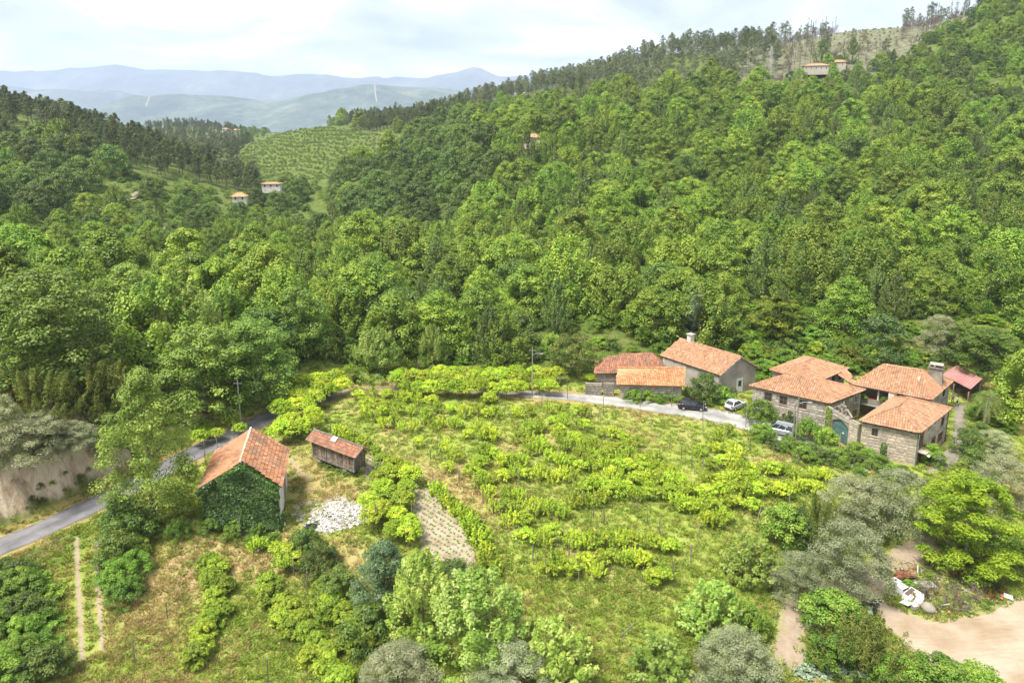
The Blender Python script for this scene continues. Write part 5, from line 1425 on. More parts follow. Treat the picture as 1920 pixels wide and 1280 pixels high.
def barn():
    ze = 4.4
    A, B, C, D = V3(-33.3, 66.6, ze), V3(-24.6, 67.0, ze), V3(-26.6, 75.9, ze), V3(-35.2, 75.4, ze)
    m1, m2 = (A + B) / 2, (C + D) / 2
    r1 = plane_hit(450, 868, m1, m2); r2 = plane_hit(470.6, 802.5, m1, m2)
    t = empty('barn', (*((A + C) / 2)[:2], -.3), 0, 'old barn with mossy red tile roof and gable completely covered in ivy', 'barn')
    W = [(-32.9, 67.1), (-25.1, 67.45), (-27.0, 75.5), (-34.8, 75.0)]
    wall_body(t, W, -1.6, ze - .3, 'whitewash', ((0, 2), r1[2] - .45))
    roof(t, [(B, C, r2, r1), (D, A, r1, r2)], [(r1, r2)], 'tiles_red', sag=.0, w=.27, caps='pale_lichen')
    a, b = np.array(W[0]), np.array(W[1])
    f = lambda p, z: (p[0], p[1] - .03, z)
    ivy_sheet(t, [f((a + b) / 2, 2.0), f(a - (b - a) * .02, -1.0), f(b, -1.0), f(b, ze - .15), f((a + b) / 2, r1[2] - .12), f(a - (b - a) * .02, ze - .15), f(a - (b - a) * .02, -1.0)], 16000, .27, thick=.45)
    # ivy creeping over the verge
    ivy_sheet(t, [A + V3(0, -.05, .05), r1 + V3(0, -.05, .12), r1 + V3(.0, .45, .1), A + V3(-.05, .5, .05)], 900, .24, thick=.12)
    ivy_sheet(t, [r1 + V3(0, -.05, .1), B + V3(0, -.05, .05), B + V3(-.05, .3, .05), r1 + V3(0, .25, .08)], 700, .24, thick=.12)
    ivy_sheet(t, [r1 + V3(-.3, .12, -.75), B + V3(-.4, .12, -.55), B + V3(-.2, .0, .0), r1 + V3(0, .0, .0)], 1500, .26, thick=.35)
    ivy_sheet(t, [A + V3(.4, .12, -.55), r1 + V3(.3, .12, -.75), r1 + V3(0, 0, 0), A + V3(.2, 0, 0)], 1500, .26, thick=.35)
    for (x0, z0, x1, z1) in ((-33.6, 3.9, -31.6, 5.4), (-26.2, 4.5, -24.7, 3.6), (-30.2, 6.2, -28.2, 7.0), (-33.5, .5, -33.1, 3.8), (-25.2, -.5, -24.75, 1.6)):
        ivy_sheet(t, [(x0, 66.85, z0 - .35), (x1, 66.95, z1 - .35), (x1, 66.75, z1 + .3), (x0, 66.65, z0 + .3)], 420, .26, thick=.5)
    MB().box((-25.3, 68.0, 2.0), (.35, .5, 4.6), .02).build('corner_post', 'whitewash', t)
    p = np.array(W[1]) * .35 + np.array(W[2]) * .65; MB().box((p[0] + .03, p[1], 1.4), (1.6, .06, 2.6), math.atan2(*(np.array(W[2]) - np.array(W[1]))[::-1])).build('door', 'old_wood', t)
    rebase(t)
barn()
def granary():
    c0 = np.array([-25.5, 82.0]); c1 = np.array([-18.1, 77.1]); d = (c1 - c0) / np.linalg.norm(c1 - c0); n = np.array([-d[1], d[0]]); ang = math.atan2(d[1], d[0])
    L = np.linalg.norm(c1 - c0); c = (c0 + c1) / 2; zg = float(gz(*c))
    t = empty('granary', (c[0], c[1], zg), ang, 'weathered plank granary on stone feet with patched tile roof', 'granary')
    zf, ze, zr = 1.05, 3.15, 3.95; hl, hw = L / 2 - .75, .85
    A, B, C, D = V3(-L / 2, -1.3, ze), V3(L / 2 - .0, -1.3, ze - .05), V3(L / 2 + .1, 1.3, ze), V3(-L / 2, 1.3, ze)
    r1, r2 = V3(-L / 2 + .05, .1, zr), V3(L / 2, .1, zr - .05)
    MB().box((0, 0, (zf + ze) / 2), (2 * hl - .06, 2 * hw - .06, ze - zf)).build('wall', 'dark_interior', t)
    rf = roof(t, [(A, B, r2, r1), (C, D, r1, r2)], [(r1, r2)], 'tiles_old', w=.26, caps='granite_dark')
    MB().slab([V3(-.7, -.55, zr - .30), V3(.15, -.55, zr - .30), V3(.15, -.05, zr + .07), V3(-.7, -.05, zr + .07)], .03).build('roof_patch', 'white_paint', rf).location.z += .16
    for x in (-L / 2 + .02, L / 2): MB().tube([(x, -1.32, ze + .02), (x, .1, zr + .1), (x, 1.32, ze + .02)], .08, 5).build('verge_board', 'post_wood', t)
    k = 34
    for i in range(k):
        x = -hl + (i + .5) * 2 * hl / k
        for s in (-1, 1):
            lean = 1.0
            o = MB().box((x + rng.normal() * .006, s * (hw + .0), (zf + ze) / 2), (2 * hl / k - .022, .035 + rng.random() * .02, ze - zf - .02 + rng.random() * .05)).build('plank', 'old_wood', t)
    for i in range(9):
        y = -hw + (i + .5) * 2 * hw / 9
        for s in (-1, 1): MB().box((s * (hl + .0), y, (zf + ze + .2) / 2), (.04, 2 * hw / 9 - .022, ze - zf + .2)).build('plank', 'old_wood', t)
    for s in (-1, 1):
        for x in (-hl, -hl * .33, hl * .33, hl): MB().box((x, s * (hw + .06), (zf + ze) / 2), (.14, .1, ze - zf)).build('post', 'post_wood', t)
        MB().box((0, s * (hw + .06), zf - .02), (2 * hl + .3, .22, .2)).build('beam', 'post_wood', t)
    for i, z in enumerate((zf + .15, zf + .55)): MB().box((hl + .07, 0, z), (.09, 2 * hw, .12)).build('rail', 'post_wood', t)
    for x in (-hl * .72, hl * .55):
        for s in (-.62, .62):
            MB().tube([(x, s, -.3), (x, s, .62)], [.26, .2], 8).build('stone_foot', 'granite', t)
        MB().tube([(x, -.95, .76), (x, .95, .76)], [.34, .34], 9).build('cap_stone', 'granite', t)
    w_ = Matrix.Rotation(ang, 3, 'Z')
    # ivy growing under it
    for i, s in enumerate((-2.2, -.6, 1.0, 2.4)):
        p = Vector((c[0], c[1], 0)) + w_ @ Vector((s, -.4, 0))
        plant('dark_bush', p.x, p.y, .52, 'ivy_bush', 'dark ivy clump under the wooden granary, %s' % ('leftmost', 'second from the left', 'third from the left', 'rightmost')[i], 'bush', 'ivy clumps under the granary', sz=.36)
granary()
# ------------------------------------------------------------------ houses far up the hills
def far_house(u, v, d, w_, dp, h, rz, wall_m, roof_m, label, rh=1.6, name='far_house', win=3, storeys=1):
    p = at_y(u, v, d); z = p[2] + (1.3 if d == 318 else 0)
    t = empty(name, (p[0], p[1], z), rz, label, 'house')
    MB().box((0, 0, h / 2 - 1.2), (w_, dp, h + 2.4)).build('wall', wall_m, t)
    e = .5; A, B, C, D = V3(-w_ / 2 - e, -dp / 2 - e, h), V3(w_ / 2 + e, -dp / 2 - e, h), V3(w_ / 2 + e, dp / 2 + e, h), V3(-w_ / 2 - e, dp / 2 + e, h)
    k = min(dp * .5, w_ * .32); r1, r2 = V3(-w_ / 2 + k, 0, h + rh), V3(w_ / 2 - k, 0, h + rh)
    rb = MB()
    for f in ((A, B, r2, r1), (B, C, r2), (C, D, r1, r2), (D, A, r1)): rb.slab(f, .2)
    r = rb.build('roof', roof_m, t); cb = MB()
    for a, b in ((A, r1), (B, r2), (r1, r2)): cb.tube([a + V3(0, 0, .1), b + V3(0, 0, .1)], .16, 5)
    cb.build('ridge_cap', roof_m, r)
    for st in range(storeys):
        for i in range(win):
            x = -w_ / 2 + w_ * (i + .5) / win; zz = h * (st + .55) / storeys
            wo = MB().box((x, -dp / 2 - .03, zz), (.95, .08, 1.25)).build('window', 'white_paint', t); MB().box((x, -dp / 2 - .08, zz), (.7, .03, 1.0)).build('pane', 'window_glass', wo)
    return t
far_house(1528, 134, 456, 15, 8, 3.2, -.25, 'cream_wall', 'tiles_salmon', 'pale hilltop house with red hipped roof high on the right hill', win=5, storeys=1)
far_house(1572, 126, 470, 8, 6, 3, -.3, 'cream_wall', 'tiles_salmon', 'small tiled annex just right of the pale hilltop house', win=2)
far_house(998, 274, 318, 7.6, 6, 2.6, -.15, 'granite_pale_block', 'tiles_salmon', 'small stone hut with red roof in the trees on the hillside', win=2)
far_house(510, 352, 330, 8.5, 4, 2.0, .1, 'whitewash', 'tiles_salmon', 'long white house with flat red roof low in the valley', rh=.7, win=3)
far_house(450, 375, 312, 6, 5, 1.8, .2, 'whitewash', 'tiles_orange', 'small orange roofed house below the white valley house', win=2)
far_house(424, 247, 1080, 9, 7, 4, .1, 'whitewash', 'tiles_salmon', 'tiny white house on the distant knoll', win=2)
far_house(442, 249, 1085, 14, 7, 4, .1, 'cream_wall', 'tiles_orange', 'tiny cream building right of the distant white house', win=3)
far_house(1362, 89, 610, 8, 6, 3, .1, 'whitewash', 'tiles_salmon', 'tiny white house among trees on the right ridge', win=2)
# ------------------------------------------------------------------ vineyard
kinds('vine', 5, H=2.0, Rm=1.25, base=.75, prof=pr_dome, n_cl=30, per=34, rc=.36, leaf=.20, style='plume', leafmat='leaf_vine', aspect=.75, fill=.4, upb=.8, r0=.055, n_limb=6)
kinds('vine', 4, H=2.0, Rm=1.3, base=.85, prof=pr_dome, n_cl=30, per=34, rc=.40, leaf=.20, style='ball', leafmat='leaf_vine', aspect=.75, fill=.4, upb=.6, r0=.055, n_limb=6)
kinds('vine_low', 3, H=1.25, Rm=1.0, base=.2, prof=pr_dome, n_cl=26, per=34, rc=.36, leaf=.24, style='plume', leafmat='leaf_vine', aspect=.75, fill=.45, upb=.8, r0=.04)
kinds('vine_big', 4, H=2.1, Rm=1.35, base=.25, prof=pr_dome, n_cl=60, per=64, rc=.42, leaf=.18, style='ball', leafmat='leaf_vine_dark', aspect=.85, fill=.5, upb=.7, r0=.06)
kinds('vine_high', 4, H=3.0, Rm=1.55, base=1.55, prof=pr_dome, n_cl=50, per=50, rc=.48, leaf=.20, style='ball', leafmat='leaf_vine', aspect=.75, fill=.45, upb=.8, r0=.06)
kinds('hedge_bush', 3, H=1.7, Rm=1.25, base=.05, prof=pr_dome, n_cl=56, per=80, rc=.4, leaf=.13, style='ball', leafmat='leaf_bracken', r0=.04)
ORD = ['leftmost', 'second from left', 'third from left', 'fourth from left', 'fifth from left', 'sixth from left', 'seventh from left', 'eighth from left', 'ninth from left', 'tenth from left', 'eleventh from left', 'twelfth from left']
def give_labels(items, look, cat, tierf, marks, grp):
    """items = (object, u, v): a label from what stands nearest, told apart along the row where several share a spot"""
    cells = {}
    for it in items: cells.setdefault(tierf(it[1], it[2]) + ' ' + min(marks, key=lambda m: math.hypot(m[0] - it[1], (m[1] - it[2]) * 1.4))[2], []).append(it)
    for wh, L_ in cells.items():
        rows = 1 + (len(L_) - 1) // 9; byv = sorted(L_, key=lambda q: q[2]); per = -(-len(L_) // rows)
        for r in range(rows):
            row = sorted(byv[r * per:(r + 1) * per], key=lambda q: q[1])
            for i, (o, u, v) in enumerate(row):
                pre = '' if len(L_) == 1 else (ORD[min(i, 11)] if len(row) > 2 else ('left one', 'right one')[min(i, 1)]) + (', ' if rows == 1 else ', %s row, ' % (('back', 'front') if rows == 2 else ('back', 'second', 'third', 'fourth', 'fifth'))[min(r, 4)])
                tag(o, (pre + look + wh), cat, grp)
VMARKS = [(600, 770, 'near the old road bend'), (640, 830, 'by the wooden granary'), (690, 760, 'at the back left corner'), (760, 850, 'at the tilled plot top'), (830, 790, 'right of the granary'), (900, 880, 'in the dry grass'), (930, 760, 'below the lane start'), (1040, 780, 'below the lamp post'),
          (1130, 800, 'below the stone garden wall'), (1200, 850, 'below the orange roofed shed'), (1290, 830, 'below the black car'), (1370, 830, 'below the pale hatchback'), (1450, 860, 'below the silver van'), (1530, 890, 'below the green gate'), (1000, 870, 'left of the thick rows'), (1100, 870, 'in the thick rows'),
          (1250, 910, 'at the thick rows end'), (1400, 920, 'near the right olives'), (980, 960, 'right of the tilled plot'), (1100, 940, 'under the thick rows'), (1330, 960, 'in the front gap'), (1050, 1040, 'in the front left corner'), (1160, 1010, 'in the front double row'), (1240, 1060, 'at the front right'), (1160, 1190, 'alone in the meadow'),
          (880, 1000, 'along the tilled plot'), (400, 1090, 'below the ivy gable'), (560, 1130, 'below the white rubble'), (650, 1150, 'beside the dark cypress'), (730, 930, 'beside the white rubble'), (300, 1180, 'by the twin wheel tracks'), (560, 740, 'beside the road bend'), (850, 700, 'behind the meadow'), (1000, 690, 'by the lamp post'), (1200, 715, 'over the lane')]
def vt(u, v): return ''
def canopy_place(u, v, h):
    z = 0.0
    for _ in range(4):
        p = at_z(u, v, z + h); z = float(gz(p[0], p[1]))
    return p[0], p[1]
def vine_rows(kind, pix, h, s, name, look, grp, jitter=.12, var=.25):
    items = []
    for u, v in pix:
        x, y = canopy_place(u, v, h * s); x += rng.normal() * jitter; y += rng.normal() * jitter
        q = s * (1 - var / 2 + var * rng.random())
        items.append((plant(kind, x, y, q, name, None, 'vine', None), u, v))
    give_labels(items, look, 'vine', vt, VMARKS, grp); return items
VP = [(674, 737), (699, 729), (724, 733), (749, 737), (762, 741), (785, 743), (810, 747), (687, 750), (707, 752), (730, 752), (747, 762), (772, 764), (799, 768), (820, 760), (682, 768), (699, 777), (716, 764), (720, 789), (741, 783), (755, 793), (776, 793),
      (795, 781), (816, 793), (832, 785), (845, 760), (870, 768), (899, 762), (916, 743), (853, 789), (878, 806), (895, 793), (912, 806), (785, 822), (835, 831), (853, 847), (885, 870), (901, 860), (912, 841), (905, 889), (921, 743), (911, 768), (927, 770), (970, 768), (995, 766),
      (1031, 762), (1052, 764), (1081, 764), (1096, 768), (1014, 792), (1035, 783), (1056, 783), (1081, 790), (1096, 792), (989, 800), (1010, 797), (1048, 802), (1128, 802), (1149, 809), (1170, 815), (970, 817), (993, 819), (1018, 821), (1048, 813), (1077, 815), (1195, 823), (1172, 830),
      (989, 838), (1010, 836), (1027, 834), (1060, 832), (1090, 828), (1115, 830), (1145, 834), (1031, 849), (1052, 855), (1069, 859), (1086, 849), (1111, 847), (1136, 847), (1162, 851), (1178, 842), (938, 859), (955, 857), (976, 859), (1090, 868), (1111, 868), (1132, 866), (1157, 868), (1181, 866), (1204, 857), (1229, 872), (1229, 855),
      (942, 885), (970, 880), (989, 882), (1014, 882), (1035, 887), (1056, 885), (1075, 887), (1119, 889), (1143, 887), (1166, 889), (1191, 887), (1212, 889), (1238, 891), (1259, 882), (1263, 895), (1086, 906), (1107, 904), (1132, 904), (1153, 906), (1174, 904), (1216, 906), (1145, 916), (1166, 916), (1191, 920), (1212, 918), (1238, 918), (1263, 914), (1286, 910),
      (921, 889), (906, 838), (925, 842), (913, 809), (927, 813), (917, 916), (951, 916), (974, 922), (927, 941), (948, 944), (967, 944), (989, 944), (1010, 946), (1035, 948), (1052, 952), (1077, 933), (1100, 929), (1124, 929), (959, 969), (984, 967), (1288, 939),
      (1346, 812), (1365, 803), (1310, 841), (1343, 833), (1365, 833), (1377, 843), (1335, 862), (1356, 858), (1373, 858), (1375, 873), (1394, 871), (1409, 871), (1436, 873), (1453, 873), (1468, 873), (1495, 881), (1525, 881), (1542, 885), (1327, 894), (1348, 892), (1367, 894), (1398, 890), (1419, 892), (1213, 873), (1253, 892), (1274, 888), (1280, 898), (1305, 907),
      (1318, 917), (1348, 917), (1377, 915), (1398, 911), (1417, 913), (1438, 911), (1462, 911), (1478, 911), (1500, 904), (1521, 907), (1535, 911), (1272, 936), (1295, 940), (1318, 940), (1343, 938), (1369, 936), (1390, 934), (1412, 943), (1318, 968), (1339, 968), (1356, 961),
      (988, 997), (1020, 1001), (1034, 993), (1077, 1005), (1098, 1005), (1115, 1003), (1140, 1005), (1165, 1003), (1190, 1003), (1216, 1007), (1237, 1012), (1254, 1018), (1131, 1035), (1152, 1037), (1174, 1039), (1193, 1039), (1209, 1041), (1022, 1058), (1043, 1045), (1068, 1056), (1098, 1041), (1115, 1062), (1224, 1075), (1245, 1077), (880, 877), (842, 868), (897, 900)]
vine_rows('vine', VP, 1.45, .88, 'grape_vine', 'yellow green grape vine', 'grape vines in the meadow')
vine_rows('vine_low', [(819, 913), (830, 926), (842, 938), (857, 950), (872, 959), (881, 973), (889, 987), (897, 998), (905, 1008), (911, 1026), (918, 1046), (930, 1060), (637, 804), (650, 811), (662, 818), (677, 826), (691, 833), (706, 841)], .8, 1.0, 'low_grape_vine', 'low grape vine', 'low vines along the tilled plot')
vine_rows('vine_high', [(720, 858), (739, 864), (757, 868), (768, 882), (728, 880), (690, 930), (715, 908), (737, 915), (757, 930), (720, 943), (745, 955), (765, 968), (702, 960), (735, 982), (768, 990), (758, 905), (708, 890)], 2.4, .85, 'pergola_vine', 'bright pergola vine', 'pergola vines beside the rubble')
vine_rows('vine_high', [(535, 735), (560, 725), (572, 752), (545, 765), (562, 790), (586, 785), (540, 798), (585, 765), (590, 740), (548, 705), (570, 700), (592, 700), (612, 703), (632, 698), (655, 690), (605, 718), (640, 715), (575, 715), (528, 760), (534, 782), (552, 752), (600, 728), (596, 715), (530, 800), (618, 722), (556, 738), (548, 782), (575, 738)], 2.3, 1.05, 'trellis_vine', 'tall trellis vine', 'trellis vines at the road bend')
vine_rows('vine_high', [(752 + 24 * i, 691 + 2 * (i % 3)) for i in range(10)] + [(745 + 24 * i, 703 + 2 * (i % 2)) for i in range(11)] + [(760 + 24 * i, 717 + 2 * (i % 3)) for i in range(10)] + [(1004, 690), (1024, 700), (1044, 694), (1010, 712), (1032, 716)], 2.4, 1.0, 'pergola_vine', 'bright back pergola vine', 'pergola vines behind the meadow')
vine_rows('vine_high', [(1106, 702), (1128, 706), (1172, 706), (1215, 714), (1245, 714), (1262, 716)], 2.6, .62, 'lane_vine', 'hanging lane vine', 'vines trained over the lane')
vine_rows('vine_high', [(385, 800), (405, 805), (430, 785), (448, 795), (372, 815)], 2.3, .75, 'roadside_vine', 'roadside trellis vine', 'vines on the roadside trellis')
def c6(L_): return [(200 + x / 3.69, 980 + y / 3.69) for x, y in L_]
vine_rows('vine_big', c6([(700, 270), (760, 310), (720, 380), (800, 410), (740, 480), (700, 560), (780, 570), (730, 650), (680, 720), (650, 850), (600, 900)]), 1.15, .82, 'bushy_vine', 'leafy bush vine in the left row', 'bushy vines of the lower terrace')
vine_rows('vine_big', c6([(1120, 400), (1130, 480), (1190, 540), (1260, 590), (1320, 640), (1270, 720), (1380, 740), (1450, 800), (1500, 860), (1420, 890), (1540, 950), (1580, 1030), (1620, 1060), (1200, 640)]), 1.15, .86, 'bushy_vine', 'leafy bush vine in the middle row', 'bushy vines of the lower terrace')
vine_rows('vine_big', c6([(1480, 420), (1500, 480), (1560, 540), (1540, 610), (1640, 610), (1700, 680), (1760, 740), (1700, 790), (1820, 790)]), 1.15, .86, 'bushy_vine', 'leafy bush vine in the right row', 'bushy vines of the lower terrace')
vine_rows('vine', c6([(1180, 165), (1240, 180), (1290, 230), (1020, 120), (1230, 250)]), 1.45, .95, 'grape_vine', 'yellow green grape vine', 'grape vines of the lower terrace')
# posts
def post_mesh(h, r):
    b = MB(); b.tube([(0, 0, -.3), (0, 0, h * .5), (0, 0, h)], [r, r * .95, r * .85], 7); m = b.mesh('vine_post'); m.materials.append(MATS['post_wood']); return m
POSTM = [post_mesh(1.9, .055), post_mesh(2.1, .06), post_mesh(1.7, .05)]
def posts(pix, s, lean, name, look, grp, marks=VMARKS):
    items = []
    for u, v in pix:
        p = gp(u, v); o = link(name, POSTM[int(rng.integers(3))], None, None, (p[0], p[1], p[2]))
        o.rotation_euler = (rng.normal() * lean, rng.normal() * lean, rng.random() * 6); o.scale = (1, 1, s * (.9 + .2 * rng.random())); items.append((o, u, v))
    give_labels(items, look, 'post', vt, marks, grp)
posts([(598, 807), (620, 812), (747, 831), (777, 847), (808, 865), (819, 850), (829, 865), (841, 883), (861, 901), (890, 918), (783, 914), (662, 827), (667, 829), (673, 758), (874, 787), (936, 764), (946, 777), (959, 791), (971, 809), (1015, 764), (1109, 781), (1121, 790), (1220, 804), (1237, 825), (1255, 842), (1277, 859), (1297, 876),
       (989, 931), (1003, 968), (925, 963), (973, 914), (906, 941), (946, 971), (1194, 961), (1113, 972), (1093, 954), (1214, 984), (1076, 929), (1133, 984), (1317, 885), (1318, 816), (1362, 824), (1405, 845), (1450, 856), (1495, 873), (1480, 955), (1509, 949), (1310, 1008), (1237, 999), (1263, 1033), (813, 921), (860, 906), (890, 923),
       (1005, 972), (972, 1016), (1042, 1025), (999, 1052), (1020, 1088), (1085, 1092), (1067, 1046), (1203, 1092), (1262, 1090), (1311, 1010), (1295, 1055)], 1.0, .05, 'vine_post', 'thin grey wooden vine post', 'vine posts in the meadow')
posts([(1419, 978), (1162, 1193)], 1.0, .3, 'vine_post', 'leaning grey vine post', 'leaning vine posts')
posts([(314, 1160), (253, 1242), (373, 1075), (503, 1279), (451, 1010), (551, 1080), (363, 1251), (577, 1105), (535, 1068)], 1.05, .03, 'terrace_post', 'dark post on the lower terrace', 'posts on the lower terrace')
posts([(603, 740), (628, 735), (660, 727), (655, 730), (535, 775), (566, 800), (572, 770), (588, 758), (736, 738), (783, 716), (864, 735), (872, 737), (935, 742), (970, 745), (1049, 735), (1064, 748), (1131, 776), (1134, 742), (1200, 765), (1259, 762), (1317, 787), (1398, 802), (385, 870), (412, 858), (440, 835), (710, 1000), (772, 985)], 1.75, .03, 'trellis_post', 'tall trellis post', 'tall trellis posts')

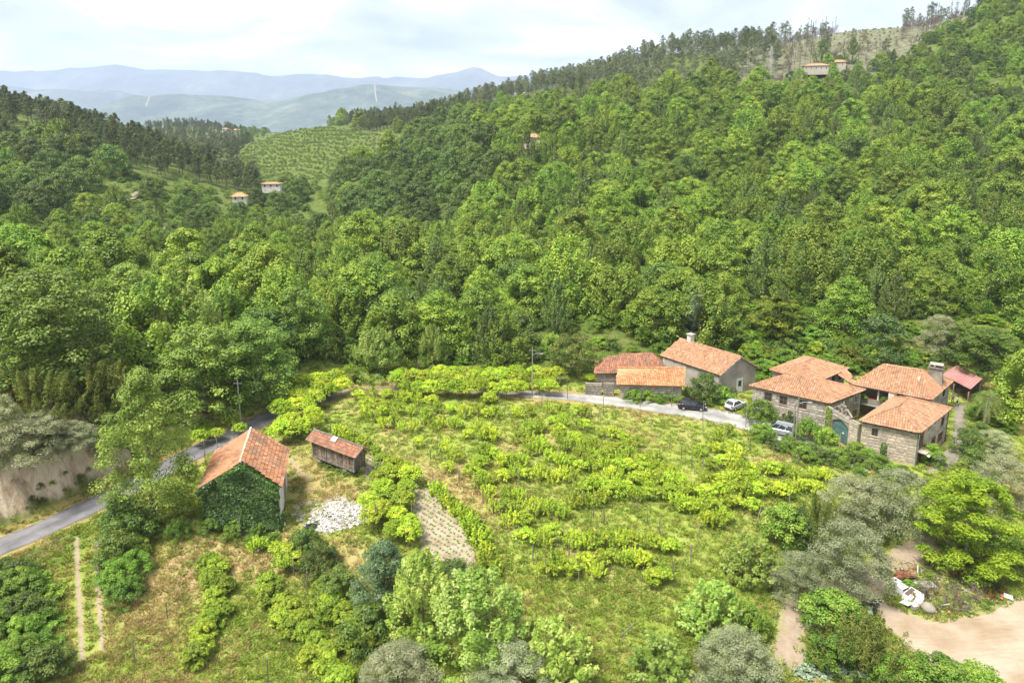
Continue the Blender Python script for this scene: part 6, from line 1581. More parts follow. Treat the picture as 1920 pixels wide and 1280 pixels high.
# ------------------------------------------------------------------ single trees and shrubs
def tree_at(kind, u, vb, vt_, wpx, name, label, cat, group=None):
    p = gp(u, vb); k = KIND[kind][0]
    H = at_y(u, vt_, p[1])[2] - p[2]; d = (np.array(p) - V3(0, 0, CAM_H)); t = d[1] * CP - d[2] * SP
    s = wpx / FPX * t / (2 * k['R'] * 1.02)
    return plant(kind, p[0], p[1], s, name, label, cat, group, sz=H / k['H'])
SINGLE = [
 ('ash', 290, 985, 685, 172, 'ash_tree', 'tall loose-leaved ash tree beside the old road, left of the barn', 'tree'),
 ('near_oak', 385, 775, 605, 200, 'oak_tree', 'big dark green oak beside the road bend behind the ash', 'tree'),
 ('near_oak', 478, 745, 592, 165, 'oak_tree', 'dark green oak overhanging the right side of the road bend', 'tree'),
 ('plane_near', 358, 700, 528, 150, 'plane_tree', 'pale yellow green plane tree rising behind the roadside oaks', 'tree'),
 ('near_oak', 105, 745, 498, 250, 'oak_tree', 'huge broad oak above the rock cutting at far left', 'tree'),
 ('near_oak', 15, 730, 560, 170, 'oak_tree', 'oak at the left picture edge above the cutting', 'tree'),
 ('near_oak', 245, 650, 492, 170, 'oak_tree', 'rounded green oak between the huge oak and the pale plane tree', 'tree'),
 ('near_oak', 560, 668, 535, 135, 'oak_tree', 'green oak right of the roadside oaks at the valley edge', 'tree'),
 ('broom', 190, 800, 688, 180, 'broom_bush', 'large dark round broom bush above the rock cutting', 'bush'),
 ('olive', 62, 868, 775, 150, 'grey_shrub', 'grey green shrub mass hanging over the rock cutting', 'bush'),
 ('olive', 5, 860, 735, 120, 'grey_shrub', 'grey shrub at the left edge above the cutting', 'bush'),
 ('broom', 70, 790, 700, 150, 'broom_bush', 'olive green broom bush behind the grey cutting shrubs', 'bush'),
 ('olive', 130, 845, 790, 105, 'grey_shrub', 'small grey shrub at the right end of the cutting top', 'bush'),
 ('dark_bush', 205, 842, 775, 90, 'dark_shrub', 'dark green shrub at the corner of the rock cutting', 'bush'),
 ('broom_rust', 243, 668, 630, 60, 'rusty_broom', 'rust coloured broom between the left oaks', 'bush'),
 ('broom_rust', 205, 715, 680, 70, 'rusty_broom', 'rusty yellow broom in front of the huge left oak', 'bush'),
 ('broom_rust', 25, 760, 715, 90, 'rusty_broom', 'brownish broom at the left edge', 'bush'),
 ('dark_bush', 240, 1015, 925, 110, 'dark_shrub', 'dark shrub below the roadside ash', 'bush'),
 ('dark_bush', 225, 1060, 990, 90, 'dark_shrub', 'dark shrub on the slope below the old road', 'bush'),
 ('bush', 225, 1105, 1050, 66, 'green_shrub', 'green shrub right of the twin wheel tracks', 'bush'),
 ('bush', 335, 1008, 970, 45, 'green_shrub', 'bright shrub left of the ivy gable', 'bush'),
 ('cypress', 722, 1150, 1010, 120, 'cypress_tree', 'dark grey green feathery conifer below the rubble', 'tree'),
 ('dark_bush', 640, 1120, 1060, 90, 'dark_shrub', 'dark shrub on the bank left of the feathery conifer', 'bush'),
 ('dark_bush', 600, 1070, 1015, 80, 'dark_shrub', 'dark shrub on the bank under the white rubble', 'bush'),
 ('dark_bush', 575, 1030, 985, 60, 'dark_shrub', 'grey green shrub beside the barn corner and rubble', 'bush'),
 ('dark_bush', 690, 1200, 1130, 110, 'dark_shrub', 'dark shrub below the feathery conifer', 'bush'),
 ('dark_bush', 850, 1090, 1050, 90, 'dark_shrub', 'dark bush at the lower end of the tilled plot', 'bush'),
 ('plane_near', 795, 1195, 1032, 145, 'plane_tree', 'pale leaved plane tree in the foreground, left twin', 'tree'),
 ('plane_near', 895, 1245, 1068, 205, 'plane_tree', 'pale leaved plane tree in the foreground, broad right twin', 'tree'),
 ('olive', 752, 1315, 1212, 170, 'olive_tree', 'silver grey olive at the bottom, left of the other', 'tree'),
 ('olive', 955, 1312, 1208, 160, 'olive_tree', 'silver grey olive at the bottom below the plane twins', 'tree'),
 ('plane_shrub', 1045, 1275, 1165, 130, 'plane_sapling', 'bushy plane sapling right of the bottom olive', 'tree'),
 ('plane_shrub', 1235, 1280, 1190, 115, 'plane_sapling', 'pale bushy plane sapling at the bottom of the meadow', 'tree'),
 ('plane_shrub', 1332, 1185, 1090, 115, 'plane_sapling', 'pale round plane sapling at the meadow right edge', 'tree'),
 ('olive', 1378, 1295, 1188, 175, 'olive_tree', 'silver grey olive at the bottom right of the meadow', 'tree'),
 ('plane_shrub', 1404, 1088, 1000, 98, 'plane_sapling', 'pale plane sapling beside the grey right olives', 'tree'),
 ('olive', 1490, 1118, 1035, 115, 'olive_tree', 'small olive over the mouth of the dirt track', 'tree'),
 ('olive', 1588, 1110, 973, 155, 'olive_tree', 'large silver olive left of the junk heap', 'tree'),
 ('olive', 1600, 990, 892, 145, 'olive_tree', 'silver olive behind the large one near the junk', 'tree'),
 ('olive', 1675, 990, 878, 150, 'olive_tree', 'silver olive left of the big bright walnut', 'tree'),
 ('walnut', 1808, 1060, 882, 200, 'walnut_tree', 'big bright green walnut tree behind the junk heap', 'tree'),
 ('olive', 1872, 950, 850, 120, 'olive_tree', 'silver olive at the right edge behind the walnut', 'tree'),
 ('olive', 1862, 852, 805, 80, 'olive_tree', 'silver olive below the palm', 'tree'),
 ('plane', 1935, 800, 640, 130, 'plane_tree', 'bright plane tree at the right edge behind the palm', 'tree'),
 ('holm', 1650, 680, 588, 110, 'evergreen_oak', 'very dark round evergreen behind the courtyard house', 'tree'),
 ('yellow_tree', 1450, 640, 548, 110, 'acacia_tree', 'olive yellow rounded tree behind the big front roof', 'tree'),
 ('clipped', 1590, 690, 649, 72, 'round_shrub', 'neat round yellow green shrub behind the farm roofs', 'bush'),
 ('willow', 1636, 600, 498, 62, 'willow_tree', 'feathery olive willow above the dark evergreen, left', 'tree'),
 ('willow', 1675, 605, 510, 62, 'willow_tree', 'feathery olive willow above the dark evergreen, right', 'tree'),
 ('olive', 1757, 668, 588, 85, 'grey_shrub', 'grey flowering shrub behind the courtyard house chimney', 'tree'),
 ('near_oak', 1852, 705, 612, 130, 'oak_tree', 'green oak behind the pink roofed shed', 'tree'),
 ('near_oak', 1795, 670, 600, 90, 'oak_tree', 'smaller green oak left of the shed oak', 'tree'),
 ('plane_near', 710, 708, 612, 100, 'plane_tree', 'small rounded plane tree behind the meadow, left', 'tree'),
 ('plane_near', 812, 694, 607, 58, 'plane_tree', 'slim young plane tree behind the back pergola', 'tree'),
 ('willow', 918, 690, 575, 72, 'willow_tree', 'feathery willow in front of the wood edge', 'tree'),
 ('plane', 948, 690, 588, 92, 'plane_tree', 'rounded plane tree beside the feathery willow', 'tree'),
 ('chestnut', 1077, 706, 622, 100, 'chestnut_tree', 'round brownish green chestnut tree left of the low brown roof', 'tree'),
 ('dark_bush', 1318, 752, 695, 70, 'flowering_bush', 'dark bush with the black car parked in front', 'bush'),
 ('hedge_bush', 1352, 752, 722, 50, 'garden_shrub', 'green shrub left of the pale hatchback', 'bush'),
 ('clipped', 1370, 738, 720, 24, 'round_shrub', 'small clipped round shrub by the white door', 'bush'),
 ('bush', 1425, 790, 745, 62, 'garden_shrub', 'vine covered shrub at the left corner of the granite farmhouse', 'bush'),
 ('bush', 1436, 824, 792, 40, 'garden_shrub', 'green shrub in front of the silver van', 'bush'),
 ('dark_bush', 1478, 800, 768, 30, 'garden_shrub', 'dark shrub against the wall behind the silver van', 'bush'),
 ('bush', 1515, 828, 782, 55, 'garden_shrub', 'bright shrub against the granite farmhouse, left of two', 'bush'),
 ('bush', 1548, 838, 800, 50, 'garden_shrub', 'bright shrub against the granite farmhouse, nearest the gate', 'bush'),
 ('bush', 1560, 1190, 1112, 140, 'green_shrub', 'dark leaved spreading shrub beside the dirt track', 'bush'),
 ('broom', 1612, 1262, 1160, 170, 'broom_bush', 'spiky broom bush at the yard left edge', 'bush'),
 ('bush', 1560, 1250, 1190, 90, 'green_shrub', 'bright shrub left of the spiky broom', 'bush'),
 ('bush', 1690, 1290, 1235, 110, 'green_shrub', 'yellow green shrub at the bottom of the yard, left', 'bush'),
 ('bush', 1760, 1300, 1235, 130, 'green_shrub', 'yellow green shrub at the bottom of the yard, middle', 'bush'),
 ('bush', 1835, 1310, 1250, 110, 'green_shrub', 'yellow green shrub at the bottom of the yard, right', 'bush'),
 ('bush', 1470, 1020, 945, 100, 'green_shrub', 'green shrub at the meadow edge above the small sapling', 'bush'),
 ('holm', 1490, 1020, 950, 80, 'dark_shrub', 'dark hollow shrub between the sapling and the silver olives', 'bush'),
 ('broom', 1525, 1025, 940, 90, 'broom_bush', 'upright olive green broom left of the silver olives', 'bush'),
 ('bush', 1405, 1190, 1130, 80, 'green_shrub', 'green shrub right of the round plane sapling', 'bush'),
 ('bush', 1745, 870, 830, 50, 'garden_shrub', 'green shrub beside the gravel path', 'bush'),
 ('dark_bush', 1812, 850, 800, 60, 'garden_shrub', 'dark shrub right of the gravel path under the palm', 'bush'),
 ('dark_bush', 1828, 890, 840, 70, 'garden_shrub', 'dark shrub right of the gravel path, lower one', 'bush'),
 ('bush', 1880, 1060, 1000, 80, 'green_shrub', 'yellow green shrub right of the walnut tree', 'bush'),
]
for a in SINGLE: tree_at(*a)
def scatter_shrubs(poly, n, kinds_, s0, s1, name, look, grp, marks, mind=1.1, cat='bush'):
    P = np.array(poly, float); items = []; got = []; tries = 0
    while len(got) < n and tries < 4000:
        tries += 1
        u = rng.uniform(P[:, 0].min(), P[:, 0].max()); v = rng.uniform(P[:, 1].min(), P[:, 1].max())
        if not in_poly(np.array([u]), np.array([v]), poly)[0]: continue
        p = gp(u, v)
        if any((p[0] - a) ** 2 + (p[1] - b) ** 2 < mind ** 2 for a, b in got): continue
        got.append((p[0], p[1])); s = rng.uniform(s0, s1)
        items.append((plant(kinds_[int(rng.integers(len(kinds_)))], p[0], p[1], s, name, None, cat, None), u, v))
    give_labels(items, look, cat, vt, marks, grp)
M2 = [(20, 1060, 'at the left edge'), (70, 1080, 'below the old road'), (120, 1120, 'left of the wheel tracks'), (40, 1150, 'lower left'), (100, 1200, 'beside the wheel tracks low down'), (30, 1240, 'in the bottom left corner'), (200, 1000, 'below the roadside ash'), (420, 1000, 'below the ivy gable'), (480, 1010, 'under the barn corner')]
scatter_shrubs([(-20, 1090), (40, 1075), (85, 1080), (98, 1130), (88, 1200), (95, 1290), (-20, 1290)], 28, ['bush', 'bracken', 'dark_bush', 'bush'], .7, 1.25, 'wild_bush', 'leafy wild bush', 'wild bushes of the lower left corner', M2)
scatter_shrubs([(212, 1010), (250, 1010), (262, 1060), (235, 1130), (212, 1130)], 9, ['bracken', 'bush'], .6, 1.0, 'bracken_clump', 'bracken clump', 'bracken by the wheel tracks', M2 + [(230, 1120, 'low by the tracks')])
scatter_shrubs([(380, 985), (530, 985), (540, 1010), (470, 1030), (390, 1010)], 10, ['bracken', 'bush'], .4, .7, 'bracken_clump', 'small bracken clump', 'bracken under the ivy gable', M2)
M3 = [(560, 665, 'left of the small round plane tree'), (640, 670, 'behind the trellis vines'), (760, 670, 'behind the back pergola left'), (860, 670, 'behind the back pergola'), (990, 665, 'by the lamp post'), (1180, 655, 'behind the low brown roof'), (1390, 655, 'right of the smoking chimney'), (1440, 680, 'left of the upper farm roof'), (1500, 660, 'above the upper farm roof'), (1560, 640, 'under the willows'), (1700, 670, 'behind the courtyard roof'), (1760, 690, 'behind the stone chimney'), (1850, 740, 'near the palm'), (1900, 760, 'at the right edge')]
scatter_shrubs([(545, 650), (700, 650), (900, 655), (1040, 650), (1040, 685), (900, 680), (740, 682), (640, 680), (560, 680)], 30, ['bush', 'bracken', 'dark_bush', 'plane_shrub'], .6, 1.0, 'edge_bush', 'leafy bush', 'bushes along the wood edge', M3, 1.6)
scatter_shrubs([(1365, 645), (1440, 630), (1520, 640), (1640, 650), (1720, 665), (1760, 680), (1760, 695), (1660, 678), (1560, 665), (1480, 675), (1440, 690), (1420, 680)], 36, ['bush', 'vine_big', 'dark_bush', 'hedge_bush'], .8, 1.35, 'garden_bush', 'bright leafy bush', 'bushes behind the farmhouses', M3, 1.5)
scatter_shrubs([(1820, 740), (1915, 760), (1915, 900), (1830, 830)], 14, ['bush', 'dark_bush', 'bracken'], .7, 1.2, 'garden_bush', 'leafy garden bush', 'bushes near the palm', M3 + [(1870, 850, 'below the palm'), (1905, 880, 'low at the right edge')], 1.5)
M4 = [(1425, 815, 'below the pale hatchback'), (1470, 835, 'below the silver van'), (1520, 850, 'left of the gate'), (1560, 860, 'below the green gate'), (1610, 865, 'at the front farmhouse corner'), (1660, 880, 'below the front farmhouse'), (1700, 890, 'at the front farmhouse door')]
scatter_shrubs([(1412, 815), (1470, 828), (1530, 850), (1570, 858), (1600, 850), (1640, 868), (1715, 888), (1700, 905), (1620, 892), (1540, 878), (1470, 850), (1415, 825)], 26, ['hedge_bush', 'bush', 'dark_bush'], .5, .85, 'hedge_bush', 'hedge bush', 'hedge bushes along the lane', M4, .9)
scatter_shrubs([(1160, 745), (1280, 752), (1280, 758), (1165, 752)], 9, ['hedge_bush', 'bush'], .55, .8, 'hedge_bush', 'hedge bush', 'hedge under the orange roofed shed', [(1180, 748, 'at the garden wall'), (1220, 750, 'under the orange roof'), (1265, 754, 'near the black car')], .8)
scatter_shrubs([(1640, 1070), (1730, 1070), (1860, 1085), (1885, 1110), (1850, 1140), (1740, 1150), (1680, 1120)], 26, ['scrub', 'broom_rust', 'bracken', 'burnt_scrub'], .18, .4, 'weed_clump', 'dry weed clump', 'weeds on the junk heap', [(1660, 1090, 'by the rusty scrap'), (1710, 1120, 'by the white appliances'), (1760, 1130, 'by the pale sack'), (1800, 1110, 'mid heap'), (1850, 1115, 'by the lone white panel')], .5, 'weeds')
scatter_shrubs([(40, 960), (190, 900), (205, 885), (150, 880), (30, 930)], 9, ['scrub', 'broom'], .12, .26, 'rock_plant', 'little tuft', 'tufts on the rock cutting', [(60, 950, 'low on the rock cutting'), (180, 890, 'right on the rock cutting'), (110, 900, 'high on the rock cutting')], .8, 'plant')
# seedlings in the tilled plots
def seedlings():
    V, F, n = [], [], 0; spots = []
    for P, dirn in ((PLOT, None), (PLOT2, None)):
        lo, hi = P.min(0), P.max(0)
        ax = P[3] - P[0] if P is PLOT else P[2] - P[0]; ax = ax / np.linalg.norm(ax); nx = np.array([-ax[1], ax[0]])
        for a in np.arange(-14, 14, .62):
            for b in np.arange(-14, 22, .48):
                q = P.mean(0) + nx * (a + rng.normal() * .05) + ax * (b + rng.normal() * .08)
                spots.append(q) if in_poly(np.array([q[0]]), np.array([q[1]]), P)[0] else None
    S = np.array(spots); k = 9
    C = np.repeat(np.column_stack([S, gz(S[:, 0], S[:, 1]) + .12]), k, 0) + rng.normal(size=(len(S) * k, 3)) * [.07, .07, .05]
    V, F = leaf_geo(C, unit(rng.normal(size=C.shape) * .5 + [0, 0, 1]), .13 + .1 * rng.random(len(C)))
    o = link('seedlings', np_mesh('seedlings', V, F, rnd=np.repeat(rng.random(len(C)), 2)), 'leaf_bracken'); o['kind'] = 'stuff'
seedlings()
# meadow grass
def tuft(h, n, w_, spread, flower=False):
    a = rng.random(n) * 6.283; r = np.sqrt(rng.random(n)) * spread; b = np.stack([np.cos(a) * r, np.sin(a) * r, np.full(n, -.03)], 1)
    d = unit(np.stack([np.cos(a) * .6 + rng.normal(size=n) * .3, np.sin(a) * .6 + rng.normal(size=n) * .3, np.full(n, 1.0)], 1)); hh = h * (.5 + rng.random(n))
    sd_ = unit(np.cross(d, rng.normal(size=(n, 3)))); mid = b + d * (hh * .55)[:, None]; tip = b + d * hh[:, None] + np.stack([np.cos(a), np.sin(a), np.full(n, -.3)], 1) * (hh * .3)[:, None]
    V = np.stack([b - sd_ * w_ * .5, b + sd_ * w_ * .5, mid + sd_ * w_ * .6, mid - sd_ * w_ * .6, tip], 1).reshape(-1, 3); i = np.arange(n)[:, None] * 5
    F = np.hstack([i + [[0, 1, 2]], i + [[0, 2, 3]], i + [[3, 2, 4]]]).reshape(-1, 3)
    return np_mesh('tuft', V, F, rnd=np.repeat(rng.random(n), 3))
GT = []
for k in range(4): m = tuft(.30, 26, .05, .34); m.materials.append(MATS['grass_blade']); GT.append(m)
for k in range(2): m = tuft(.32, 24, .045, .34); m.materials.append(MATS['grass_dry']); GT.append(m)
for k in range(2): m = tuft(.16, 30, .09, .30); m.materials.append(MATS['leaf_bracken']); GT.append(m)
def grass():
    n = 64000; th = rng.uniform(-.9, .9, n); y = np.exp(rng.uniform(math.log(36), math.log(125), n)); x = th * y
    s, pos = poly_dist(x, y, ROADC)
    xs_mid = (x > -26) & (x < -2)
    ok = ((np.abs(s) > 1.85 + .5 * rng.random(n)) | xs_mid) & ((bank(x, y) < .3) | (bank(x, y) > 4.6))
    for P in (YARD, PLOT, PLOT2, LANE): ok &= ~in_poly(x, y, P)
    ok &= ~(in_poly(x, y, DIRT) & (rng.random(n) < .9))
    for W in ([(45, 83), (51, 79.5), (60, 87), (54, 91.5)], [(35, 96.5), (44.5, 89.5), (52, 95), (43, 102)], [(-33.5, 66.8), (-25, 67), (-26.6, 75.9), (-35, 75.4)], [(50, 96), (59, 90), (67, 98), (58, 104)], [(25, 111), (32.6, 101.6), (40, 105), (32, 114.5)], [(13, 105), (25, 105), (25.6, 111), (14, 111)]):
        ok &= ~in_poly(x, y, W)
    for TP in ([(143, 1010), (146, 1080), (150, 1150), (154, 1235)], [(181, 1010), (184, 1080), (187, 1150), (192, 1215)], [(1500, 1140), (1470, 1240)], [(1478, 1140), (1452, 1240)], [(545, 860), (560, 880), (578, 897)]):
        d_, _ = poly_dist(x, y, np.array([gp(u, v) for u, v in TP])); ok &= np.abs(d_) > .42
    x, y = x[ok], y[ok]
    dry = np.maximum.reduce([soft_poly(x, y, P, 4) for P in (DRY1, DRY2, DRY3)]); big = fbm(x, y, 1 / 9.0, 3, 61) + .5
    pd = np.clip(.08 + dry * .5 + np.clip((big - .58) * 4, 0, .6), 0, .95); q = rng.random(len(x))
    idx = np.where(q < pd, rng.integers(4, 6, len(x)), np.where(rng.random(len(x)) < .22, rng.integers(6, 8, len(x)), rng.integers(0, 4, len(x))))
    S = (.6 + .7 * rng.random(len(x))) * np.where(idx >= 6, 1.0, .85); bare = (fbm(x, y, 1 / 3.0, 3, 81) + .5) > .70
    k = ~(bare & (dry > .3))
    x, y, S, idx = x[k], y[k], S[k], idx[k]
    mass('meadow_grass', GT, np.stack([x, y, gz(x, y)], 1), S, S, rng.random(len(x)) * 6.28, idx=idx)
grass()
# ------------------------------------------------------------------ cars
simple_mat('paint_black', [(0.012, 0.013, 0.017), (0.018, 0.019, 0.024)], 1.0, .22, .6)
simple_mat('paint_pale', [(0.40, 0.42, 0.40), (0.45, 0.47, 0.45)], 1.0, .3, .5)
simple_mat('paint_silver', [(0.34, 0.36, 0.38), (0.38, 0.40, 0.42)], 1.0, .3, .5, metal=.4)
simple_mat('tyre_rubber', [(0.015, 0.015, 0.015), (0.025, 0.025, 0.025)], 4.0, .85, .2)
simple_mat('rim_alloy', [(0.38, 0.38, 0.39), (0.46, 0.46, 0.47)], 4.0, .35, .5, metal=.5)
simple_mat('lamp_clear', [(0.55, 0.56, 0.57), (0.6, 0.6, 0.6)], 3.0, .15, .6)
simple_mat('lamp_red', [(0.30, 0.02, 0.015), (0.36, 0.03, 0.02)], 3.0, .2, .6)
simple_mat('plastic_dark', [(0.03, 0.03, 0.032), (0.05, 0.05, 0.05)], 3.0, .6, .3)
def car(x, y, rz, L, W, H, paint, label, van=False):
    z = float(np.interp(0, [0], [max(gz(x, y), 0)])) + .04
    t = empty('parked_car', (x, y, z), rz, label, 'car')
    h = L / 2
    # side outline stations: (x, z_low, z_belt, half width at belt)
    st = [(-h, .42, .78, .78), (-h + .12, .30, .92, .88), (-h + .7, .22, .98, .96), (-.3, .20, .95, 1.0), (h - 1.25, .20, .92, .99), (h - .55, .22, .82, .95), (h - .12, .28, .68, .84), (h, .40, .60, .72)]
    V = []; hw = W / 2
    for (sx, zl, zb, k) in st:
        V += [(sx, -hw * k * .93, zl), (sx, -hw * k, (zl + zb) / 2), (sx, -hw * k * .97, zb - .08), (sx, -hw * k * .88, zb), (sx, hw * k * .88, zb), (sx, hw * k * .97, zb - .08), (sx, hw * k, (zl + zb) / 2), (sx, hw * k * .93, zl)]
    F = []
    for i in range(len(st) - 1):
        for j in range(8): F.append((i * 8 + j, i * 8 + (j + 1) % 8, (i + 1) * 8 + (j + 1) % 8, (i + 1) * 8 + j))
    F += [tuple(range(8)), tuple(range(len(st) * 8 - 8, len(st) * 8))[::-1]]
    b = MB().add(V, F)
    # cabin: bottom ring at the belt, top ring at the roof
    rb, rf = (-h + .18, h - 1.15) if van else (-h + .28, h - 1.25)
    tb, tf = (-h + .34, h - 2.0) if van else (-h + .75, h - 2.15)
    wb, wt = hw * .88, hw * .70
    cv = [(rb, -wb, .93), (rf, -wb, .90), (rf, wb, .90), (rb, wb, .93), (tb, -wt, H - .05), (tf, -wt, H - .03), (tf, wt, H - .03), (tb, wt, H - .05), ((tb + tf) / 2, -wt * 1.02, H), ((tb + tf) / 2, wt * 1.02, H)]
    b.add(cv, [(0, 1, 5, 8, 4), (1, 2, 6, 5), (2, 3, 7, 9, 6), (3, 0, 4, 7), (4, 8, 9, 7), (8, 5, 6, 9)])
    body = b.build('body', paint, t)
    bm = body.modifiers.new('soft', 'BEVEL'); bm.width = .05; bm.segments = 2; bm.limit_method = 'ANGLE'
    cv = [Vector(q) for q in cv]
    def pane(a, b_, c, d, out, name, m=.14):
        q = [Vector(a), Vector(b_), Vector(c), Vector(d)]; ce = sum(q, Vector()) / 4
        q = [ce + (p - ce) * (1 - m) + Vector(out) * .012 for p in q]
        MB().slab([tuple(p) for p in q], .006).build(name, 'window_glass', t)
    def lerp(i, j, f): return cv[i].lerp(cv[j], f)
    pane(cv[1], cv[2], cv[6], cv[5], (.8, 0, .6), 'windscreen', .10); pane(cv[3], cv[0], cv[4], cv[7], (-.9, 0, .4), 'rear_window', .16)
    n = 3
    for s, (i0, i1, j0, j1) in ((-1, (0, 1, 4, 5)), (1, (3, 2, 7, 6))):
        for k in range(n): pane(lerp(i0, i1, k / n), lerp(i0, i1, (k + 1) / n), lerp(j0, j1, (k + 1) / n), lerp(j0, j1, k / n), (0, s, .3), 'side_window', .12)
        MB().box((h - 1.55, s * (hw + .05), .98), (.18, .16, .13)).build('wing_mirror', paint, t)
        MB().box((h - .17, s * hw * .62, .62), (.2, .36, .14)).build('headlight', 'lamp_clear', t)
        MB().box((-h + .06, s * hw * .74, .84 if not van else .95), (.12, .22, .22 if not van else .5)).build('tail_light', 'lamp_red', t)
        for wx in (-h + .8, h - .85):
            wh = MB().tube([(wx, s * (hw - .2), .31), (wx, s * (hw + .01), .31)], [.31, .31], 16).build('wheel', 'tyre_rubber', t)
            MB().tube([(wx, s * (hw - .02), .31), (wx, s * (hw + .025), .31)], [.19, .17], 10).build('rim', 'rim_alloy', wh)
        if van: MB().tube([(tb + .2, s * wt * .92, H + .03), (tf - .1, s * wt * .92, H + .03)], .025, 5).build('roof_rail', 'plastic_dark', t)
    MB().box((-h - .01, 0, .42), (.06, W * .8, .2)).build('rear_bumper', 'plastic_dark', t)
    MB().box((h + .0, 0, .36), (.05, W * .66, .16)).build('grille', 'plastic_dark', t)
    MB().box((-h - .035, 0, .68), (.02, .5, .11)).build('number_plate', 'white_paint', t)
    return t
a, b = at_z(1275, 768, .15), at_z(1324, 771, .1); c = (a + b) / 2
car(c[0], c[1] + .6, math.atan2(b[1] - a[1], b[0] - a[0]) - .08, 4.2, 1.78, 1.5, 'paint_black', 'black hatchback parked on the pale lane below the grey gable house')
c = at_z(1380, 766, .1); car(c[0], c[1] + .4, R(38), 3.9, 1.72, 1.5, 'paint_pale', 'pale silver green hatchback parked beside the granite farmhouse shrubs')
c = at_z(1462, 818, .0); car(c[0] + .1, c[1] + 1.0, R(148), 4.5, 1.8, 1.68, 'paint_silver', 'silver estate van half hidden by a shrub on the lane', van=True)

# ------------------------------------------------------------------ poles and cables
def pole(u, v, h, r, mat, name, label, lamp=False, cross=False, side=1):
    p = gp(u, v); t = empty(name, tuple(p), 0, label, 'pole')
    MB().tube([(0, 0, -.4), (0, 0, h * .5), (0, 0, h)], [r, r * .85, r * .65], 8).build('shaft', mat, t)
    if cross: MB().box((0, 0, h - .5), (1.2, .1, .1)).build('cross_arm', mat, t)
    if lamp:
        la = MB().tube([(0, 0, h - 1.2), (side * .7, -.2, h - .9), (side * 1.1, -.3, h - .9)], .035, 6).build('lamp_arm', 'grey_metal', t)
        MB().box((side * 1.35, -.36, h - .9), (.5, .2, .1), -.2).build('lamp_head', 'grey_metal', la)
    return p + V3(0, 0, h - .4)
t1 = pole(998, 742, 8.0, .11, 'granite_dark', 'lamp_post', 'tall concrete lamp post behind the meadow beside the lane', lamp=True, cross=True)
t2 = pole(1491, 832, 7.0, .11, 'granite_dark', 'lamp_post', 'concrete lamp post in front of the granite farmhouse', lamp=True)
pole(1486, 826, 5.2, .1, 'post_wood', 'wooden_pole', 'wooden pole just left of the farmhouse lamp post')
pole(1330, 700, 3.6, .08, 'post_wood', 'wooden_pole', 'dark pole against the long salmon roof')
pole(1572, 858, 3.4, .07, 'post_wood', 'wooden_pole', 'thin pole in front of the green gate')
t3 = pole(452, 800, 7.0, .13, 'concrete', 'utility_pole', 'grey utility pole beside the road bend', cross=True)
t4 = pole(488, 762, 6.5, .12, 'post_wood', 'utility_pole', 'wooden utility pole under the roadside oaks')
pole(286, 356, 8, .14, 'concrete', 'utility_pole', 'pale utility pole at the far left track')
def cable(a, b, sag, label, r=.018):
    a, b = np.array(a), np.array(b); P = [a + (b - a) * f - V3(0, 0, sag * 4 * f * (1 - f)) for f in np.linspace(0, 1, 13)]
    o = MB().tube([tuple(p) for p in P], r, 4).build('cable', 'tar_black'); tag(o, label, 'cable')
cable(t3, t4, .4, 'black cable between the two poles at the road bend')
cable(t1, t2, 1.0, 'black cable from the meadow lamp post to the farmhouse lamp post')
def pylon(u, v, d, h, label):
    p = at_y(u, v, d); t = empty('pylon', (p[0], p[1], p[2] - 1), .3, label, 'pylon'); b = MB(); w_ = 1.5
    for sx in (-1, 1):
        for sy in (-1, 1): b.tube([(sx * w_, sy * w_, 0), (sx * .35, sy * .35, h)], .1, 4)
    for k in range(6):
        f0, f1 = k / 6, (k + 1) / 6; a0, a1 = w_ * (1 - f0) + .35 * f0, w_ * (1 - f1) + .35 * f1
        for s in (-1, 1): b.tube([(-a0, s * a0, h * f0), (a1, s * a1, h * f1)], .06, 4); b.tube([(s * a0, -a0, h * f0), (s * a1, a1, h * f1)], .06, 4)
    b.build('mast', 'grey_metal', t); MB().box((0, 0, h * .93), (5, .2, .2)).build('cross_arm', 'grey_metal', t); MB().box((0, 0, h * .8), (6, .2, .2)).build('cross_arm', 'grey_metal', t)
pylon(1443, 148, 470, 22, 'slim grey lattice pylon left of the pale hilltop house')
pylon(709, 300, 420, 15, 'slim grey lattice mast beside the terraced hill')
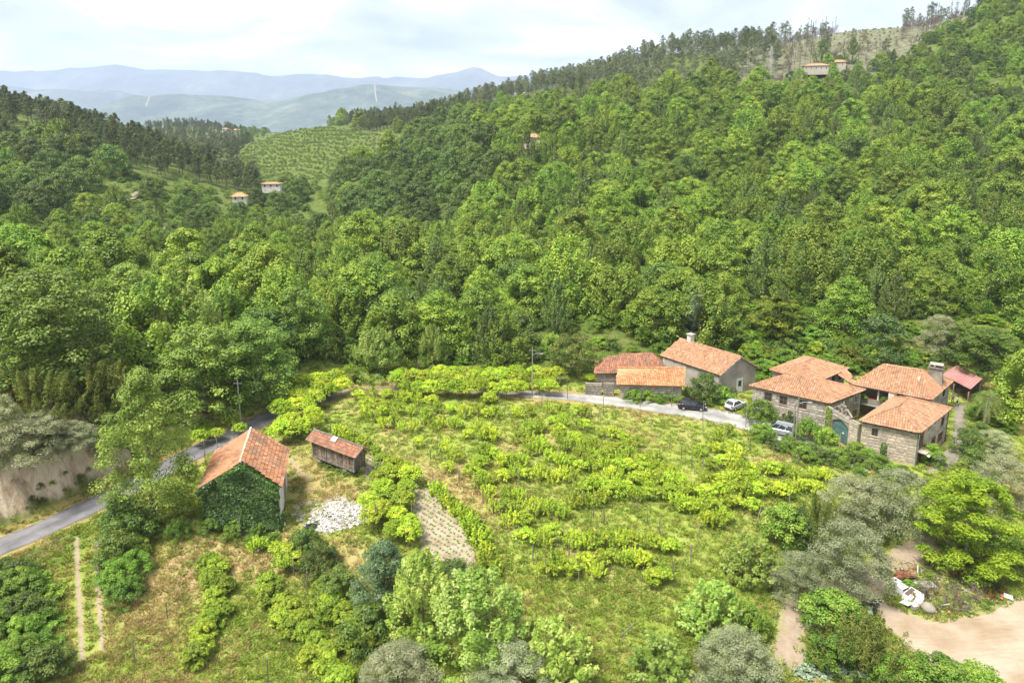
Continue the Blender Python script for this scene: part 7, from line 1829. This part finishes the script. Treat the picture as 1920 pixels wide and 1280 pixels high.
# ------------------------------------------------------------------ palm
def palm():
    p = gp(1846, 800); t = empty('palm_tree', tuple(p), 0, 'shaggy palm tree beside the gravel path by the shed', 'tree'); h = 4.3
    MB().tube([(0, 0, -.3), (.08, 0, h * .5), (0, 0, h)], [.36, .30, .34], 10).build('trunk', 'bark', t)
    def fronds(n, up, L, droop, mat, name):
        V, F = [], []
        for i in range(n):
            a = i * 2.39996; el = up + rng.normal() * .16; d0 = V3(math.cos(a), math.sin(a), 0); k = 11; pts = []
            for j in range(k + 1):
                s = j / k; pts.append(V3(0, 0, h) + d0 * L * (s * math.cos(el)) + V3(0, 0, L * (s * math.sin(el) - droop * s * s)))
            side = np.cross(d0, [0, 0, 1])
            for j in range(1, k):
                w_ = .62 * math.sin(math.pi * (j / k) ** .7) + .05
                for sg in (-1, 1):
                    for q in (0, .5):
                        b0 = pts[j] + (pts[j + 1] - pts[j]) * q; dv = pts[j + 1] - pts[j]; tip = b0 + side * sg * w_ + dv * .7 - V3(0, 0, .22 * w_)
                        n0 = len(V); V += [b0, b0 + dv * .22, tip]; F.append((n0, n0 + 1, n0 + 2))
                n0 = len(V); V += [pts[j] - side * .025, pts[j] + side * .025, pts[j + 1]]; F.append((n0, n0 + 1, n0 + 2))
        F = np.array(F); o = link(name, np_mesh(name, V, F, rnd=rng.random(len(F))), mat, t); o['kind'] = 'stuff'
    fronds(32, .75, 3.2, .75, 'leaf_willow', 'frond'); fronds(24, .1, 2.8, .85, 'leaf_chestnut', 'old_frond')
palm()
# ------------------------------------------------------------------ white slate rubble by the barn, paving stones
simple_mat('slate_white', [(0.30, 0.28, 0.25), (0.45, 0.43, 0.395), (0.58, 0.56, 0.53)], 1.5, .8, .2, .3, 7, obj_var=0, island=.25)
simple_mat('flagstone', [(0.21, 0.19, 0.16), (0.31, 0.285, 0.245), (0.38, 0.35, 0.30)], .9, .9, .15, .5, 7, island=.2)
def rubble():
    P = ground_poly([(575, 985), (590, 960), (618, 942), (650, 940), (690, 955), (698, 975), (660, 990), (620, 1000), (590, 998)])
    b = MB(); n = 0
    lo, hi = P.min(0), P.max(0); c = P.mean(0)
    while n < 1500:
        q = rng.uniform(lo, hi)
        if not in_poly(np.array([q[0]]), np.array([q[1]]), P)[0]: continue
        r = 1 - np.linalg.norm((q - c) / (hi - lo) * 2) ; z = float(gz(*q)) + max(0, .3 * r) * rng.random() + .05
        b.box((q[0], q[1], z), (.12 + .5 * rng.random() ** 2, .06 + .16 * rng.random(), .03 + .04 * rng.random()), rng.random() * 3.14, 0, .9, (rng.normal() * .35, rng.normal() * .35)); n += 1
    o = b.build('slate_rubble', 'slate_white'); o['kind'] = 'stuff'; tag(o, 'heap of white broken slates right of the ivy barn')
    # uneven flagstones of the old threshing floor
    Q = ground_poly([(548, 975), (548, 945), (590, 938), (650, 932), (690, 945), (680, 960), (620, 945), (585, 965), (575, 985)])
    t = empty('threshing_floor', (*Q.mean(0), float(gz(*Q.mean(0)))), 0, 'cracked flagstone floor between the barn and the white rubble', 'paving'); o = Vector(t.location); k = 0
    X, Y = np.meshgrid(np.arange(Q[:, 0].min(), Q[:, 0].max(), .95), np.arange(Q[:, 1].min(), Q[:, 1].max(), .95))
    for x, y in zip(X.ravel(), Y.ravel()):
        x += rng.normal() * .12; y += rng.normal() * .12
        if not in_poly(np.array([x]), np.array([y]), Q)[0]: continue
        m = 7; a0 = rng.random() * 6; pts = [(math.cos(a0 + 6.283 * i / m) * (.40 + .14 * rng.random()), math.sin(a0 + 6.283 * i / m) * (.40 + .14 * rng.random())) for i in range(m)]
        s = MB().prism(pts, -.06, .05).build('flagstone', 'flagstone', t, (x - o.x, y - o.y, float(gz(x, y)) - o.z + .01)); k += 1
rubble()
def loose_things():
    p = gp(583, 990); b = MB()
    for k in range(5): b.tube([(-.6 + .1 * k, -.3 + .15 * k, .2), (0, 0, .55 - .05 * k), (.6, .25 - .1 * k, .2 + .05 * k)], .06, 5)
    b.box((0, 0, .15), (1.1, .7, .3), .3, tilt=(.1, .15))
    o = b.build('scrap_bundle', 'tar_black', None, tuple(p)); tag(o, 'black scrap bundle between the barn corner and white rubble', 'scrap')
    p = gp(533, 985); o = MB().box((0, 0, .12), (.3, .55, .24), .5, taper=.8).build('white_sack', 'white_paint', None, tuple(p)); tag(o, 'small white sack at the foot of the barn corner', 'sack')
    p = gp(534, 975); o = MB().box((0, 0, 1.0), (.16, .06, 2.2), .2, tilt=(0, .22)).build('leaning_board', 'brown_wood', None, tuple(p)); tag(o, 'brown board leaning by the barn corner', 'board')
    p = gp(1595, 868); o = MB().tube([(0, 0, -.1), (0, 0, .1), (0, 0, .55), (0, 0, .6)], [.3, .34, .34, .05], 12).build('rain_barrel', 'plastic_dark', None, tuple(p)); tag(o, 'dark barrel right of the green gate', 'barrel')
    for i, (u, v) in enumerate(((1737, 871), (1746, 862), (1742, 875))):
        p = gp(u, v); t = empty('plant_pot', tuple(p), 0, 'terracotta plant pot at the front farmhouse door, %s' % ('left', 'right', 'front')[i], 'pot', 'plant pots at the farmhouse door')
        MB().tube([(0, 0, 0), (0, 0, .34)], [.16, .24], 10).build('pot', 'terracotta', t)
        link('plant', KIND['dark_bush'][i % 3]['crown'], None, t).scale = (.2, .2, .24)
    # column wrapped in ivy in front of the near farmhouse
    p = gp(1654, 868); t = empty('ivy_column', tuple(p), 0, 'ivy wrapped column in front of the front farmhouse wall', 'column')
    MB().tube([(0, 0, -.2), (0, 0, 2.5)], .16, 8).build('shaft', 'granite', t)
    n = 900; a = rng.random(n) * 6.283; C = np.stack([np.cos(a) * .27, np.sin(a) * .27, rng.random(n) * 2.6], 1) + rng.normal(size=(n, 3)) * .06
    V, F = leaf_geo(C, unit(np.stack([np.cos(a), np.sin(a), np.full(n, .5)], 1) + rng.normal(size=(n, 3)) * .3), .15 + .08 * rng.random(n), .9)
    o = link('ivy', np_mesh('ivy', V, F, rnd=np.repeat(rng.random(n), 2)), 'leaf_ivy', t); o['kind'] = 'stuff'
    # ivy on the gate pillar
    q = V3(43.8, 88.9, 0); ivy_sheet(bpy.data.objects['gate_wall'], [tuple(V3(43.75, 89.3, .1) - V3(*bpy.data.objects['gate_wall'].location)), tuple(V3(44.1, 88.3, .1) - V3(*bpy.data.objects['gate_wall'].location)), tuple(V3(44.1, 88.3, 4.2) - V3(*bpy.data.objects['gate_wall'].location)), tuple(V3(43.75, 89.3, 4.2) - V3(*bpy.data.objects['gate_wall'].location))], 500, .2, 'leaf_chestnut')
loose_things()
# ------------------------------------------------------------------ junk at the yard
simple_mat('rust', [(0.13, 0.055, 0.028), (0.22, 0.095, 0.05), (0.28, 0.14, 0.08)], 2.0, .9, .1, .4, 9)
simple_mat('plaster_dirty', [(0.22, 0.19, 0.15), (0.34, 0.31, 0.26)], 1.5, .9, .1, .3, 8)
simple_mat('brown_panel', [(0.11, 0.075, 0.065), (0.15, 0.105, 0.09)], 2.0, .5, .3)
def junk():
    def put(u, v, dz=0): p = gp(u, v); return (p[0], p[1], p[2] + dz)
    t = empty('fridge', put(1678, 1098), .5, 'white fridge on its side, topmost of the junk appliances', 'fridge')
    MB().box((0, 0, .32), (.7, .75, .64)).build('body', 'white_paint', t); MB().box((0, 0, .655), (.36, .2, .02)).build('vent', 'plastic_dark', t); MB().box((0, -.39, .32), (.66, .03, .58)).build('door', 'white_paint', t)
    t = empty('washing_machine', put(1690, 1112), .45, 'white square machine below the sideways fridge', 'washing machine')
    MB().box((0, 0, .4), (.85, .75, .8)).build('body', 'white_paint', t); MB().box((0, -.385, .7), (.8, .02, .14)).build('panel', 'plastic_dark', t); MB().tube([(0, -.36, .36), (0, -.4, .36)], .2, 14).build('door', 'window_glass', t)
    t = empty('cabinet', put(1707, 1120), .62, 'white cabinet lying open with brown inside panel', 'cabinet')
    b = MB().box((0, 0, .3), (1.75, .85, .5), tilt=(.12, 0)); b.build('body', 'white_paint', t); MB().box((0, .12, .56), (1.5, .38, .03), tilt=(.12, 0)).build('back_panel', 'brown_panel', t)
    o = MB().box((0, 0, .28), (1.75, .85, .05), .5, tilt=(-.2, .05)).build('discarded_board', 'white_paint', None, put(1704, 1133)); tag(o, 'white door panel leaning on the open cabinet', 'panel')
    t = empty('freezer', put(1722, 1128), 1.0, 'white chest freezer tipped right of the open cabinet', 'freezer')
    MB().box((0, 0, .4), (1.1, .65, .7), tilt=(.25, .1)).build('body', 'white_paint', t); MB().box((0, -.02, .8), (1.12, .68, .06), tilt=(.25, .1)).build('lid', 'white_paint', t)
    t = empty('cardboard_box', put(1715, 1142), .3, 'dirty white box in front of the tipped freezer', 'box')
    MB().box((0, 0, .2), (.6, .45, .4)).build('body', 'plaster_dirty', t); MB().box((0, 0, .42), (.5, .3, .02), tilt=(.3, 0)).build('flap', 'white_paint', t)
    b = MB(); b.tube([(0, 0, 0), (0, 0, .3), (.05, 0, .55), (.08, 0, .66)], [.62, .66, .42, .1], 12); o = b.build('rubble_sack', 'plaster_dirty', None, put(1740, 1143), smooth=True); tag(o, 'pale bulging sack at the front of the junk heap', 'sack')
    o = MB().slab([(-.9, -.45, .2), (.9, -.45, .3), (.9, .45, .36), (-.9, .45, .26)], .05).build('grey_sheet', 'grey_metal', None, put(1734, 1100)); tag(o, 'flat grey sheet behind the white appliances', 'sheet')
    o = MB().box((0, 0, .18), (.75, .55, .05), -.5, tilt=(.2, .15)).build('discarded_board', 'white_paint', None, put(1890, 1122)); tag(o, 'lone white panel at the right end of the heap', 'panel')
    o = MB().box((0, 0, .35), (.1, .06, 1.0), .3, tilt=(.8, .2)).build('white_stick', 'white_paint', None, put(1770, 1140)); tag(o, 'white slat standing near the pale sack', 'slat')
    o = MB().box((0, 0, .3), (.1, .06, .7), .1, tilt=(-.5, .3)).build('white_stick', 'white_paint', None, put(1720, 1072)); tag(o, 'small white slat behind the rusty scrap', 'slat')
    b = MB()
    for k in range(16): b.slab([tuple(V3(*(rng.normal(size=2) * .4), .1 + .4 * rng.random()) + V3(*q)) for q in ((-.5, -.12, 0), (.5, -.12, .1 * rng.random()), (.5, .12, .1), (-.5, .12, 0))], .02) if k % 2 else b.tube([(rng.normal() * .5, rng.normal() * .5, .1), (rng.normal() * .6, rng.normal() * .5, .35 + .5 * rng.random())], .025, 4)
    o = b.build('rusty_scrap', 'rust', None, put(1692, 1084)); o['kind'] = 'stuff'; tag(o, 'tangle of rusty iron sheets behind the white appliances')
    # low mound of rubble, sticks and tiles
    b = MB(); n = 0; b2 = MB(); b3 = MB(); P = HEAP; lo, hi = P.min(0), P.max(0)
    while n < 620:
        q = rng.uniform(lo, hi)
        if not in_poly(np.array([q[0]]), np.array([q[1]]), P)[0]: continue
        z = float(gz(*q)) + .0 + .3 * rng.random() ** 2; s = .04 + .16 * rng.random() ** 3
        if n % 3 == 0: b2.tube([(q[0], q[1], z), (q[0] + rng.normal() * .5, q[1] + rng.normal() * .5, z + .1 + rng.random() * .35)], .018 + .02 * rng.random(), 4)
        else: (b if n % 4 else b3).box((q[0], q[1], z), (s * 2, s * 1.4, s), rng.random() * 3, 0, .8, (rng.normal() * .4, rng.normal() * .4))
        n += 1
    for bb, m, nm, lb in ((b, 'plaster_dirty', 'rubble_heap', 'rubble stones of the junk heap'), (b2, 'post_wood', 'stick_litter', 'dry sticks lying over the junk heap'), (b3, 'terracotta', 'tile_rubble', 'broken tiles in the junk heap')):
        o = bb.build(nm, m); o['kind'] = 'stuff'; tag(o, lb)
    # second scrap pile left of the yard mouth
    b = MB()
    for k in range(14): b.box((rng.normal() * .5, rng.normal() * .4, .15 + .35 * rng.random()), (.2 + .5 * rng.random(), .15 + .3 * rng.random(), .08 + .2 * rng.random()), rng.random() * 3, 0, 1, (rng.normal() * .4, rng.normal() * .4))
    o = b.build('scrap_pile', 'plastic_dark', None, put(1632, 1142)); o['kind'] = 'stuff'; tag(o, 'dark scrap pile at the yard mouth under the olive')
    o = MB().tube([(0, 0, .05), (0, 0, .3)], [.33, .33], 14).build('old_tyre', 'tyre_rubber', None, put(1640, 1132)); tag(o, 'old black tyre on the dark scrap pile', 'tyre')
    t = empty('plastic_tub', put(1628, 1150), .4, 'pale blue grey tub in front of the dark scrap pile', 'tub')
    MB().tube([(0, 0, 0), (0, 0, .35), (0, 0, .36), (0, 0, .1)], [.26, .36, .32, .22], 12).build('shell', 'lamp_clear', t)
junk()
# cabbages of the kitchen garden at the bottom
def cabbages():
    P = ground_poly([(1490, 1245), (1590, 1240), (1640, 1275), (1500, 1279)]); lo, hi = P.min(0), P.max(0); items = []
    k9 = make_tree('cabbage', .5, .42, .03, pr_bush, 9, 10, .18, .28, 'plate', 'leaf_cabbage', 'bark', r0=.03, aspect=.8, upb=.3, n_limb=2)
    KIND['cabbage'] = [k9]
    for x in np.arange(lo[0], hi[0], .85):
        for y in np.arange(lo[1], hi[1], .8):
            q = (x + rng.normal() * .1, y + rng.normal() * .1)
            if in_poly(np.array([q[0]]), np.array([q[1]]), P)[0]:
                o = plant('cabbage', q[0], q[1], .8 + .5 * rng.random(), 'cabbage_plant', None, 'cabbage', None, parts=False); items.append((o, *proj(*o.location)))
    give_labels(items, 'blue green cabbage', 'cabbage', vt, [(1500, 1255, 'at the track end'), (1540, 1260, 'in the kitchen garden middle'), (1590, 1265, 'under the spiky broom')], 'cabbages in the kitchen garden')
leaf_mat('leaf_cabbage', (0.10, 0.16, 0.09), (0.20, 0.28, 0.17), (0.36, 0.43, 0.30), .2)
cabbages()
# ------------------------------------------------------------------ people by the shed
simple_mat('skin', [(0.33, 0.20, 0.14), (0.38, 0.24, 0.17)], 3.0, .6, .3)
simple_mat('hair_dark', [(0.03, 0.022, 0.018), (0.05, 0.04, 0.03)], 3.0, .7, .2)
def person(u, v, rz, shirt, trousers, label, h=1.72, stride=.18):
    p = gp(u, v); t = empty('person', tuple(p), rz, label, 'person'); k = h / 1.75
    J = {'pel': (0, 0, .95), 'spine': (0, 0, 1.15), 'chest': (0, 0, 1.36), 'neck': (0, .0, 1.50), 'head': (0, .02, 1.60), 'top': (0, .02, 1.72),
         'hl': (-.10, 0, .90), 'kl': (-.11, stride * .5 + .03, .50), 'al': (-.11, stride, .09), 'tl': (-.11, stride + .16, .035), 'hr': (.10, 0, .90), 'kr': (.11, -stride * .3 + .03, .50), 'ar': (.11, -stride, .10), 'tr': (.11, -stride + .15, .035),
         'sl': (-.19, 0, 1.40), 'el': (-.25, -.05, 1.14), 'wl': (-.25, .06, .90), 'fl': (-.25, .09, .81), 'sr': (.19, 0, 1.40), 'er': (.25, -.02, 1.14), 'wr': (.24, .14, .92), 'fr': (.24, .18, .84)}
    E = [('pel', 'spine'), ('spine', 'chest'), ('chest', 'neck'), ('neck', 'head'), ('head', 'top'), ('pel', 'hl'), ('hl', 'kl'), ('kl', 'al'), ('al', 'tl'), ('pel', 'hr'), ('hr', 'kr'), ('kr', 'ar'), ('ar', 'tr'), ('chest', 'sl'), ('sl', 'el'), ('el', 'wl'), ('wl', 'fl'), ('chest', 'sr'), ('sr', 'er'), ('er', 'wr'), ('wr', 'fr')]
    rad = {'pel': .145, 'spine': .135, 'chest': .15, 'neck': .06, 'head': .10, 'top': .085, 'hl': .09, 'hr': .09, 'kl': .062, 'kr': .062, 'al': .045, 'ar': .045, 'tl': .04, 'tr': .04, 'sl': .07, 'sr': .07, 'el': .045, 'er': .045, 'wl': .032, 'wr': .032, 'fl': .03, 'fr': .03}
    names = list(J); me = bpy.data.meshes.new('person_body'); me.from_pydata([tuple(np.array(J[n]) * k) for n in names], [(names.index(a), names.index(b)) for a, b in E], [])
    o = bpy.data.objects.new('body', me); COL.objects.link(o); o.parent = t
    md = o.modifiers.new('skin', 'SKIN'); md.use_smooth_shade = True; ss = o.modifiers.new('sub', 'SUBSURF'); ss.levels = ss.render_levels = 1
    for i, n in enumerate(names): me.skin_vertices[0].data[i].radius = (rad[n] * k, rad[n] * k); me.skin_vertices[0].data[i].use_root = (n == 'pel')
    dg = bpy.context.evaluated_depsgraph_get(); ev = o.evaluated_get(dg); m2 = bpy.data.meshes.new_from_object(ev); o.modifiers.clear(); o.data = m2
    for m in ('skin', shirt, trousers): m2.materials.append(MATS[m])
    for q in m2.polygons:
        z = q.center.z / k; ax = abs(q.center.x) / k
        q.material_index = 2 if (z < .98 and ax < .2) else (1 if (.98 <= z < 1.5 and not (ax > .2 and z < 1.12)) else 0)
    hb = MB().tube([(0, -.01 * k, 1.62 * k), (0, 0, 1.70 * k), (0, .01 * k, 1.755 * k)], [.112 * k, .105 * k, .05 * k], 10); hb.build('hair', 'hair_dark', t, smooth=True)
    return t
simple_mat('cloth_white', [(0.45, 0.45, 0.46), (0.52, 0.52, 0.53)], 3.0, .8, .2); simple_mat('cloth_blue', [(0.04, 0.055, 0.10), (0.06, 0.075, 0.13)], 3.0, .8, .2); simple_mat('cloth_grey', [(0.10, 0.10, 0.11), (0.14, 0.14, 0.15)], 3.0, .8, .2)
person(1794, 762, .6, 'cloth_white', 'cloth_blue', 'person in pale shirt walking on the gravel path by the pink shed')
person(1785, 757, 2.6, 'cloth_grey', 'cloth_grey', 'person in dark clothes standing just left of the walking one', 1.66, .04)
# ------------------------------------------------------------------ thin chimney smoke
def smoke():
    m, nt, L = new_mat('smoke_air'); out = N(nt, 'ShaderNodeOutputMaterial'); v = N(nt, 'ShaderNodeVolumePrincipled')
    v.inputs['Color'].default_value = (.75, .82, .95, 1)
    tc = N(nt, 'ShaderNodeTexCoord'); n = noise(nt, .7, 3, .6, tc.outputs['Object']); r = ramp(nt, [(.35, (0, 0, 0)), (.75, (.16, .16, .16))]); L(n.outputs[0], r.inputs[0])
    sp = N(nt, 'ShaderNodeSeparateXYZ'); L(tc.outputs['Object'], sp.inputs[0]); fz = N(nt, 'ShaderNodeMapRange'); fz.inputs[1].default_value = 0; fz.inputs[2].default_value = 8.5; fz.inputs[3].default_value = 1; fz.inputs[4].default_value = 0; L(sp.outputs[2], fz.inputs[0])
    ml = N(nt, 'ShaderNodeMath', operation='MULTIPLY'); L(r.outputs[0], ml.inputs[0]); L(fz.outputs[0], ml.inputs[1]); L(ml.outputs[0], v.inputs['Density']); L(v.outputs[0], out.inputs['Volume'])
    ch = None
    for o in bpy.data.objects:
        if o.name.startswith('chimney') and o.parent and o.parent.name == 'gable_house': ch = o
    p = ch.parent.location + Vector(np.mean([tuple(x.co) for x in ch.data.vertices], 0)) + ch.location
    top = max(x.co.z for x in ch.data.vertices) + ch.location.z + ch.parent.location.z
    b = MB(); b.tube([(0, 0, .25), (.3, .2, 1.5), (.2, .6, 3.5), (.9, 1.2, 6), (1.2, 2.0, 9)], [.18, .45, .8, 1.3, 1.6], 10)
    o = b.build('smoke', 'smoke_air', None, (p.x, p.y, top)); o['kind'] = 'stuff'; tag(o, 'thin blue smoke rising from the gable house chimney')
smoke()
